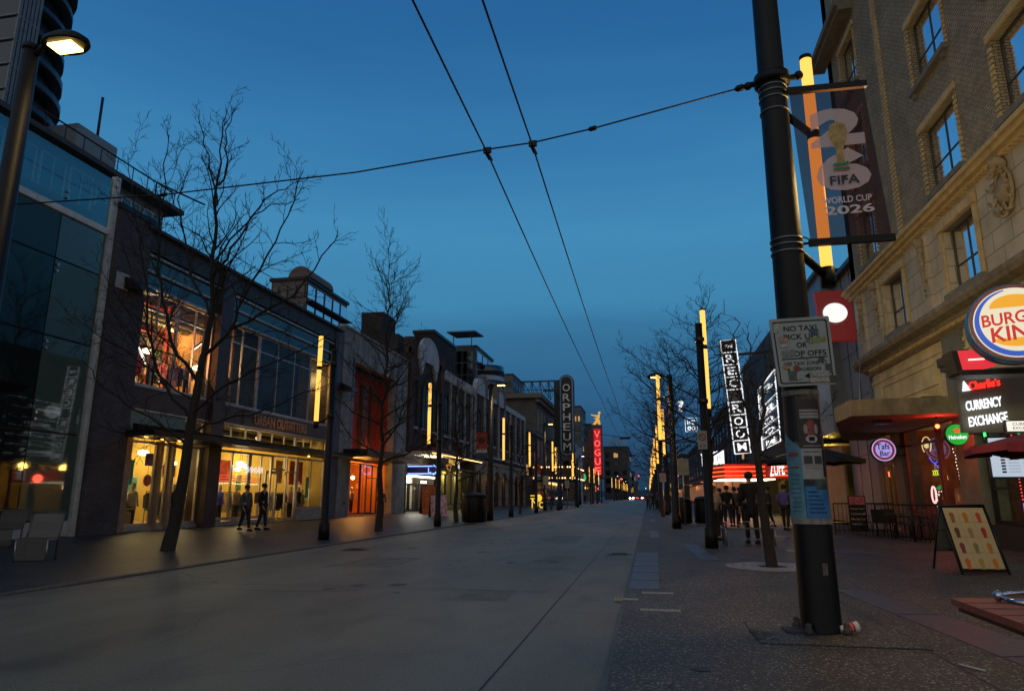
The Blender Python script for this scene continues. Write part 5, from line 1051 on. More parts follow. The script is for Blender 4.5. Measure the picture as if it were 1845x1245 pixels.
MB().ball(p,.06,10).build('bulb',emi('red_bulb',(1,.06,.02),16),q); MB().tube([p,(p.x,p.y,3.47)],.012,5).build('cord',m_dark,q); plight('red_light',p+Vector((0,-.2,-.1)),34,(1,.05,.03),.08,q)
# neon signs behind the bar glass, fairy lights
def nthing(lab,fn,mt,loc=(8.95,24,2)):
    q=thing('neon_sign',lab,'neon sign',loc,'neon signs in the bar window'); m=MB(); fn(m); m.build('neon_tube',mt,q); MB().box((loc[0]+.04,loc[1]-.2,loc[2]-.06),(loc[0]+.05,loc[1]+.2,loc[2]+.06)).build('backing',m_dark,q)
xw=XR+.28
nthing('yellow horseshoe neon high in the bar window',lambda m:(m.tube([(xw,25.0-.38*math.cos(a),2.95+.27*math.sin(a)) for a in [R_(-50+28*i) for i in range(11)]],.018,5),m.ball((xw,25.0,2.93),.09,8)),emi('yellow_neon',(1,.75,.25),.9),(xw,25,2.9))
nthing('blue curved neon below the horseshoe',lambda m:(m.tube([(xw,24.9-.1*i,2.55-.10*i+.012*i*i) for i in range(7)],.016,5),m.tube([(xw,24.5,2.3),(xw,24.1,2.15),(xw,24.35,2.2),(xw,24.05,2.3)],.018,5)),emi('blue_neon2',(.1,.12,1),1.4),(xw,24.5,2.35))
nthing('yellow XXX neon lettering in the bar window',lambda m:m.text('XXX',(xw-.02,24.5,1.95),(0,-1,0),v,.17,.5,bold=.06),emi('lime_neon',(.8,1,.05),1.3),(xw,24.5,2.0))
nthing('oval white, red and green neon low in the bar window',lambda m:m.tube([(xw,24.9+.17*math.cos(6.2832*i/14),1.35+.26*math.sin(6.2832*i/14)) for i in range(15)],.03,5),emi('pinkwhite_neon',(1,.5,.5),1.8),(xw,24.9,1.35))
nthing('green neon patch beside the oval neon',lambda m:m.tube([(xw,24.5,1.55),(xw,24.2,1.62),(xw,23.95,1.45)],.06,5),emi('dim_green_neon',(.02,.4,.08),.6),(xw,24.3,1.5))
q=thing('fairy_lights','strings of tiny white fairy lights behind the bar glass','string lights',(xw,23,2)); rd=random.Random(2); m=MB()
for i in range(16): m.ball((xw,23.0-.02*i+rd.uniform(-.05,.05),2.7-i*.10),.016,5)
for i in range(22): m.ball((xw,24.2+rd.uniform(-.6,.6),1.15+rd.uniform(-.25,.35)),.015,5)
m.build('bulb',emi('fairy',(1,.8,.6),2.5),q); MB().tube([(xw+.02,23,2.8),(xw+.02,22.7,1.1)],.006,4).build('wire',m_dark,q)
q=thing('pillar_led_strip','thin strip of red and violet led dots down the booth front','string lights',(8.7,18.4,2)); m=MB()
for i in range(20): m.ball((8.72,18.75-.004*i,2.75-i*.08),.018,5)
m.build('red_dot',emi('red_led',(1,.05,.05),1.6),q); m=MB()
for i in range(9): m.ball((8.72,18.66,1.12-i*.05),.02,5)
m.build('violet_dot',emi('violet_led',(.5,.1,1),1.6),q)
q=thing('red_lounge_chair','orange-red quilted sofa back seen through the bar glass','sofa',(9.4,22.9,.5))
m=MB(); m.box((9.3,22.0,.5),(9.5,22.9,1.55)); m.box((9.3,22.95,.5),(9.5,23.9,1.55)); m.build('backrest',emi('x',(0,0,0)) if False else mat('orange_vinyl',(.55,.09,.02),.45,0,.3,5),q); MB().box((9.5,22.0,.3),(10.1,23.9,.7)).build('seat',MT['orange_vinyl'],q); plight('sofa_glow',(9.15,22.9,2.0),2.5,(1,.3,.1),.15,q)
# ---- red projecting sign (its mascot is left out) and the grey metal building
q=thing('red_box_sign','dark red square box sign projecting from the grey building','sign',(8.3,31,9)); 
P=[AY(1467,526,31),AY(1531,522,31),AY(1545,612,31),AY(1485,614,31)]; MB().prism(P,(0,.4,0)).build('box',emi('sign_darkred',(.17,.004,.006),.55,.05),q)
m=MB(); m.tube([(8.9,31.2,9.7),(9.6,31.2,9.7)],.05,6); m.tube([(9.0,31.2,8.3),(9.7,31.2,8.3)],.05,6); m.build('bracket',m_dark,q)
m=MB(); cc=(P[0]+P[1]+P[2]+P[3])/4-Vector((.05,.06,-.1)); n=28; m._f([m.bm.verts.new(cc+Vector((.50*math.cos(6.2832*i/n),0,.44*math.sin(6.2832*i/n)))) for i in range(n)]); m.build('plain_white_disc',emi('soft_white_face',(1,.98,.95),1.0),q,rec=False)
t=thing('grey_panel_building','grey panelled building with a folded metal front beyond the buff brick one','building',(9,36,0))
m=MB(); m.box((9.2,30.4,0),(30,34.2,11.2)); m.build('pale_wall',mat('grey_panel',(.20,.205,.215),.6,0,.15,.7),t)
m=MB(); m.box((8.6,34.2,4.2),(30,38.6,11.9)); m.build('metal_wall',mat('metal_panel',(.16,.18,.21),.4,.5,.15,.8),t)
m=MB()
for z in (3.0,5.5,7.5,9.4): m.box((9.19,30.4,z),(9.2,34.2,z+.03)); 
for y in (31.6,32.9): m.box((9.18,y,0),(9.2,y+.03,11.2))
m.build('panel_joint',m_dark,t)
m=MB(); m.box((8.9,30.3,11.2),(30,34.3,11.4)); m.box((8.4,34.1,11.9),(30,38.8,12.1)); m.build('roof_edge',m_dark,t)
m=MB(); m.box((9.3,30.35,.3),(9.32,34.1,2.8)); m.build('shopfront',m_win,t)
m=MB(); m.box((8.9,34.4,.2),(9.0,38.4,3.6)); m.build('lit_shopfront',mat('ochre_recess',(.3,.2,.08),.7),t)
# guy cables from the facade to the canopy
q=thing('canopy_cable','two thin stay cables running from the facade down to the concrete canopy','cable',(8,28,4)); m=MB(); m.tube([(XR-.1,26.9,6.4),(6.6,22.4,3.95)],.012,4); m.tube([(XR-.1,29.0,8.6),(6.2,21.6,3.95)],.012,4); m.build('cable',m_steel,q)
# ---- cinema entrance with red neon marquee
t=thing('cinema_building','dark entertainment building with ribbed metal front and red neon marquee','building',(9,50,0)); ci=t
m=MB(); m.box((XR,38.8,4.0),(32,64,12.6)); m.box((XR+4,38.8,0),(32,64,4)); m.box((XR,63,0),(XR+4,64,4)); m.build('wall',mat('dark_cinema_wall',(.035,.033,.035),.6,.1),t)
m=MB()
for i in range(16): y=39+i*.45; m.box((XR-.25,y,4.3),(XR-.003,y+.22,11.8))
m.build('metal_rib',mat('rib_metal',(.30,.33,.30),.4,.5),t)
MB().box((XR-.4,38.7,11.8),(XR+3,47,12.1)).build('roof_edge',m_dark,t)
m=MB(); m.box((XR+3.7,39,.02),(XR+3.8,63,3.9)); m.box((XR,38.9,.02),(XR+3.7,39,3.9)); m.build('lobby_wall',mat('yellow_lobby',(.7,.45,.10),.7),t)
m=MB()
for y in (39.2,42,46,50.0): m.box((XR-.1,y,0),(XR+.3,y+.35,4.0))
m.build('entrance_post',m_dark,t)
for y in (43.0,46.5,50.5): plight('lobby_light',(XR+1.6,y,3.6),300,(1,.66,.12),.3,ci)
Y=44; mz0=AY(1330,862,Y).z; mz1=AY(1330,836,Y).z; ml=AY(1305,850,Y).x
q=thing('neon_marquee','red marquee with three bands of orange-red neon over the cinema entrance','marquee',(6.5,44,mz0)); M_=q
m=MB(); m.prism([(ml,Y,mz0),(XR+.1,Y,mz0),(XR+.1,50,mz0),(ml-.5,50,mz0),(ml-.5,46.0,mz0)],(0,0,mz1-mz0)); m.build('canopy',mat('red_marquee',(.35,.015,.012),.5),q)
m=MB(); h_=mz1-mz0
for i in range(3):
    z=mz0+h_*(.2+.3*i); m.tube([(ml-.55,49.5,z),(ml-.55,46.1,z),(ml-.02,Y-.06,z),(6.95,Y-.06,z)],.045,6); m.tube([(7.3,Y-.06,z),(XR,Y-.06,z)],.045,6)
m.build('neon_tube',emi('orange_red_neon',(1,.12,.03),1.45),q)
m=MB()
for i in range(6): m.box((ml-.2,44.6+i*.85,mz0-.06),(7.6,44.8+i*.85,mz0-.003))
m.build('soffit_light',emi('soffit_tube',(1,.85,.5),5),q)
plight('marquee_light',(5.6,46,mz0-.35),90,(1,.62,.22),.3,q); plight('marquee_red',(5.0,42.7,mz0+.2),150,(1,.08,.04),.3,q)
m=MB(); m.text('THE REC ROOM',(ml-.42,46.4,mz1+.05),(.30,-.95,.0),v,.85,3.6,bold=.03,depth=.06); m.build('script_lettering',m_wneon,q)
m=MB(); m.text('ZUFE',(7.6,43.8,mz0+.15),(1,0,.12),v,.9,.85,bold=.02,depth=.03); m.build('white_lettering',m_wneon,q)
# vertical letter sign
q=thing('vertical_sign_or_reflection','tall white neon framed vertical sign spelling THE REC ROOM','sign',(5.6,46,4)); Y=45
a=AY(1301,613,Y); b=AY(1325,613,Y); c=AY(1325,818,Y); d=AY(1350,816,Y); zt=(a.z+b.z)/2; zb=(c.z+d.z)/2
xl,xr=(a.x+c.x)/2,(b.x+d.x)/2; xl,xr=xl-.08,xr+.04
MB().box((xl,Y,zb),(xr,Y+.7,zt)).build('sign_box',mat('sign_black',(.01,.01,.012),.4),q)
m=MB(); st=(zt-zb)/9; rr=.035
m.tube([(xl,Y-.05,zb),(xl,Y-.05,zt),(xr,Y-.05,zt),(xr,Y-.05,zb),(xl,Y-.05,zb)],rr,5)
for i in range(1,9): m.tube([(xl,Y-.05,zb+st*i),(xr,Y-.05,zb+st*i)],rr*.8,5)
m.build('neon_frame',m_wneon,q); m=MB()
for i,ch in enumerate(['THE','R','E','C','','R','O','O','M']):
    if ch: m.text(ch,((xl+xr)/2,Y-.06,zt-st*(i+1)+st*(.2 if len(ch)==1 else .38)),(1,0,0),v,st*(.6 if len(ch)==1 else .24),(xr-xl)*(.56 if len(ch)==1 else .5),bold=.02,depth=.03)
m.build('letters',m_wneon,q); m=MB(); m.box((xr,Y+.3,zb+1),(XR,Y+.4,zb+1.15)); m.box((xr,Y+.3,zt-1),(XR,Y+.4,zt-.85)); m.build('bracket',m_dark,q); plight('sign_glow',((xl+xr)/2,Y-1.2,(zt+zb)/2),12,(.9,.95,1),.5,q); cg_=Vector(((xl+xr)/2,Y,(zt+zb)/2)); q.matrix_world=Matrix.Translation(cg_)@Matrix.Rotation(-.06,4,'Y')@Matrix.Translation(q.location-cg_)
# reflection of the vertical sign, built as a glowing box with mirrored letters
q=thing('vertical_sign_or_reflection','slanting reflection of the vertical sign, built as a glowing panel with mirror-image letters','sign',(7.6,37,5)); X=7.6
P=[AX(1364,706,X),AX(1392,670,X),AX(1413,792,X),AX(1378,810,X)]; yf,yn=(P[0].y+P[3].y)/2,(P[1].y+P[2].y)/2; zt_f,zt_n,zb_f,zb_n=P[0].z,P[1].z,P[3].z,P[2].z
MB().prism([(X,yf,zb_f),(X,yf,zt_f),(X,yn,zt_n),(X,yn,zb_n)],(.25,0,0)).build('sign_box',mat('teal_reflection_panel',(.015,.04,.045),.25,.3),q)
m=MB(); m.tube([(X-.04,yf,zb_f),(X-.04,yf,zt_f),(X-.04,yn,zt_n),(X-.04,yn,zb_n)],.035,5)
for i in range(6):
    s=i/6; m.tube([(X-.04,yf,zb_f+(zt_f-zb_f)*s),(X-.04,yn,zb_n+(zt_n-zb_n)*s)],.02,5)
m.build('neon_frame',m_wneon,q); m=MB()  # frame of the reflected sign, not a second neon
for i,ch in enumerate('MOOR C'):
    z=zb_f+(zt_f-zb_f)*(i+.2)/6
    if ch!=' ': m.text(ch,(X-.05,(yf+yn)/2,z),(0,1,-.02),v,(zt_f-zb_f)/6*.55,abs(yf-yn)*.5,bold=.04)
m.build('letters',m_wneon,q); m=MB(); m.tube([(X+.2,yn,zt_n-.4),(XR,yn+.6,zt_n-.4)],.05,5); m.build('bracket',m_dark,q)  # letters and bracket belong to the built reflection, not a real sign
# ---- right side further along
m_rf=mat('night_render',(.035,.035,.038),.8); rd=random.Random(6)
for i,(y0,y1,h,l,g_) in enumerate([(64.2,78,9.2,'dark two-storey shop row beyond the cinema',.1),(78.2,96,11.0,'dark brick shop with a few lit windows, second beyond the cinema',.15),(96.2,118,8.5,'low dark shop, third beyond the cinema',.1),(118.2,158,10,'long dark shop at the end of the first right block',.1),(192,240,12,'dark corner building after the crossing, right side',.1),(240.2,330,14,'far dark row on the right side',.08)]):
    t=block('shop_building',l,9.0,28,y0,y1,h,m_rf if i%2 else m_dbrick,None,2,5,4.6,3.0,glow=g_)
    m=MB(); m.box((8.9,y0+.5,.4),(8.98,y1-.5,3.2)); m.build('shopfront',emi('dim_shopfront',(.55,.2,.08),.25),t); m=MB(); m.box((7.4,y0+.3,3.3),(9,y1-.3,3.6)); m.build('awning',m_black,t)
    plight('shopfront_light',(8.0,(y0+y1)/2,2.9),40 if i else 60,(1,.35,.15),.4,t)
for (nm,lab,px,py,Y,fn,mt) in [
  ('neon_sign','white question-mark shaped lit sign beyond the second right pole',1227,742,60,lambda m,p:m.text('?',p,(1,0,0),v,1.0,.5,bold=.08,depth=.05),m_wneon),
  ('neon_sign','small white lit sign with two rings in a frame, beyond the second right pole',1246,775,55,lambda m,p:(m.text('oo',p,(1,0,0),v,.3,.6,bold=.05,depth=.05),m.text('BC',p+Vector((0,0,.45)),(1,0,0),v,.34,.6,bold=.05,depth=.05),m.tube([p+Vector((-.45,0,-.1)),p+Vector((.45,0,-.1)),p+Vector((.45,0,.95)),p+Vector((-.45,0,.95)),p+Vector((-.45,0,-.1))],.02,4)),m_wneon),
  ('neon_sign','small red and blue light on the right side facade',1221,858,80,lambda m,p:m.tube([p,p+Vector((0,0,.7))],.12,6),emi('magenta_neon',(1,.1,.4),1.8)),
  ('neon_sign','tall dim red vertical neon deep on the right side',1202,860,95,lambda m,p:m.tube([p,p+Vector((0,0,2.6))],.14,6),emi('dimred_neon',(.6,.02,.04),.7)),
  ('neon_sign','tall violet-lit vertical sign deep on the right side',1207,800,88,lambda m,p:m.tube([p,p+Vector((0,0,5))],.30,6),emi('violet_neon',(.12,.02,.22),.55)),
  ('neon_sign','green oval lit sign beyond the theatre marquee on the left',1050,862,140,lambda m,p:m.lathe(p+Vector((0,0,.2)),[(.01,-.2),(.55,-.15),(.68,0),(.01,.05)],16,Matrix.Rotation(R_(90),3,'X')@Matrix.Diagonal((1,1.35,1))),emi('green_sign',(.06,.55,.2),1.0)),
  ('neon_sign','yellow script neon in a dark shopfront on the left, below the bulb marquee',968,915,76,lambda m,p:m.text('Nc',p,(1,.2,0),v,1.0,1.2,bold=.01,depth=.03),emi('gold_neon',(1,.62,.05),1.1)),
  ('neon_sign','yellow round lit panel above the script neon',967,902,76,lambda m,p:(m.lathe(p+Vector((.2,0,.3)),[(.01,-.1),(.36,-.05),(.4,0),(.01,.02)],14,Matrix.Rotation(R_(90),3,'X')),m.box(p+Vector((-.7,0,.5)),p+Vector((-.1,.05,.6))),m.box(p+Vector((-.7,0,.2)),p+Vector((-.1,.05,.3)))),MT['gold_neon'] if 'gold_neon' in MT else emi('gold_neon',(1,.62,.05),1.1))]:
    p=AY(px,py,Y); q=thing(nm,lab,'neon sign',p); m=MB(); fn(m,p); m.build('lit_shape',mt,q); sgn=1 if p.x>0 else -1; m=MB(); m.tube([p+Vector((0,.3,.2)),Vector((sgn*9.1 if sgn>0 else XL,p.y+.3,p.z+.2))],.04,4); m.build('bracket',m_dark,q)
p0=G(1000,935); 
# ================================================================ STREET FURNITURE
v=Vector((0,0,1))
# ---- foreground trolley pole
px_,py_=1.62,7.64
t=thing('trolley_pole','thick black foreground pole wrapped in torn posters','pole',(px_,py_,0)); fp=t
def prad(z): return .19-.0068*z
m=MB(); m.tube([(px_,py_,0),(px_,py_,.02),(px_,py_,3),(px_,py_,7),(px_,py_,9.5)],[.195,.19,prad(3),prad(7),prad(9.5)],28); m.build('pole',m_pole,t)
m=MB()
for i in range(4):
    a=.9+i*1.57; m.lathe((px_+.25*math.cos(a),py_+.25*math.sin(a),0),[(.045,0),(.045,.05),(.03,.05),(.03,.1),(.001,.11)],8)
m.box((px_-.36,py_-.2,.0),(px_-.1,py_+.1,.025)); m.build('anchor_bolt',m_steel if False else mat('rusty_iron',(.06,.05,.05),.7,.4,.5,8),t)
m=MB()
for z in (5.93,5.86,5.78,5.62,4.05,3.98,3.90): m.lathe((px_,py_,z),[(prad(z)+.002,0),(prad(z)+.012,.004),(prad(z)+.012,.022),(prad(z)+.002,.026)],28)
m.build('strap',mat('strap_steel',(.16,.17,.19),.35,.8),t)
m=MB(); m.lathe((px_,py_,5.98),[(prad(6),0),(prad(6)+.05,.02),(prad(6)+.05,.13),(prad(6),.15)],28); m.tube([(px_-.28,py_,6.03),(px_+.30,py_,6.08)],.035,8); m.ball((px_+.30,py_,6.09),.055,8); m.ball((px_-.27,py_,6.02),.05,8); m.build('collar',m_black,t)
def patch(a0,a1,z0,z1,d=.006,zb0=None,zb1=None,n=8):
    """sheet pasted on the pole; a = angle right of the side facing the road end"""
    m=MB(); base=math.atan2(-py_,-px_); L=[]
    for i in range(n+1):
        a=base+R_(a0+(a1-a0)*i/n); s=i/n; zz0=z0 if zb0 is None else z0+(zb0-z0)*s; zz1=z1 if zb1 is None else z1+(zb1-z1)*s
        L.append([Vector((px_+(prad(z)+d)*math.cos(a),py_+(prad(z)+d)*math.sin(a),z)) for z in (zz0,(zz0+zz1)/2,zz1)])
    for p,q in zip(L,L[1:]):
        for k in range(2): m.quad(p[k],q[k],q[k+1],p[k+1])
    return m
def blob(a,z,ra,rz,d=.012,n=14):
    m=MB(); base=math.atan2(-py_,-px_); P=[]
    for i in range(n):
        th=6.2832*i/n; aa=base+R_(a+ra*math.cos(th)); zz=z+rz*math.sin(th); P.append(m.bm.verts.new((px_+(prad(z)+d)*math.cos(aa),py_+(prad(z)+d)*math.sin(aa),zz)))
    m._f(P); return m
patch(-150,150,1.08,2.36,.003,n=30).build('old_paper_layer',mat('torn_paper',(.13,.11,.09),.85,0,.7,9),t)
patch(-92,-18,1.85,2.32,.007).build('black_poster',mat('black_poster',(.01,.011,.014),.5),t)
o=patch(-16,62,1.78,2.28,.010).build('band_poster',mat('band_poster',(.035,.02,.022),.5),t)
for i in range(3): patch(-8,54,2.15-i*.035,2.17-i*.03,.014).build('print_line',mat('print_grey',(.30,.28,.27),.6),o)
blob(22,1.98,17,.085,.013).build('red_print',mat('print_red',(.28,.06,.045),.6,0,.5,30),o); blob(6,1.97,6,.05,.015).build('pale_print',MT['print_grey'],o); blob(38,1.97,6,.05,.015).build('pale_print',MT['print_grey'],o); blob(22,1.87,18,.04,.016).build('oval_print',mat('print_white',(.45,.43,.42),.6),o); patch(14,30,1.85,1.89,.019).build('print_line',m_black,o)
patch(-5,50,1.795,1.805,.014).build('print_line',MT['print_grey'],o)
o=patch(-13,60,1.47,1.775,.011).build('notice_poster',mat('notice_white',(.38,.37,.36),.7,0,.15,12),t)
patch(-6,18,1.62,1.70,.015).build('photo_print',mat('photo_dark',(.05,.05,.05),.6,0,.8,25),o); patch(24,48,1.62,1.70,.015).build('photo_print',MT['photo_dark'],o)
for z in (1.745,1.735,1.60,1.575): patch(-4,46,z,z+.006,.015).build('print_line',m_grey,o)
patch(52,68,1.49,1.77,.014).build('torn_edge_strip',MT['band_poster'],t)
o=patch(-88,-12,1.09,1.98,.009,None,1.78).build('teal_poster',mat('teal_poster',(.11,.27,.34),.7,0,.35,6),t)
for z,c in ((1.72,'print_red'),(1.70,'print_red'),(1.58,'print_red')): patch(-60,-22,z,z+.018,.013).build('print_line',MT[c],o)
for i in range(9): patch(-60,-24,1.15+i*.045,1.158+i*.045,.013).build('print_line',mat('print_slate',(.07,.14,.2),.7),o)
o=patch(-10,64,1.09,1.46,.012,None,1.40).build('blue_poster',mat('blue_poster',(.03,.17,.40),.6,0,.4,5),t)
for i in range(6): patch(-2,50-i*5,1.14+i*.04,1.15+i*.04,.016).build('print_line',mat('print_navy',(.01,.04,.13),.7),o)
patch(-12,20,1.40,1.46,.014).build('check_print',mat('check_dark',(.03,.03,.035),.7,0,.9,60),t); patch(22,60,1.37,1.47,.016).build('torn_print',mat('torn_green',(.05,.08,.07),.7,0,.9,14),t)
patch(-150,150,1.03,1.09,.014,n=30).build('torn_fringe',mat('fringe_paper',(.24,.22,.2),.85,0,.5,15),t)
patch(-150,150,2.33,2.38,.012,n=30).build('torn_fringe',MT['fringe_paper'],t)
patch(18,34,.55,.66,.004).build('peeled_sticker',mat('peeled_sticker',(.12,.10,.085),.8,0,.8,20),t)
# twin tube lamp on arms
def tubepart(par,x,y,z0,z1,r,gap,mt=m_tube):
    zs=z0+(z1-z0)*.62
    for a,b in ((z0,zs-gap/2),(zs+gap/2,z1)):
        MB().tube([(x,y,a),(x,y,b)],r,16,True).build('light_tube',mt,par)
    m=MB(); m.tube([(x,y,z0-.22),(x,y,z0)],r*1.2,16); m.tube([(x,y,zs-gap/2),(x,y,zs+gap/2)],r*1.06,16); m.tube([(x,y,z1),(x,y,z1+.05)],r*1.08,16); m.build('tube_cap',m_black,par); return zs
zs=tubepart(t,2.07,7.86,3.80,6.42,.065,.10); m=MB(); m.tube([(px_+.1,py_,3.95),(2.07,7.86,3.68)],.045,10); m.tube([(px_+.1,py_,5.62),(2.07,7.86,zs)],.045,10); m.build('arm',m_black,t)
plight('tube_glow_fill',(2.6,8.3,5.0),200,(1,.62,.2),.4,t); plight('tube_glow_fill',(2.5,8.3,4.5),1000,(1,.78,.42),.4,t,'SPOT',115,(8.8,17.5,9.5))  # the spot is added fill aimed to warm the buff brick facade
# banner hanging from two rods
def thin(name,col,trans,al):
    m=bpy.data.materials.new(name); m.use_nodes=True; n=m.node_tree; b=n.nodes['Principled BSDF']; b.inputs['Base Color'].default_value=(*col,1); b.inputs['Roughness'].default_value=.8
    tr=n.nodes.new('ShaderNodeBsdfTransparent'); tr.inputs[0].default_value=(*trans,1); mx=n.nodes.new('ShaderNodeMixShader'); mx.inputs[0].default_value=al
    n.links.new(b.outputs[0],mx.inputs[1]); n.links.new(tr.outputs[0],mx.inputs[2]); n.links.new(mx.outputs[0],n.nodes['Material Output'].inputs[0]); return m
q=thing('street_banner','navy translucent banner with a gold cup and FIFA WORLD CUP 2026 on the foreground pole','banner',(2.2,7.5,5))
by=7.52; TL=AY(1421,165,by); TR=AY(1556,152,by); BR=AY(1607,428,by); BL=AY(1461,438,by)
m=MB(); n=10
def bp(s,u,d=0): p=(TL.lerp(TR,s)).lerp(BL.lerp(BR,s),u); p.y+=.012*math.sin(s*7+u*3)+d; return p
for i in range(n):
    for j in range(n): m.quad(bp(i/n,j/n),bp((i+1)/n,j/n),bp((i+1)/n,(j+1)/n),bp(i/n,(j+1)/n))
m.build('cloth',thin('banner_cloth',(.012,.014,.03),(.95,.56,.52),.34),q)
m=MB(); e=Vector((0,0,.035)); 
for a,b in ((TL,TR),(BL,BR)):
    d=(b-a).normalized(); a2=a-d*.02; b2=b+d*.03; M=Matrix.Translation((a2+b2)/2)@Matrix.Rotation(math.atan2(-(b2-a2).z,(b2-a2).x),4,'Y'); m.obox(M,(b2-a2).length,.05,.075)
m.build('rod',m_black,q)
m=MB(); m.tube([TL+Vector((0,0,0)),(px_+.12,py_,5.98)],.014,6); m.tube([TL,(px_+.14,py_,5.88)],.008,5); m.tube([BL,(px_+.12,py_,4.02)],.014,6); m.tube([BL+Vector((0,0,.04)),(px_+.14,py_,4.12)],.008,5); m.build('bracket',m_black,q)
gw=thin('banner_print',(.85,.66,.66),(.8,.62,.5),.30); yb=by-.03
bc=(TL+TR+BL+BR)/4; bx=lambda z:bc.x+.02+(bc.z-z)*.04
for s_,zb_,h_ in (('2',5.08,.46),('6',4.55,.50)):
    m=MB(); 
    if True: m.text(s_,(bx(zb_),yb,zb_),(1,0,.02),(0,0,1),h_,.56,bold=.17)
    m.build('numeral',gw,q)
m=MB(); cz=5.0; cx=bx(5)+.0; P=[(-.07,.14),(-.10,.24),(-.08,.33),(0,.37),(.08,.33),(.10,.24),(.07,.14),(.035,.02),(.035,-.08),(.085,-.22),(-.085,-.22),(-.035,-.08),(-.035,.02)]
m._f([m.bm.verts.new((cx+a,yb-.015,cz+b)) for a,b in P]); m.build('cup_emblem',mat('cup_gold',(.42,.29,.10),.5,.2,.5,14),q,rec=False)
m=MB()
for zz in (4.79,4.84): m.quad((cx-.09,yb-.02,zz),(cx+.09,yb-.02,zz),(cx+.078,yb-.02,zz+.028),(cx-.078,yb-.02,zz+.028))
m.build('cup_green_band',mat('cup_green',(.03,.22,.16),.5),q,rec=False)
MB().text('FIFA',(cx+.02,yb-.015,4.62),(1,0,.02),v,.105,.30,bold=.035).build('lettering',mat('banner_navy_letters',(.012,.03,.06),.6),q,rec=False)
m=MB(); m.text('WORLD CUP',(bx(4.4),yb,4.41),(1,0,.02),v,.075,.50,bold=.03); m.text('2026',(bx(4.3)+.01,yb,4.28),(1,0,.02),v,.10,.50,bold=.05); m.build('lettering',mat('banner_letters',(.85,.68,.68),.8),q,rec=False)
# no taxi sign
q=thing('street_sign','white NO TAXI PICK UPS OR DROP OFFS sign covered with stickers, on the foreground pole','sign',(1.6,7.38,2.75))
sy=7.38; A=AY(1385,576,sy); B=AY(1493,569,sy); C_=AY(1508,692,sy); D=AY(1403,697,sy)
def SP(s,u,d=0): p=A.lerp(B,s).lerp(D.lerp(C_,s),u); return p+Vector((0,-d,0))
def rr_(s0,s1,u0,u1,d,k=.04):
    P=[]
    for cs,cu,a0 in ((s1-k,u0+k*.8,-90),(s1-k,u1-k*.8,0),(s0+k,u1-k*.8,90),(s0+k,u0+k*.8,180)):
        for i in range(5): a=R_(a0+i*22.5); P.append(SP(cs+k*math.cos(a),cu+k*.8*math.sin(a),d))
    return P
m=MB(); m.prism(rr_(0,1,0,1,0),(0,.012,0)); m.build('plate',mat('sign_white',(.33,.36,.345),.6,0,.12,4),q)
m=MB(); P=rr_(.045,.955,.045,.965,.004); Q=rr_(.065,.935,.062,.948,.004)
for i in range(20): j=(i+1)%20; m.quad(P[i],P[j],Q[j],Q[i])
rv=(SP(1,.5)-SP(0,.5)).normalized(); W=(SP(1,.5)-SP(0,.5)).length; Hh=(SP(.5,0)-SP(.5,1)).length; uv=(SP(.5,0)-SP(.5,1)).normalized()
m.quad(SP(.12,.60,.005),SP(.9,.585,.005),SP(.9,.60,.005),SP(.12,.615,.005)); m.build('border',m_black,q,rec=False)
m=MB()
for s_,u_,wd,hh in (('NO TAXI',.52,.56,.078),('PICK UPS',.52,.60,.078),('OR',.50,.17,.078),('DROP OFFS',.52,.74,.078)):
    i=['NO TAXI','PICK UPS','OR','DROP OFFS'].index(s_); m.text(s_,SP(u_-.02+.005*i,.195+i*.125,.006),rv,uv,Hh*.078,W*wd,bold=.02)
m.text('USE TAXI ZONE AT',SP(.52,.70,.006),rv,uv,Hh*.052,W*.72,bold=.015); m.text('6      ROBSON',SP(.48,.785,.006),rv,uv,Hh*.052,W*.56,bold=.015)
m.prism([SP(.47,.86,.006),SP(.56,.815,.006),SP(.56,.90,.006)],(0,-.001,0)); m.build('lettering',m_black,q,rec=False)
ST=[(.05,.14,.07,.2,(.42,.38,.38)),(.64,.80,.17,.24,(.03,.08,.17)),(.60,.9,.31,.38,(.22,.25,.07)),(.57,.64,.33,.37,(.03,.2,.2)),(.13,.27,.28,.36,(.38,.22,.16)),(.13,.27,.37,.43,(.36,.34,.4)),(.14,.36,.47,.57,(.20,.20,.23)),(.30,.41,.70,.79,(.25,.03,.025)),(.12,.24,.71,.75,(.4,.25,.04)),(.20,.34,.78,.92,(.09,.09,.09)),(.34,.42,.83,.91,(.33,.33,.33)),(.55,.94,.89,.96,(.40,.36,.30)),(.84,.95,.70,.83,(.06,.06,.06)),(.88,1.0,.87,.97,(.05,.05,.055)),(.44,.58,.585,.61,(.05,.09,.07)),(.74,.84,.60,.66,(.05,.05,.05)),(.6,.9,.80,.88,(.34,.33,.32))]
for i,(s0,s1,u0,u1,c) in enumerate(ST):
    m=MB(); k=random.Random(i).uniform(-.012,.012); 
    if i in (1,7): 
        m._f([m.bm.verts.new(SP((s0+s1)/2+(s1-s0)/2*math.cos(a*.449),(u0+u1)/2+(u1-u0)/2*math.sin(a*.449),.0075+i*.0003)) for a in range(14)])
    else: m.quad(SP(s0,u0+k,.007+i*.0003),SP(s1,u0-k,.007+i*.0003),SP(s1,u1-k,.007+i*.0003),SP(s0,u1+k,.007+i*.0003))
    m.build('sticker',mat('sticker_%d'%i,c,.5,0,.5,50),q,rec=False)
m=MB(); m.box((1.55,7.39,2.5),(1.65,7.47,2.56)); m.box((1.55,7.39,2.95),(1.65,7.47,3.0)); m.build('bracket',m_steel,q)
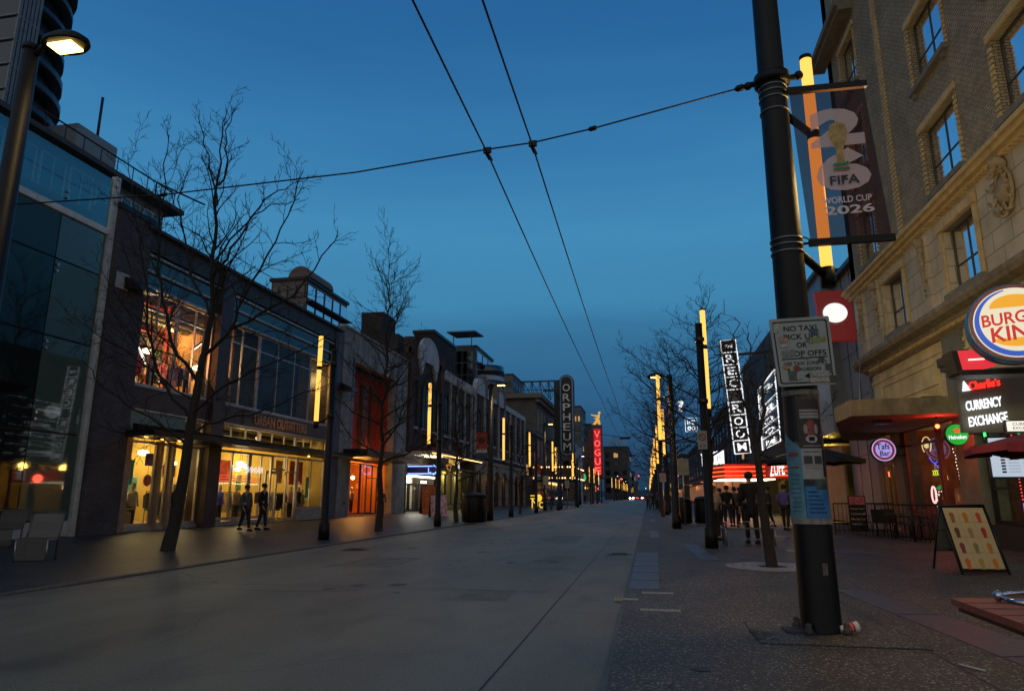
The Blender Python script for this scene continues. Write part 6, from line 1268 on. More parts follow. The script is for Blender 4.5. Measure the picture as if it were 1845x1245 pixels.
# paper cup, straw, leaves
c=G(1530,1142); t=thing('paper_cup','crumpled white paper cup with a red logo lying at the foot of the pole','cup',(c.x,c.y,0))
ax=Matrix.Rotation(R_(80),3,'Y'); ax=Matrix.Rotation(R_(15),3,'Z')@ax
m=MB(); m.lathe((c.x-.085,c.y-.05,.045),[(.001,0),(.034,0),(.047,.17),(.050,.172),(.047,.176),(.044,.165),(.031,.01)],18,ax); m.build('cup',mat('cup_paper',(.8,.79,.8),.6),t)
m=MB(); nn=ax@Vector((0,0,1)); cc=Vector((c.x-.085,c.y-.05,.045))
for k,(h0,h1) in enumerate(((.05,.075),(.08,.10),(.105,.13))):
    for i in range(20):
        a0=R_(i*18); a1=R_((i+1)*18); r0=.0355+h0*.0765; r1=.0355+h1*.0765
        P=lambda a,r,h: cc+ax@Vector((r*math.cos(a),r*math.sin(a),h)); m.quad(P(a0,r0,h0),P(a1,r0,h0),P(a1,r1,h1),P(a0,r1,h1))
m.build('red_print',mat('cup_red',(.6,.05,.02),.6),t)
MB().tube([cc+nn*.168,cc+nn*.178],[.048,.049],18,False).build('rim',mat('cup_rim',(.6,.12,.05),.6),t)
a=G(1727,1199); b=G(1776,1211); t=tag(MB().tube([(a.x,a.y,.012),(b.x,b.y,.012)],.008,8).build('drinking_straw',mat('straw_white',(.45,.45,.45),.5),loc=(a.x,a.y,0)),'white drinking straw lying on the pavement at the lower right','straw')
rd=random.Random(12); m=MB()
for i in range(260):
    x=rd.uniform(.0,8.5); y=rd.uniform(3.5,24); s=rd.uniform(.006,.018); a=rd.uniform(0,6.28); d=Vector((math.cos(a),math.sin(a),0))*s; e=Vector((-d.y,d.x,0))*rd.uniform(.3,1); z=Vector((x,y,.012))
    m.quad(z-d-e,z+d-e,z+d+e,z-d+e)
for i in range(70):
    x=rd.uniform(-18,-9); y=rd.uniform(10,30); s=rd.uniform(.015,.04); a=rd.uniform(0,6.28); d=Vector((math.cos(a),math.sin(a),0))*s; e=Vector((-d.y,d.x,0))*.6; z=Vector((x,y,.012)); m.quad(z-d-e,z+d-e,z+d+e,z-d+e)
tag(m.build('litter',mat('litter_pale',(.35,.34,.3),.8)),'small pale bits of litter and grit scattered over the paving','litter',kind='stuff')
t=thing('access_cover','square concrete cover with broken edges round the pole base','cover',(1.35,7.5,0)); m=MB(); m.box((.95,6.95,-.02),(2.35,8.05,.008)); m.build('slab',m_agg,t); m=MB()
for a,b in (((.93,6.93),(2.37,6.95)),((.93,8.07),(2.37,8.09)),((.93,6.95),(.95,8.07)),((2.35,6.95),(2.37,8.07))): m.box((*a,-.02),(*b,.0045))
m.build('gap',m_gap,t); m=MB()
for i in range(9): m.ball((1.0+rd.uniform(-.05,.12),7.3+rd.uniform(-.2,.2),.01),rd.uniform(.02,.05),6,.5)
m.build('rubble',mat('rubble',(.10,.09,.08),.9),t)
# ---- light poles with twin tubes
def make_light_pole(side,label,grp,hz=5.9):
    """side +1: tube to +x of the pole"""
    t=thing('light_pole',label,'light pole',(0,0,0),grp)
    m=MB(); m.tube([(0,0,0),(0,0,.5),(0,0,.52),(0,0,hz)],[.17,.165,.125,.095],14); m.lathe((0,0,hz),[(.10,0),(.10,.05),(.001,.08)],14); m.build('pole',m_pole,t)
    x=.52*side; zs=tubepart(t,x,0.06,3.65,6.45,.072,.12); m=MB(); m.tube([(0,0,3.8),(x,.06,3.55)],.035,8); m.tube([(0,0,5.5),(x,.06,zs)],.035,8); m.build('arm',m_black,t)
    m=MB()
    for z in (3.8,5.5): m.lathe((0,0,z-.06),[(.12,0),(.135,.01),(.135,.11),(.12,.12)],14)
    m.build('band',m_dark,t); return t
protoL=make_light_pole(-1,'black light pole with twin yellow tubes in front of the clothing store','light poles with yellow tubes, left side')
p=G(583,972); protoL.location=(p.x,p.y,0); plight('tube_glow_fill',(-.9,.3,5),35,(1,.62,.2),.4,protoL)
def on(px,Y): return (px-1168.3)*Y/1263.0   # metres across the street for a pixel column near the vanishing line
LP=[(G(788,948).x,G(788,948).y,'light pole with yellow tubes before the lit theatre entrance'),(-8.85,45.2,'light pole with yellow tubes just right of the first tall left street lamp'),(-8.9,56.0,'fourth light pole with yellow tubes on the left'),(-8.35,66,'fifth light pole with yellow tubes on the left, beside its close neighbour'),(-9.1,74,'sixth light pole with yellow tubes on the left, before the bulb marquee'),(-8.4,85,'seventh light pole with yellow tubes on the left'),(-10.2,101,'eighth light pole with yellow tubes on the left, below the vertical theatre sign'),(-9.6,124,'ninth light pole with yellow tubes on the left'),(-9.4,132,'tenth light pole with yellow tubes on the left'),(-9.5,146,'eleventh light pole with yellow tubes on the left, below the red neon tower')]
for x,y,l in LP: copytree(protoL,(x,y,0),0,l)
for i in range(22):
    y=196+i*13; copytree(protoL,(-9.3+(i%3)*.5,y,0),0,'distant light pole with yellow tubes, number %d after the crossing on the left'%(i+1) if False else 'distant light pole in the left row of yellow tubes after the crossing')
protoR=make_light_pole(1,'black light pole with twin yellow tubes, second on the right, carrying a no-stopping sign','light poles with yellow tubes, right side',5.9)
protoR.location=(1.55,19.0,0); protoR.rotation_euler.z=R_(65)
protoR2=make_light_pole(-1,'third light pole on the right with street lamp and yellow tubes towards the road','light poles with yellow tubes, right side',6.3); protoR2.location=(1.12,30.0,0)
for x,y,l in [(1.55,42,'fourth light pole on the right'),(1.3,52,'fifth light pole on the right, before the dark shops'),(1.2,63,'sixth light pole on the right'),(1.2,75,'seventh light pole on the right'),(1.1,88,'eighth light pole on the right'),(1.1,101,'ninth light pole on the right'),(1.1,116,'tenth light pole on the right'),(1.1,134,'eleventh light pole on the right')]: copytree(protoR2,(x,y,0),0,l+' with yellow tubes')
for i in range(8): copytree(protoR2,(1.2,200+i*16,0),0,'distant light pole in the right row of yellow tubes after the crossing')
plight('tube_glow_fill',(.95,.3,5),60,(1,.62,.2),.4,protoR); plight('tube_glow_fill',(1.0,.2,4.4),190,(1,.74,.4),.4,protoR,'SPOT',120,(7.6,-4.5,8.4))  # second spot is added fill, turned onto the right facade
# ---- street lamps
def make_lamp(label,dirx,hz=7.6,arm=.35,e=150,mt=m_lampw,col=YEL,grp='street lamps with a hanging oval head'):
    t=thing('street_lamp',label,'street lamp',(0,0,0),grp)
    m=MB(); m.tube([(0,0,0),(0,0,.6),(0,0,hz)],[.19,.17,.11],16); m.lathe((0,0,hz),[(.12,0),(.12,.08),(.001,.14)],12); m.build('pole',m_pole,t)
    m=MB(); m.tube([(0,0,hz-.15),(dirx*arm*.6,0,hz+.05),(dirx*arm,0,hz+.1)],[.05,.045,.04],8); m.build('arm',m_black,t)
    x=dirx*(arm+.25); h=MB(); h.lathe((x,0,hz+.0),[(.36,0),(.38,.03),(.36,.09),(.24,.17),(.10,.21),(.001,.22)],24); o=h.build('lamp_head',m_black,t); 
    for q_ in o.data.vertices: q_.co.y*=.62
    b=MB(); b.box((x-.20,-.12,hz-.035),(x+.20,.12,hz-.002)); b.build('lens',mt,o); l=plight('lamp_light',(x,0,hz-.15),e,col,.12,t,'SPOT',100,(x,0,0)); return t
l1=make_lamp('tall street lamp with glowing amber lens at the top left corner',1); p=AY(118,84,7.6); l1.location=(p.x-.6,7.6,0); dz=p.z-7.6
for ch in l1.children: ch.location.z+=0
l1.scale=(1,1,p.z/7.6)
p=AY(903,694,38); l2=copytree(l1,(p.x-.6,38,0),0,'first tall lamp on the left before the brick arcade, above the dark bin'); l2.scale=(1,1,p.z/7.6)
p=AY(992,764,66); l3=copytree(l1,(p.x-.6,66,0),0,'second tall lamp on the left, before the cornice building'); l3.scale=(1,1,p.z/7.6)
for ch in l1.children:
    if ch.type=='LIGHT': ch.data=ch.data.copy(); ch.data.energy=25
p=AY(1050,810,112); l4=make_lamp('white-glowing lamp on the left beside the red neon tower',1,mt=m_wlamp,e=90,col=(1,.9,.7)); l4.location=(p.x-.6,112,0)
p=AY(1184,682,31); l5=make_lamp('amber street lamp on the right reaching over the road',-1,7.6,.35); l5.location=(1.12,30.6,0); l5.scale=(1,1,p.z/7.6)
l6=make_lamp('white street lamp far along the right side',-1,mt=m_wlamp,e=90,col=(1,.9,.7)); l6.location=(1.9,74,0)
for i in range(5): copytree(l6,(1.9,215+i*40,0),0,'distant white street lamp on the right after the crossing'); copytree(l4,(-10,225+i*40,0),0,'distant white street lamp on the left after the crossing')
l7=make_lamp('dark street lamp head close to the amber lamp on the right',-1,6.4,.35,0,m_black); l7.location=(1.6,60,0)
# ---- overhead wires
def wire(nm,lab,pts,r,seg=24,sag=0):
    q=thing(nm,lab,'wire',pts[0]); m=MB(); L=[]
    for a,b in zip(pts,pts[1:]):
        a,b=Vector(a),Vector(b)
        for i in range(seg): s=i/seg; L.append(a.lerp(b,s)-Vector((0,0,sag*4*s*(1-s))))
    L.append(Vector(pts[-1])); m.tube(L,r,5); m.build('cable',m_black,q); return q
spY=[7.64,30.2,52,75,101,134]
J1=AY(878,276,7.72); J2=AY(960,264,7.72)
w1=wire('trolley_wire','left one of the two long trolley wires over the road',[(J1.x,-6,J1.z+.1),(J1.x,7.72,J1.z)]+[(J1.x-.05,y,5.5) for y in spY[1:]]+[(J1.x,200,5.5)],.011,16,.12)
w2=wire('trolley_wire','right one of the two long trolley wires over the road',[(J2.x,-6,J2.z+.1),(J2.x,7.72,J2.z)]+[(J2.x-.02,y,5.5) for y in spY[1:]]+[(J2.x,200,5.5)],.011,16,.12)
q=thing('span_wire','cable across the street from the foreground pole carrying both trolley wires','wire',(1.4,7.64,6)); 
P=[AY(1352,154,7.64),AY(1068,232,7.7),J2+Vector((0,0,.05)),J1+Vector((0,0,.05)),AY(640,311,7.7),AY(295,351,7.7),AY(20,369,7.7)]
m=MB(); m.tube(P,.010,6); m.build('cable',m_black,q)
m=MB()
for k in (1,5): 
    a=P[k]; d=(P[k]-P[k-1]).normalized(); m.tube([a-d*.06,a-d*.035,a+d*.035,a+d*.06],[.01,.03,.03,.01],8)
a=P[0]+(P[1]-P[0]).normalized()*.12; d=(P[1]-P[0]).normalized(); m.tube([a-d*.06,a-d*.03,a+d*.03,a+d*.06],[.02,.04,.04,.02],8); m.build('insulator',m_black,q)
for J in (J1,J2):
    m=MB(); m.box(J+Vector((-.05,-.02,-.0)),J+Vector((.05,.02,.07))); m.tube([J+Vector((0,0,0)),J+Vector((.01,.2,-.0))],.02,6); m.tube([J+Vector((-.03,0,.02)),J+Vector((0,.12,-.03))],.015,5); m.build('hanger',m_black,q)
for y in (52,75,101):
    q=thing('span_wire','distant cable across the street at the %s pole pair'%{52:'fifth',75:'seventh',101:'ninth'}[y],'wire',(1.3,y,6)); m=MB(); m.tube([(1.3,y,6.6),(J2.x,y,5.6),(J1.x,y,5.6),(-9,y,6.8)],.02,5); m.build('cable',m_black,q); m=MB(); m.box((J1.x-.1,y-.03,5.45),(J2.x+.1,y+.03,5.6)); m.build('hanger',m_black,q)
A_=AX(600,566,-18.6); w3=wire('facade_cable','thin cable running along the roofs from the clothing store to the theatre',[AX(330,408,-18.5),AX(615,570,-18.5),AX(700,628,-18.5)],.02,8,.05)
# ---- signs on poles
q=thing('no_stopping_sign','white no-stopping sign with a circle on the second right pole','sign',(1.68,18.85,2.9)); a=AY(1256,776,18.8); b=AY(1275,809,18.8)
MB().box((a.x,18.80,b.z),(b.x,18.82,a.z)).build('plate',mat('sign_plate_grey',(.26,.26,.27),.6),q)
cx_=(a.x+b.x)/2; m=MB(); cz_=a.z-.17
for i in range(20):
    t0=6.2832*i/20; t1=6.2832*(i+1)/20; f=lambda a_,r: Vector((cx_+r*math.cos(a_),18.79,cz_+r*math.sin(a_))); m.quad(f(t0,.07),f(t1,.07),f(t1,.095),f(t0,.095))
m.quad((cx_-.06,18.788,cz_+.045),(cx_-.045,18.788,cz_+.06),(cx_+.06,18.788,cz_-.045),(cx_+.045,18.788,cz_-.06)); m.build('circle_symbol',mat('sign_dark_red',(.12,.02,.02),.6),q,rec=False)
MB().text('< >',(cx_,18.79,b.z+.06),(1,0,0),v,.06,.16,bold=.03).build('arrow_symbol',m_black,q,rec=False)
def postsign(x,y,w_,h,z,lab,c=(.22,.22,.20),hz=None):
    q=thing('street_sign',lab,'sign',(x,y,0)); MB().tube([(x,y,0),(x,y,z+h+.05)],.035,8).build('post',m_steel,q); MB().box((x-w_/2,y-.06,z),(x+w_/2,y-.04,z+h)).build('plate',mat('plate_%d%d'%(int(y),int(x*10)),c,.6,0,.4,9),q)
    m=MB()
    for i in range(4): m.box((x-w_*.35,y-.065,z+h*(.2+.17*i)),(x+w_*.35*(1-.2*(i%2)),y-.0601,z+h*(.26+.17*i)))
    m.build('lettering',m_grey,q)
postsign(1.60,33.0,.55,.75,2.25,'grey parking sign on a thin post in front of the right litter bins')
postsign(.95,46,.42,.55,2.2,'small white sign on a thin post further along the right kerb',(.3,.3,.28))
postsign(-8.95,62,.5,.8,2.3,'pale parking sign on a post beyond the left street lamp',(.26,.25,.25))
postsign(-9.1,80,.5,.9,2.2,'narrow pale sign on a post before the bulb marquee',(.26,.25,.25))
# ---- litter bins
def bin_(x,y,lab,w_=.62,h=1.05,ang=0):
    q=thing('litter_bin',lab,'bin',(x,y,0)); 
    m=MB(); m.lathe((x,y,0),[(w_*.46,.05),(w_*.5,.1),(w_*.52,h*.8),(w_*.5,h*.86)],20); m.build('body',m_black,q)
    m=MB(); m.lathe((x,y,h*.86),[(w_*.54,0),(w_*.54,.05),(w_*.4,.14),(w_*.15,.19),(.001,.2)],20); m.build('lid',m_black,q)
    m=MB(); 
    for i in range(16): a=i/16*6.2832; m.tube([(x+w_*.53*math.cos(a),y+w_*.53*math.sin(a),.08),(x+w_*.55*math.cos(a),y+w_*.55*math.sin(a),h*.84)],.012,4)
    m.build('slat',m_dark,q)
bin_(1.55,34.2,'black litter bin by the right kerb, nearer the road',.8,1.25); bin_(2.5,34.6,'black litter bin right of the other one, second of the pair',.7,1.3)
b_=G(862,943); bin_(b_.x-.2,b_.y,'big dark litter bin beside the first left street lamp',1.15,1.5); pass
# ---- benches
m_perf=mat('perforated_steel',(.11,.11,.115),.4,.6,.25,60,.4,90)
def perf(mb,o,u,w_,U,W,nu,nw,fr=.62):
    """perforated plate: lattice of bars leaving small holes"""
    for i in range(nu+1): 
        a=o+u*(U*i/nu); mb.prism([a-u*(U/nu*(1-fr)/2),a+u*(U/nu*(1-fr)/2),a+u*(U/nu*(1-fr)/2)+w_*W,a-u*(U/nu*(1-fr)/2)+w_*W],u.cross(w_)*.006)
    for j in range(nw+1):
        a=o+w_*(W*j/nw); mb.prism([a-w_*(W/nw*(1-fr)/2),a+w_*(W/nw*(1-fr)/2),a+w_*(W/nw*(1-fr)/2)+u*U,a-w_*(W/nw*(1-fr)/2)+u*U],u.cross(w_)*.0062)
def seat(x,y,rz,lab,back=True,L=.62):
    q=thing('metal_seat',lab,'bench',(0,0,0),'perforated metal seats' if back else None)
    if not back: 
        if 'group' in q: del q['group']
    m=MB(); m.box((-L/2,-.22,.42),(L/2,.22,.445)); perf(m,Vector((-L/2,-.22,.45)),Vector((1,0,0)),Vector((0,1,0)),L,.44,14,10); m.build('seat',m_perf,q)
    m=MB()
    for s in (-1,1):
        m.tube([(s*L*.48,-.2,.0),(s*L*.48,-.22,.43),(s*L*.48,.22,.43),(s*L*.48,.2,.0)],.02,6)
    m.build('frame',m_steel,q)
    m=MB()
    if back: perf(m,Vector((-L/2+.04,-.215,.04)),Vector((1,0,0)),Vector((0,0,1)),L-.08,.36,14,9,.5)
    else:
        for s in (-1,1): m.box((s*L*.46-.012,-.19,.03),(s*L*.46+.012,.19,.41))
    m.build('side_panel',m_perf,q)
    if back:
        m=MB(); P=[(.20,.45),(.27,.62),(.30,.78),(.36,.96)]
        for (a,b),(c,d) in zip(P,P[1:]): m.prism([(-L/2,a,b),(L/2,a,b),(L/2,c,d),(-L/2,c,d)],(0,.012,0))
        for s in (-1,1): m.tube([(s*L/2,a,b) for a,b in P],.018,6)
        m.tube([(-L/2,.36,.96),(L/2,.36,.96)],.018,6); m.build('backrest',m_perf,q)
    else:
        m=MB()
        for s in (-1,0,1): m.tube([(s*L*.46,-.2,.45),(s*L*.46,-.2,.62),(s*L*.46,.2,.62),(s*L*.46,.2,.45)],.015,6)
        m.build('armrest',m_steel,q)
    q.location=(x,y,0); q.rotation_euler.z=rz; return q
p=G(62,1010); seat(p.x,p.y,.35,'perforated metal seat with curved back at the lower left, nearer one'); p=G(5,985); seat(p.x-.1,p.y+.1,.35,'perforated metal seat cut by the left edge of the picture')
p=G(1350,982); seat(p.x,p.y,.12,'low metal bench with arm loops on the right pavement beside the man in black',False,1.35)
# ---- tree grate
c=G(1392,1021); q=thing('tree_grate','pale round tree grate around the nearer right tree','grate',(c.x,c.y,0)); m=MB()
for r0,r1 in ((.28,.34),(.38,.52),(.56,.72),(.76,.86)): m.lathe((c.x,c.y,-.0),[(r0,0),(r0,.014),(r1,.014),(r1,0)],40)
for i in range(10): a=i*.6283; m.prism([Vector((c.x+.3*math.cos(a)-.03*math.sin(a),c.y+.3*math.sin(a)+.03*math.cos(a),0)),Vector((c.x+.3*math.cos(a)+.03*math.sin(a),c.y+.3*math.sin(a)-.03*math.cos(a),0)),Vector((c.x+.85*math.cos(a)+.03*math.sin(a),c.y+.85*math.sin(a)-.03*math.cos(a),0)),Vector((c.x+.85*math.cos(a)-.03*math.sin(a),c.y+.85*math.sin(a)+.03*math.cos(a),0))],(0,0,.0135))
m.build('ring',mat('grate_iron',(.30,.30,.29),.5,.2,.3,8),q); MB().lathe((c.x,c.y,.0),[(.001,0),(.30,.003)],20).build('soil',mat('soil',(.03,.025,.02),.95),q)
# ---- menu board
q=thing('menu_board','tilted folding menu board with twelve drinks pictured on a cream sheet','sandwich board',(5.6,13.6,0)); bb_=q
c=G(1777,1035); d=Vector((math.cos(R_(5)),math.sin(R_(5)),0)); e=Vector((-d.y,d.x,0)); W_=.76; Hb=1.13
O=Vector((c.x,c.y,0)); 
def MP(s,u,k=0): return O+d*((s-.5)*W_)+e*(.50*u)+Vector((0,0,Hb*u))+ (Vector((0,0,1))*.3-e*.9).normalized()*k
def MR(s,u): return O+d*((s-.5)*W_)+e*(1.0-.50*u)+Vector((0,0,Hb*u))
m=MB(); m.prism([MP(0,.03),MP(1,.03),MP(1,1),MP(0,1)],e*.02); m.build('front_panel',m_black,q)
m=MB()
for s in (0,1): m.tube([MP(s,0),MP(s,1.01)],.018,6); m.tube([MR(s,0),MR(s,1.01)],.018,6); m.tube([MP(s,.35),MR(s,.35)],.01,5)
m.tube([MR(0,.3),MR(1,.3)],.015,6); m.tube([MR(0,.62),MR(1,.62)],.015,6); m.tube([MP(0,1.01),MP(1,1.01)],.02,6); m.build('frame',m_dark,q)
MB().prism([MR(.02,.3),MR(.98,.3),MR(.98,.98),MR(.02,.98)],-e*.01).build('rear_panel',m_grey,q)
m=MB(); m.prism([MP(.05,.08,.005),MP(.95,.08,.005),MP(.95,.97,.005),MP(.05,.97,.005)],(0,-.002,0)); sh=m.build('menu_sheet',mat('menu_cream',(.52,.42,.24),.5,0,.08,2),q)
dc=[mat('drink_%d'%i,c_,.5,0,.3,30) for i,c_ in enumerate(((.30,.12,.03),(.5,.2,.02),(.5,.08,.03),(.12,.06,.03),(.35,.22,.12),(.45,.03,.02),(.22,.03,.06),(.25,.22,.1),(.5,.22,.03),(.6,.12,.03),(.35,.3,.06),(.55,.2,.03)))]
for r in range(4):
    for k in range(3):
        s=.20+.29*k; u=.82-.225*r; m=MB(); m.prism([MP(s-.035,u-.075,.012),MP(s+.035,u-.075,.012),MP(s+.055,u+.05,.012),MP(s-.055,u+.05,.012)],(0,-.002,0)); 
        m.prism([MP(s-.06,u+.05,.012),MP(s+.06,u+.05,.012),MP(s,u+.085,.012)],(0,-.002,0)); m.build('drink_picture',dc[r*3+k],sh)
m=MB()
for k in (1,2): m.prism([MP(.055+.297*k,.1,.009),MP(.06+.297*k,.1,.009),MP(.06+.297*k,.95,.009),MP(.055+.297*k,.95,.009)],(0,-.001,0))
for r in range(1,4): m.prism([MP(.07,.08+.222*r,.009),MP(.93,.08+.222*r,.009),MP(.93,.085+.222*r,.009),MP(.07,.085+.222*r,.009)],(0,-.001,0))
m.build('grid_line',mat('menu_line',(.3,.22,.11),.6),sh)
# ---- blackboard, railing, terrace chairs and tables
q=thing('chalk_board','black chalk board with a pink top on the railing beside the bar','sandwich board',(7.0,26.4,0)); a=AY(1527,894,26.2); b=AY(1571,957,26.2)
MB().box((a.x,26.2,.12),(b.x-.1,26.26,1.32)).build('panel',m_black,q); MB().box((a.x+.03,26.185,1.02),(b.x-.13,26.198,1.3)).build('pink_header',mat('pink_header',(.28,.08,.10),.6,0,.6,8),q)
m=MB(); xm=(a.x+b.x-.1)/2
for i,s_ in enumerate(('Happy hour','Cocktails $8','Martini bar','Highballs $7')): m.text(s_,(xm,26.19,.84-i*.17),(1,0,0),v,.08,.46,bold=.01)
m.build('chalk_lettering',mat('chalk',(.4,.36,.34),.8),q,rec=False)
def railing(x0,y0,x1,y1,lab,h=1.05,n=14):
    q=thing('railing',lab,'railing',(x0,y0,0),'black terrace railings'); A,B=Vector((x0,y0,0)),Vector((x1,y1,0)); m=MB(); m.tube([A+v*h,B+v*h],.022,6); m.tube([A+v*.12,B+v*.12],.018,6); m.build('rail',m_black,q)
    m=MB()
    for i in range(n+1): p=A.lerp(B,i/n); m.tube([p,p+v*h],.010 if i%n else .02,4)
    m.build('bar',m_black,q)
railing(6.5,27.0,8.5,27.1,'black railing panel behind the chalk board'); railing(7.6,22.6,8.75,20.8,'black railing panel in front of the bar window, behind the menu board'); railing(7.35,25.2,7.6,22.7,'black railing panel along the terrace edge',n=10)
def chair(x,y,rz,lab):
    q=thing('terrace_chair',lab,'chair',(0,0,0),'dark terrace chairs')
    MB().box((-.22,-.22,.43),(.22,.22,.46)).build('seat',m_dark,q); m=MB(); m.prism([(-.21,.2,.46),(.21,.2,.46),(.21,.28,.88),(-.21,.28,.88)],(0,.02,0)); m.build('backrest',m_dark,q)
    for a in (-1,1):
        for b in (-1,1): MB().tube([(a*.2,b*.2,.44),(a*.23,b*.23,0)],.013,5).build('leg',m_black,q)
    m=MB()
    for a in (-1,1): m.tube([(a*.23,.22,.66),(a*.24,-.15,.66),(a*.22,-.2,.44)],.012,5)
    m.build('armrest',m_black,q); q.location=(x,y,0); q.rotation_euler.z=rz
def ttable(x,y,lab,r=.34):
    q=thing('terrace_table',lab,'table',(x,y,0),'terrace tables'); MB().lathe((x,y,.72),[(r,0),(r,.025),(.001,.026)],20).build('tabletop',mat('table_top_dark',(.06,.04,.04),.3),q); MB().tube([(x,y,0),(x,y,.72)],.03,8).build('pedestal',m_black,q); MB().lathe((x,y,0),[(.22,0),(.2,.02),(.03,.04)],16).build('base',m_black,q)
chair(7.55,25.4,2.6,'dark terrace chair just right of the chalk board'); chair(8.1,25.9,.3,'dark terrace chair with its back to the bar'); chair(7.9,24.5,-1.8,'dark terrace chair in front of the stone pier'); chair(8.2,23.6,1.4,'dark terrace chair below the bar window'); chair(7.2,26.3,.8,'dark terrace chair partly behind the foreground pole')
ttable(7.95,25.2,'round terrace table left of the bar window'); ttable(8.3,24.1,'round terrace table under the oval neon')
# ---- parasols
def parasol(x,y,r,z,hz,lab,c,n=8,rz=0):
    q=thing('parasol',lab,'parasol',(x,y,0)); m=MB(); P=[Vector((x+r*math.cos(rz+6.2832*i/n),y+r*math.sin(rz+6.2832*i/n),z)) for i in range(n)]; T=Vector((x,y,hz))
    for i in range(n):
        a,b=P[i],P[(i+1)%n]; mid=(a+b)/2*.92+T*.08; mid.z=(a.z+b.z)/2+.05; m._f([m.bm.verts.new(k) for k in (a,mid,T)]); m._f([m.bm.verts.new(k) for k in (mid,b,T)]); m.quad(a,mid,mid-v*.13,a-v*.13); m.quad(mid,b,b-v*.16,mid-v*.16)
    m.build('canopy',c,q,rec=False); MB().tube([(x,y,0),(x,y,hz+.08)],.028,8).build('pole',m_black,q); m=MB()
    for p in P: m.tube([T-v*.05,p],.012,4)
    m.build('rib',m_black,q); MB().lathe((x,y,0),[(.3,0),(.3,.06),(.05,.1)],16).build('base',m_dark,q)
parasol(6.75,30.4,2.0,2.72,3.35,'large black parasol behind the foreground pole',mat('black_canvas',(.012,.012,.014),.8),8,.2)
parasol(7.6,14.6,1.62,2.2,2.62,'burgundy parasol cut by the right edge above the rate screen',mat('burgundy_canvas',(.20,.018,.03),.8,0,.3,3),8,.1)
# ---- red table at the right edge
zt=.74; A=G(1712,1077,zt); B=G(1862,1077,zt); C_=G(1850,1126,zt); q=thing('wooden_table','red wooden table corner with a metal handle, cut by the right edge','table',(A.x+.9,A.y-.3,0))
D=A+(B-A)+(C_-A)
dirF=(B-A).normalized(); dirN=(C_-A).normalized(); B=A+dirF*1.5; C_=A+dirN*1.0; D=B+(C_-A)
m=MB(); m.prism([A,B,D,C_],(0,0,-.035)); m.build('tabletop',mat('red_wood',(.32,.075,.045),.45,0,.3,4,.15,30,stretch=(1,9,1)),q)
m=MB(); o_=Vector((0,0,-.036)); m.prism([A.lerp(D,.02)+o_,B.lerp(C_,.02)+o_,D.lerp(A,.02)+o_,C_.lerp(B,.02)+o_],(0,0,-.03)); m.build('apron',mat('dark_red_wood',(.10,.022,.014),.6),q)
m=MB()
for i in range(1,5): s=i/5; a=A.lerp(C_,s); m.prism([a+v*.002,a+dirF*1.5+v*.002,a+dirF*1.5+dirN*.006+v*.002,a+dirN*.006+v*.002],(0,0,.0015))
m.build('plank_joint',m_gap,q)
for s,u in ((.75,.5),(.95,.9)): p=A.lerp(B,s).lerp(C_.lerp(D,s),u); MB().box((p.x-.03,p.y-.03,0),(p.x+.03,p.y+.03,zt-.06)).build('leg',MT['dark_red_wood'],q)
h0=G(1800,1083,zt); m=MB(); m.tube([h0+v*.0,h0+v*.035,h0+Vector((.12,.03,.045)),h0+Vector((.3,.08,.045))],.012,8); m.tube([h0+v*.03,h0+Vector((.03,-.08,.012)),h0+Vector((.07,-.16,.012))],.014,8); m.ball(h0+v*.03,.028,10); m.build('metal_handle',mat('chrome',(.5,.55,.62),.15,1.0),q)
# ---- traffic signals and crossing
def signal(x,y,z,lab,on_,side=1,arm=None):
    q=thing('traffic_signal',lab,'traffic light',(x,y,z)); MB().box((x-.22,y-.1,z-.65),(x+.22,y+.15,z+.65)).build('housing',m_black,q)
    for i,(nm,c) in enumerate((('red',(1,.03,.03)),('amber',(1,.5,.02)),('green',(.05,1,.7)))):
        MB().lathe((x,y-.1,z+.42-i*.42),[(.001,0),(.15,0),(.15,.02)],12,Matrix.Rotation(R_(90),3,'X')).build('lens',emi('signal_'+nm,c,9 if nm!='amber' else 1) if on_==nm else m_dark,q)
    if arm is not None: m=MB(); m.tube([(arm,y+.2,0),(arm,y+.2,z+.5),(x,y+.2,z+.7)],.09,6); m.build('mast',m_black,q)
    else: m=MB(); m.tube([(x,y+.2,0),(x,y+.2,z)],.07,6); m.build('mast',m_black,q)
    if on_: plight('signal_light',(x,y-.5,z+.2),40,{'red':(1,.05,.05),'green':(.1,1,.7)}[on_],.2,q)
def onx(px,Y): return AY(px,894,Y).x
signal(onx(1152,188),188,AY(1152,860,188).z,'red traffic light hanging over the middle of the road','red',1,onx(1195,188)); signal(onx(1120,162),162,AY(1120,866,162).z,'red traffic light left of the middle one','red',1,onx(1080,162)); signal(onx(1083,160),160,AY(1083,909,160).z,'low red and green signal on the left corner','red')
signal(onx(1164,330),330,AY(1164,878,330).z,'green traffic light far down the street','green',1,onx(1185,330)); signal(onx(1078,161),161,2.6,'pedestrian signal on the left corner','red')
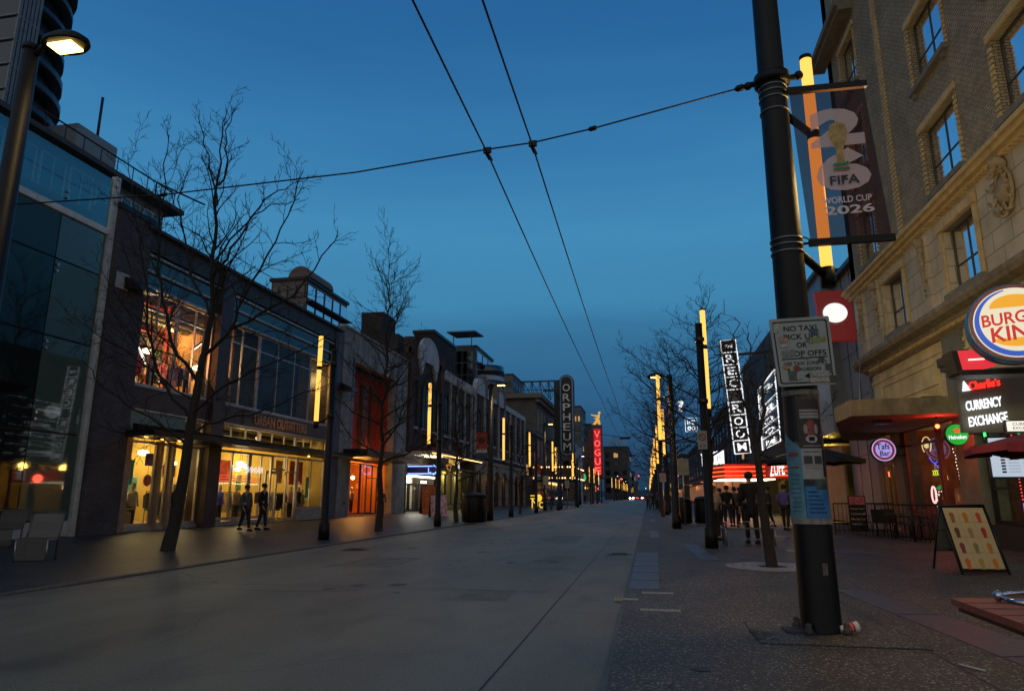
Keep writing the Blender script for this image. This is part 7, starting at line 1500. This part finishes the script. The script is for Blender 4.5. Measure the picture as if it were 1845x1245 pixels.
# ---- cars
def car(x,y,lab,c,head,grp='cars waiting far down the street'):
    q=thing('car',lab,'car',(x,y,-.03),grp); s=-1 if head else 1   # front faces -y when head
    f=lambda yy:y+yy*s
    m=MB(); prof=[(-2.2,.35),(-2.2,.75),(-1.9,.92),(-1.1,1.0),(-.5,1.42),(.9,1.45),(1.6,1.02),(2.15,.95),(2.25,.5),(2.2,.3)]
    m.prism([(x-.85,f(-a),b) for a,b in prof],(1.7,0,0)); m.build('body',mat('car_%s'%c[0],c[1],.25,.3,.1),q)
    m=MB(); m.prism([(x-.86,f(1.0),1.03),(x-.86,f(.45),1.38),(x-.86,f(-.85),1.40),(x-.86,f(-1.4),1.05)],(1.72,0,0)); m.prism([(x-.72,f(1.12),1.02),(x-.68,f(.52),1.40),(x+.68,f(.52),1.40),(x+.72,f(1.12),1.02)],(0,.02*s,.02)); m.prism([(x-.72,f(-1.6),1.04),(x-.68,f(-.92),1.43),(x+.68,f(-.92),1.43),(x+.72,f(-1.6),1.04)],(0,-.02*s,.02)); m.build('window',m_win,q)
    for a in (-1,1):
        for b in (-1,1):
            w_=MB().lathe((x+a*.8,y+b*1.35,.30),[(.31,-.1),(.33,-.06),(.33,.06),(.31,.1)],14,Matrix.Rotation(R_(90),3,'Y')).build('wheel',m_black,q); MB().lathe((x+a*.8,y+b*1.35,.30),[(.001,-.11),(.18,-.105),(.18,.105),(.001,.11)],10,Matrix.Rotation(R_(90),3,'Y')).build('rim',m_steel,w_)
        e_=y-2.28
        MB().ball((x+a*.62,e_,.68),.19 if head else .15,8).build('headlight' if head else 'taillight',emi('headlight_glow',(1,.85,.5),40) if head else emi('taillight_glow',(1,.03,.02),9),q)
car(onx(1138,262),262,'car with bright headlights coming up the street',('silver',(.3,.3,.32)),True); car(onx(1152,255),255,'grey car with red tail lights in the middle lane',('grey',(.12,.13,.14)),False); car(onx(1160,300),300,'second car with headlights, partly behind the grey one',('white',(.5,.5,.5)),True); car(onx(1163,248),246,'dark car with red tail lights nearest the right kerb',('dark',(.03,.03,.035)),False); car(onx(1149,330),330,'farthest car with red tail lights',('red',(.2,.02,.02)),False)
plight('headlight_pool',(onx(1138,256),256,.7),150,(1,.8,.5),.3)
q=thing('fire_hydrant','red fire hydrant by the right kerb',"hydrant",(1.3,60,0)); MB().lathe((1.3,60,0),[(.16,0),(.16,.05),(.12,.07),(.12,.55),(.16,.58),(.14,.68),(.05,.76),(.001,.8)],14).build('body',mat('hydrant_red',(.45,.04,.03),.4),q); m=MB(); m.tube([(1.1,60,.45),(1.5,60,.45)],.06,8); m.tube([(1.3,59.8,.45),(1.3,60,.45)],.07,8); m.build('outlet',MT['hydrant_red'],q)
# ================================================================ TREES (bare winter crowns)
m_bark=mat('bark',(.025,.021,.018),.9,0,.4,12,.5,40); m_twig=mat('twig_bark',(.015,.013,.012),.9,0,.3,5)
def polyl(p,d,L,n,jit,rd,up=.0):
    P=[p.copy()]; d=d.normalized()
    for i in range(n):
        d=(d+Vector((rd.gauss(0,jit),rd.gauss(0,jit),rd.gauss(0,jit)+up))).normalized(); P.append(P[-1]+d*(L/n))
    return P
def branch(mb,P,r0,r1,level,rd,cfg):
    n=len(P)-1; rs=[r0+(r1-r0)*(i/n)**.85 for i in range(n+1)]; mb.tube(P,rs,6 if r0>.03 else (4 if r0>.012 else 3),False)
    if level>=cfg['lv']: return
    L=sum((b-a).length for a,b in zip(P,P[1:])); k=int(cfg['n'][level]*L)+1
    for i in range(k):
        s=cfg['s0'] + (1-cfg['s0'])*((i+rd.random())/k) if level<9 else 0
        j=min(n-1,int(s*n)); f=s*n-j; p=P[j].lerp(P[j+1],f); t=(P[j+1]-P[j]).normalized(); a=rd.uniform(0,6.28); side=t.orthogonal().normalized(); side.rotate(Matrix.Rotation(a,3,t))
        ang=rd.uniform(*cfg['ang']); d=(t*math.cos(ang)+side*math.sin(ang)); d.z+=cfg['up']; l=L*cfg['len'][level]*(1-.55*s)*rd.uniform(.6,1.25); l=max(l,.18)
        if l<.16: continue
        rr=max(cfg['rmin'],(rs[j]*(1-f)+rs[j+1]*f)*rd.uniform(.42,.6)); Q=polyl(p,d,l,4 if level<2 else 3,.16,rd,.05)
        branch(mb,Q,rr,max(cfg['rmin']*.7,rr*.3),level+1,rd,cfg)
CFG=dict(lv=3,n=(3.0,4.0,5.0),len=(.42,.42,.4),ang=(.5,1.05),up=.15,s0=.12,rmin=.0065)
def tree(lab,base,trunk,limbs,seed,cfg=CFG,r=.2,grp=None):
    """trunk and limbs: lists of 3-D points with end radii"""
    rd=random.Random(seed); t=thing('bare_tree',lab,'tree',base,grp); m=MB(); T=[Vector(p) for p in trunk]; n=len(T)
    m.tube([T[0]-v*.05]+T,[r*1.5]+[r*1.12]+[r*(1-.45*i/(n-1)) for i in range(1,n)],12,False,True); m.build('trunk',m_bark,t)
    m=MB()
    for L,r0 in limbs:
        P=[Vector(p) for p in L]; Q=[P[0]]
        for a,b in zip(P,P[1:]):
            for k in range(1,4): q=a.lerp(b,k/3)+Vector((rd.gauss(0,.035),rd.gauss(0,.04),rd.gauss(0,.03))); Q.append(q)
        branch(m,Q,r0,.010,0,rd,cfg)
    m.build('crown',m_twig,t); return t
def px3(l,Y,dy=None):
    return [AY(x,y,Y+(dy[i] if dy else 0)) for i,(x,y) in enumerate(l)]
b=G(302,992); Y=b.y
tr=[(b.x,b.y,0)]+[AY(x,y,Y) for x,y in ((318,930),(332,850),(345,760),(358,690),(366,640))]
Lm=[]; SQ=.10
def L(pts,r,dys=0.0): 
    pts=[(x,y+max(0,(640-y))*SQ) for x,y in pts]; n=len(pts); Lm.append(([AY(x,y,Y+dys*i/(n-1)) for i,(x,y) in enumerate(pts)],r))
L([(366,645),(378,560),(385,470),(390,380),(392,300),(398,230),(410,150)],.085,.3)
L([(392,340),(380,280),(368,220),(358,165)],.03,-.6); L([(394,300),(412,250),(405,190),(424,145)],.03,.7)
L([(366,640),(410,600),(440,520),(480,440),(520,360),(545,270)],.055,-.8)
L([(412,590),(470,560),(530,520),(580,440),(612,395)],.045,.6)
L([(385,480),(420,430),(450,360),(500,310),(545,290)],.04,1.2); L([(388,450),(430,390),(470,345),(535,330)],.03,-1.2)
L([(358,690),(320,640),(300,560),(285,470),(290,380),(300,300),(302,195)],.055,-.7)
L([(345,760),(300,700),(270,620),(265,520),(252,430),(240,340),(232,240)],.045,.8)
L([(345,745),(395,700),(450,670),(520,640),(590,600)],.04,-1.0); L([(350,720),(300,690),(240,640),(180,600),(130,560)],.035,1.0)
L([(338,800),(300,770),(250,740),(190,700),(150,650)],.035,-.9); L([(340,780),(390,760),(450,745),(520,720),(600,690)],.035,.9); L([(336,810),(280,790),(220,780),(160,760)],.028,.4)
L([(378,560),(345,480),(330,400),(322,330),(340,260)],.04,1.0); L([(285,480),(262,430),(240,380),(215,330)],.025,.4)
tree('tall bare tree with a leaning dark trunk in front of the clothing store',(b.x,b.y,0),tr,Lm,3,dict(CFG,n=(2.6,3.2,4.6),len=(.34,.42,.42)),.155,'bare street trees on the left')
def autotree(lab,x,y,h,seed,r=.12,fork=.3,spread=.28,nl=16,grp='bare street trees on the left',lean=0,cfg=CFG,exc=.9,ttop=.97):
    """one straight leader with limbs leaving all round it"""
    rd=random.Random(seed); ld=[Vector((x+lean*k+rd.gauss(0,.04),y+rd.gauss(0,.04),h*k)) for k in [i/10 for i in range(11)]]; ld[0]=Vector((x,y,0)); tr=ld[:int(10*fork)+2]
    limbs=[(ld[int(10*fork)+1:],r*.6)]
    for i in range(nl):
        s=fork+(ttop-fork)*(i+rd.random()*.6)/nl; k=min(9,int(s*10)); p=ld[k].lerp(ld[k+1],s*10-k); a=i*2.4+rd.random(); l=h*spread*(1-s)**.6*rd.uniform(.75,1.25)+.25; o=Vector((math.cos(a),math.sin(a),0)); up=rd.uniform(.35,.8)
        limbs.append(([p,p+o*l*.5+v*l*up*.35,p+o*l*exc+v*l*up],r*.34*(1.15-s)+.006))
    return tree(lab,(x,y,0),tr,limbs,seed,cfg,r,grp)
b=G(682,957); autotree('slender bare tree with one straight leader before the grey building',b.x,b.y,AY(706,412,b.y).z*.91,11,.14,.22,.30,24)
b=G(822,941); autotree('small bare tree before the brick theatre, beside the bin',b.x,b.y,8.0,14,.12,.25,.36,18)
for i,(x,y,h,l) in enumerate([(-9.5,52,6.5,'bare tree by the left kerb before the red brick arcade'),(-9.6,70,7,'bare tree by the left kerb before the cornice building'),(-9.4,92,7.5,'bare tree on the left before the bulb marquee'),(-9.5,118,7.5,'bare tree on the left just before the crossing')]): autotree(l,x,y,h,30+i,.11,.25,.36,16,cfg=dict(CFG,lv=2,rmin=.012))
b=G(1391,1021); Y=b.y; Lm=[]; SQ=0
tr=[(b.x,b.y,0)]+[AY(x,y,Y) for x,y in ((1381,960),(1373,900),(1368,850),(1362,800))]
L([(1362,800),(1352,750),(1345,700),(1348,640),(1352,600)],.045,.4); L([(1362,800),(1372,740),(1378,690),(1385,640),(1392,600)],.045,-.4); L([(1352,750),(1335,710),(1322,670),(1318,620),(1325,570)],.03,-.6); L([(1375,720),(1392,690),(1400,660)],.02,.5); L([(1366,830),(1385,790),(1400,770)],.02,.3); L([(1364,815),(1335,775),(1310,750),(1290,735)],.022,.4); L([(1345,700),(1325,660),(1300,640),(1275,625)],.02,.5)
tree('thin bare tree growing from the round grate on the right',(b.x,b.y,0),tr,Lm,8,dict(CFG,n=(2.6,4,5),len=(.34,.42,.4)),.10,'bare street trees on the right')
for i,(x,y,h,l,sp) in enumerate([(2.35,27,8.9,'wide bare tree behind the second right light pole',.42),(1.3,37,9.4,'tall bare tree between the third and fourth right light poles',.36),(.9,48,9.0,'bare tree beyond the fourth right light pole',.36),(1.0,60,8.2,'bare tree beyond the fifth right light pole',.36),(1.0,80,8,'bare tree far along the right side',.36),(1.0,108,8,'bare tree near the crossing on the right',.36),(6.6,34,8.0,'bare tree top showing between the vertical sign and the second pole',.4)]):
    autotree(l,x,y,h,50+i,.13,.30,sp,26 if i<3 else 16,'bare street trees on the right',cfg=CFG if i<3 else dict(CFG,lv=2,rmin=.012),exc=1.0)
# ================================================================ PEOPLE
m_skin=mat('skin',(.35,.2,.14),.6,0,.1)
def skinned(name,V,E,Rr,m_,parent,root=0,sub=1):
    me=bpy.data.meshes.new('tmp'); me.from_pydata([tuple(x) for x in V],E,[]); o=bpy.data.objects.new('tmp',me); lnk(o); md=o.modifiers.new('s','SKIN'); md.use_smooth_shade=True
    for i,sv in enumerate(me.skin_vertices[0].data): sv.radius=(Rr[i],Rr[i]); sv.use_root=(i==root)
    s2=o.modifiers.new('d','SUBSURF'); s2.levels=sub; s2.render_levels=sub
    dg=bpy.context.evaluated_depsgraph_get(); dg.update(); r=bpy.data.meshes.new_from_object(o.evaluated_get(dg)); bpy.data.objects.remove(o); bpy.data.meshes.remove(me)
    r.materials.clear(); r.materials.append(m_); r.name=name
    for p in r.polygons: p.use_smooth=True
    q=bpy.data.objects.new(name,r); lnk(q); q.parent=parent; ORG[q.name]=ORG.get(parent.name,Vector()); return q
def person(x,y,h,rz,lab,top,bot,hair,stride=.0,coat=.0,hood=False,bend=0.0,hairlen=0.0,grp='people on the pavement',arms='down',bag=None):
    """faces -y before turning by rz; one continuous body with clothes as its children"""
    t=thing('person',lab,'person',(0,0,0),grp); k=h/1.75; S=lambda *a: Vector(a)*k
    hip=.93; sh=1.43; st=stride
    legs={}
    for s in (-1,1):
        f=st*s; legs[s]=[S(s*.09,0,hip-.03),S(s*.10,-f*.18-.02*abs(st),.50),S(s*.10,-f*.36+(.06 if f<0 else 0),.09+(.05 if f<0 and st>.3 else 0))]
    if arms=='down': arm=lambda s:[S(s*.19,0,sh-.02),S(s*.25,.03-st*s*.1,1.13),S(s*.26,-.06+st*s*.12,.88)]
    elif arms=='pocket': arm=lambda s:[S(s*.19,0,sh-.02),S(s*.29,.06,1.15),S(s*.20,-.08,.98)]
    else: arm=lambda s:[S(s*.19,0,sh-.02),S(s*.25,0,1.14),S(s*.12,-.24,1.20)]
    # body
    V=[S(0,0,hip)];R=[.12*k];E=[]
    def add(p,r,par): V.append(p);R.append(r*k);E.append((par,len(V)-1)); return len(V)-1
    w_=add(S(0,0,1.12),.115,0); c_=add(S(0,.0,1.32),.13,w_); n0=add(S(0,.0,1.47),.06,c_); n1=add(S(0,-.01,1.53),.055,n0); h0=add(S(0,-.02,1.60),.082,n1); h1=add(S(0,-.015,1.68),.09,h0); add(S(0,-.01,1.735),.05,h1)
    for s in (-1,1):
        a=arm(s); i=add(a[0],.052,c_); i=add(a[1],.042,i); i=add(a[2],.028,i); d=(a[2]-a[1]).normalized(); pal=add(a[2]+d*.07*k,.026,i); side=d.orthogonal().normalized()
        fw=Vector((0,-1,0)); sd=d.cross(fw).normalized() if abs(d.dot(fw))<.95 else Vector((1,0,0))
        for f_ in range(4): 
            b0=a[2]+d*.10*k+fw*(.026-.017*f_)*k; L1=(.042,.048,.045,.036)[f_]*k; j=add(b0,.0095,pal); j=add(b0+d*L1,.0085,j); add(b0+d*L1*1.6-sd*s*.012*k,.0075,j)
        tb=a[2]+d*.04*k+fw*.035*k; j=add(tb,.011,pal); add(tb+(d+fw*.5).normalized()*.045*k,.009,j)
        l=legs[s]; i=add(l[0],.085,0); i=add(l[1],.058,i); i=add(l[2],.040,i); add(l[2]+S(0,-.13,-.05),.032,i)
    skinned('body',V,E,R,m_skin,t)
    # face: nose, ears, eyes, mouth
    m=MB(); m.prism([S(-.016,-.105,1.60),S(.016,-.105,1.60),S(0,-.10,1.655)],S(0,-.022,-.006)); 
    for s in (-1,1): m.ball(S(s*.088,0,1.63),.022*k,6,1.4)
    m.build('nose_and_ears',m_skin,t); m=MB()
    for s in (-1,1): m.ball(S(s*.034,-.098,1.655),.011*k,6)
    m.box(S(-.026,-.108,1.567),S(.026,-.10,1.575)); m.build('eyes_and_mouth',m_black,t)
    # hair or hood
    hm=MB(); hm.lathe(S(0,.012,1.665),[(.098*k,-.06*k),(.108*k,.0),(.10*k,.05*k),(.07*k,.09*k),(.001,.11*k)],12)
    if hairlen: hm.lathe(S(0,.05,1.62),[(.06*k,-hairlen*k),(.085*k,-hairlen*.5*k),(.095*k,.03*k),(.05*k,.1*k)],10)
    hm.build('hood' if hood else 'hair',hair,t)
    # jacket
    V=[S(0,0,hip-.03-coat*.3)];R=[(.155+coat*.03)*k];E=[]
    j=add(S(0,0,1.0),.150,0) if coat else 0; j=add(S(0,0,1.15),.142,j); c_=add(S(0,.0,1.33),.155,j); add(S(0,.01,1.48),.078,c_)
    for s in (-1,1):
        a=arm(s); i=add(a[0],.074,c_); i=add(a[1],.062,i); add(a[2]-(a[2]-a[1]).normalized()*.02*k,.045,i)
    skinned('jacket',V,E,R,top,t)
    V=[S(0,0,hip+.02)];R=[.128*k];E=[]
    for s in (-1,1): l=legs[s]; i=add(l[0],.102,0); i=add(l[1],.075,i); add(l[2]+S(0,0,.02),.058,i)
    skinned('trousers',V,E,R,bot,t)
    for s in (-1,1):
        l=legs[s][2]; m=MB(); m.prism([l+S(-.045,.06,-.09),l+S(.045,.06,-.09),l+S(.05,-.17,-.09),l+S(0,-.20,-.09),l+S(-.05,-.17,-.09)],S(0,0,.035)); m.prism([l+S(-.04,.055,-.055),l+S(.04,.055,-.055),l+S(.035,-.13,-.055),l+S(-.035,-.13,-.055)],S(0,0,.05)); m.build('shoe',m_black,t)
    if bag: m=MB(); m.box(S(-.17,.15,1.0),S(.17,.30,1.42)); m.build('backpack',bag,t)
    t.location=(x,y,0); t.rotation_euler.z=rz; return t
cb=mat('coat_black',(.008,.008,.01),.9); cg=mat('coat_grey',(.06,.065,.08),.9); cc_=mat('jacket_cream',(.30,.28,.22),.85); cp=mat('shirt_purple',(.10,.08,.30),.85); tb_=mat('trouser_dark',(.015,.016,.02),.9); hb=mat('hair_dark',(.012,.01,.008),.7); hl=mat('hair_brown',(.09,.06,.035),.7)
p=G(1357,979); person(p.x,p.y,1.98,math.pi+.1,'tall man seen from behind in a long black coat and hood, beside the bench',cb,cb,cb,.15,1.0,True,bag=None)
p=G(1289,974); person(p.x+.05,p.y+.3,1.62,.5,'woman in a cream jacket standing half behind the second pole',cc_,tb_,hl,.1,0,False,hairlen=.12,arms='up')
for (px,py,h,rz,l,c,s) in [(1313,950,1.75,math.pi,'person in black walking towards the red-lit marquee, left of the group',cb,.5),(1327,949,1.7,math.pi-.3,'person in dark clothes in the middle of the group at the marquee',cg,.3),(1300,944,1.68,2.4,'shorter person in black at the back of the group near the marquee',cb,.2),(1336,944,1.72,.4,'person in dark coat at the right of the group, facing this way',cb,.0)]: p=G(px,py); person(p.x,p.y,h,rz,l,c,tb_,hb,s)
p=G(1418,955); person(p.x,p.y,1.75,2.7,'person in a violet shirt walking, just left of the postered pole',cp,tb_,hb,.3,arms='pocket'); p=G(1400,952); person(p.x-.2,p.y+.6,1.72,-2.0,'person in grey left of the one in violet',cg,tb_,hb,.4)
p=G(440,957); person(p.x,p.y,1.72,1.4,'person in a grey coat walking past the lit shop window',cg,tb_,hb,.35,.6); p=G(462,955); person(p.x+.1,p.y+.2,1.80,1.7,'person in black with a bag right of the grey coat, before the shop window',cb,tb_,hb,.3,1.0,bag=mat('bag_brown',(.12,.08,.05),.7))
p=G(697,940); person(p.x-3.5,p.y+8,1.75,.6,'person in a blue-grey top beside the orange shop window',cg,tb_,hb,.4)
for i,(x,y,h,l) in enumerate([(-.05,72,1.75,'dark figure nearest the kerb far along the right pavement'),(.35,74,1.7,'second dark figure far along the right pavement'),(.8,70,1.8,'third dark figure far along the right pavement'),(1.3,67,1.75,'fourth dark figure, beside the hydrant'),(1.75,64,1.7,'dark figure closest to the shops far along the right pavement')]): person(x,y,h,i*.9,l,cb if i%2 else cg,tb_,hb,.3,.3)
for i,(x,y,l) in enumerate([(-13,86,'distant figure on the left pavement before the arcade'),(-12,96,'distant figure on the left pavement beyond the arcade posts'),(-14,104,'distant figure under the bulb marquee'),(-11,124,'distant figure near the left crossing corner'),(-15.5,58,'figure standing inside the theatre doorway light')]): person(x,y,1.72,i*1.3,l,cb if i%2 else cg,tb_,hb,.4)
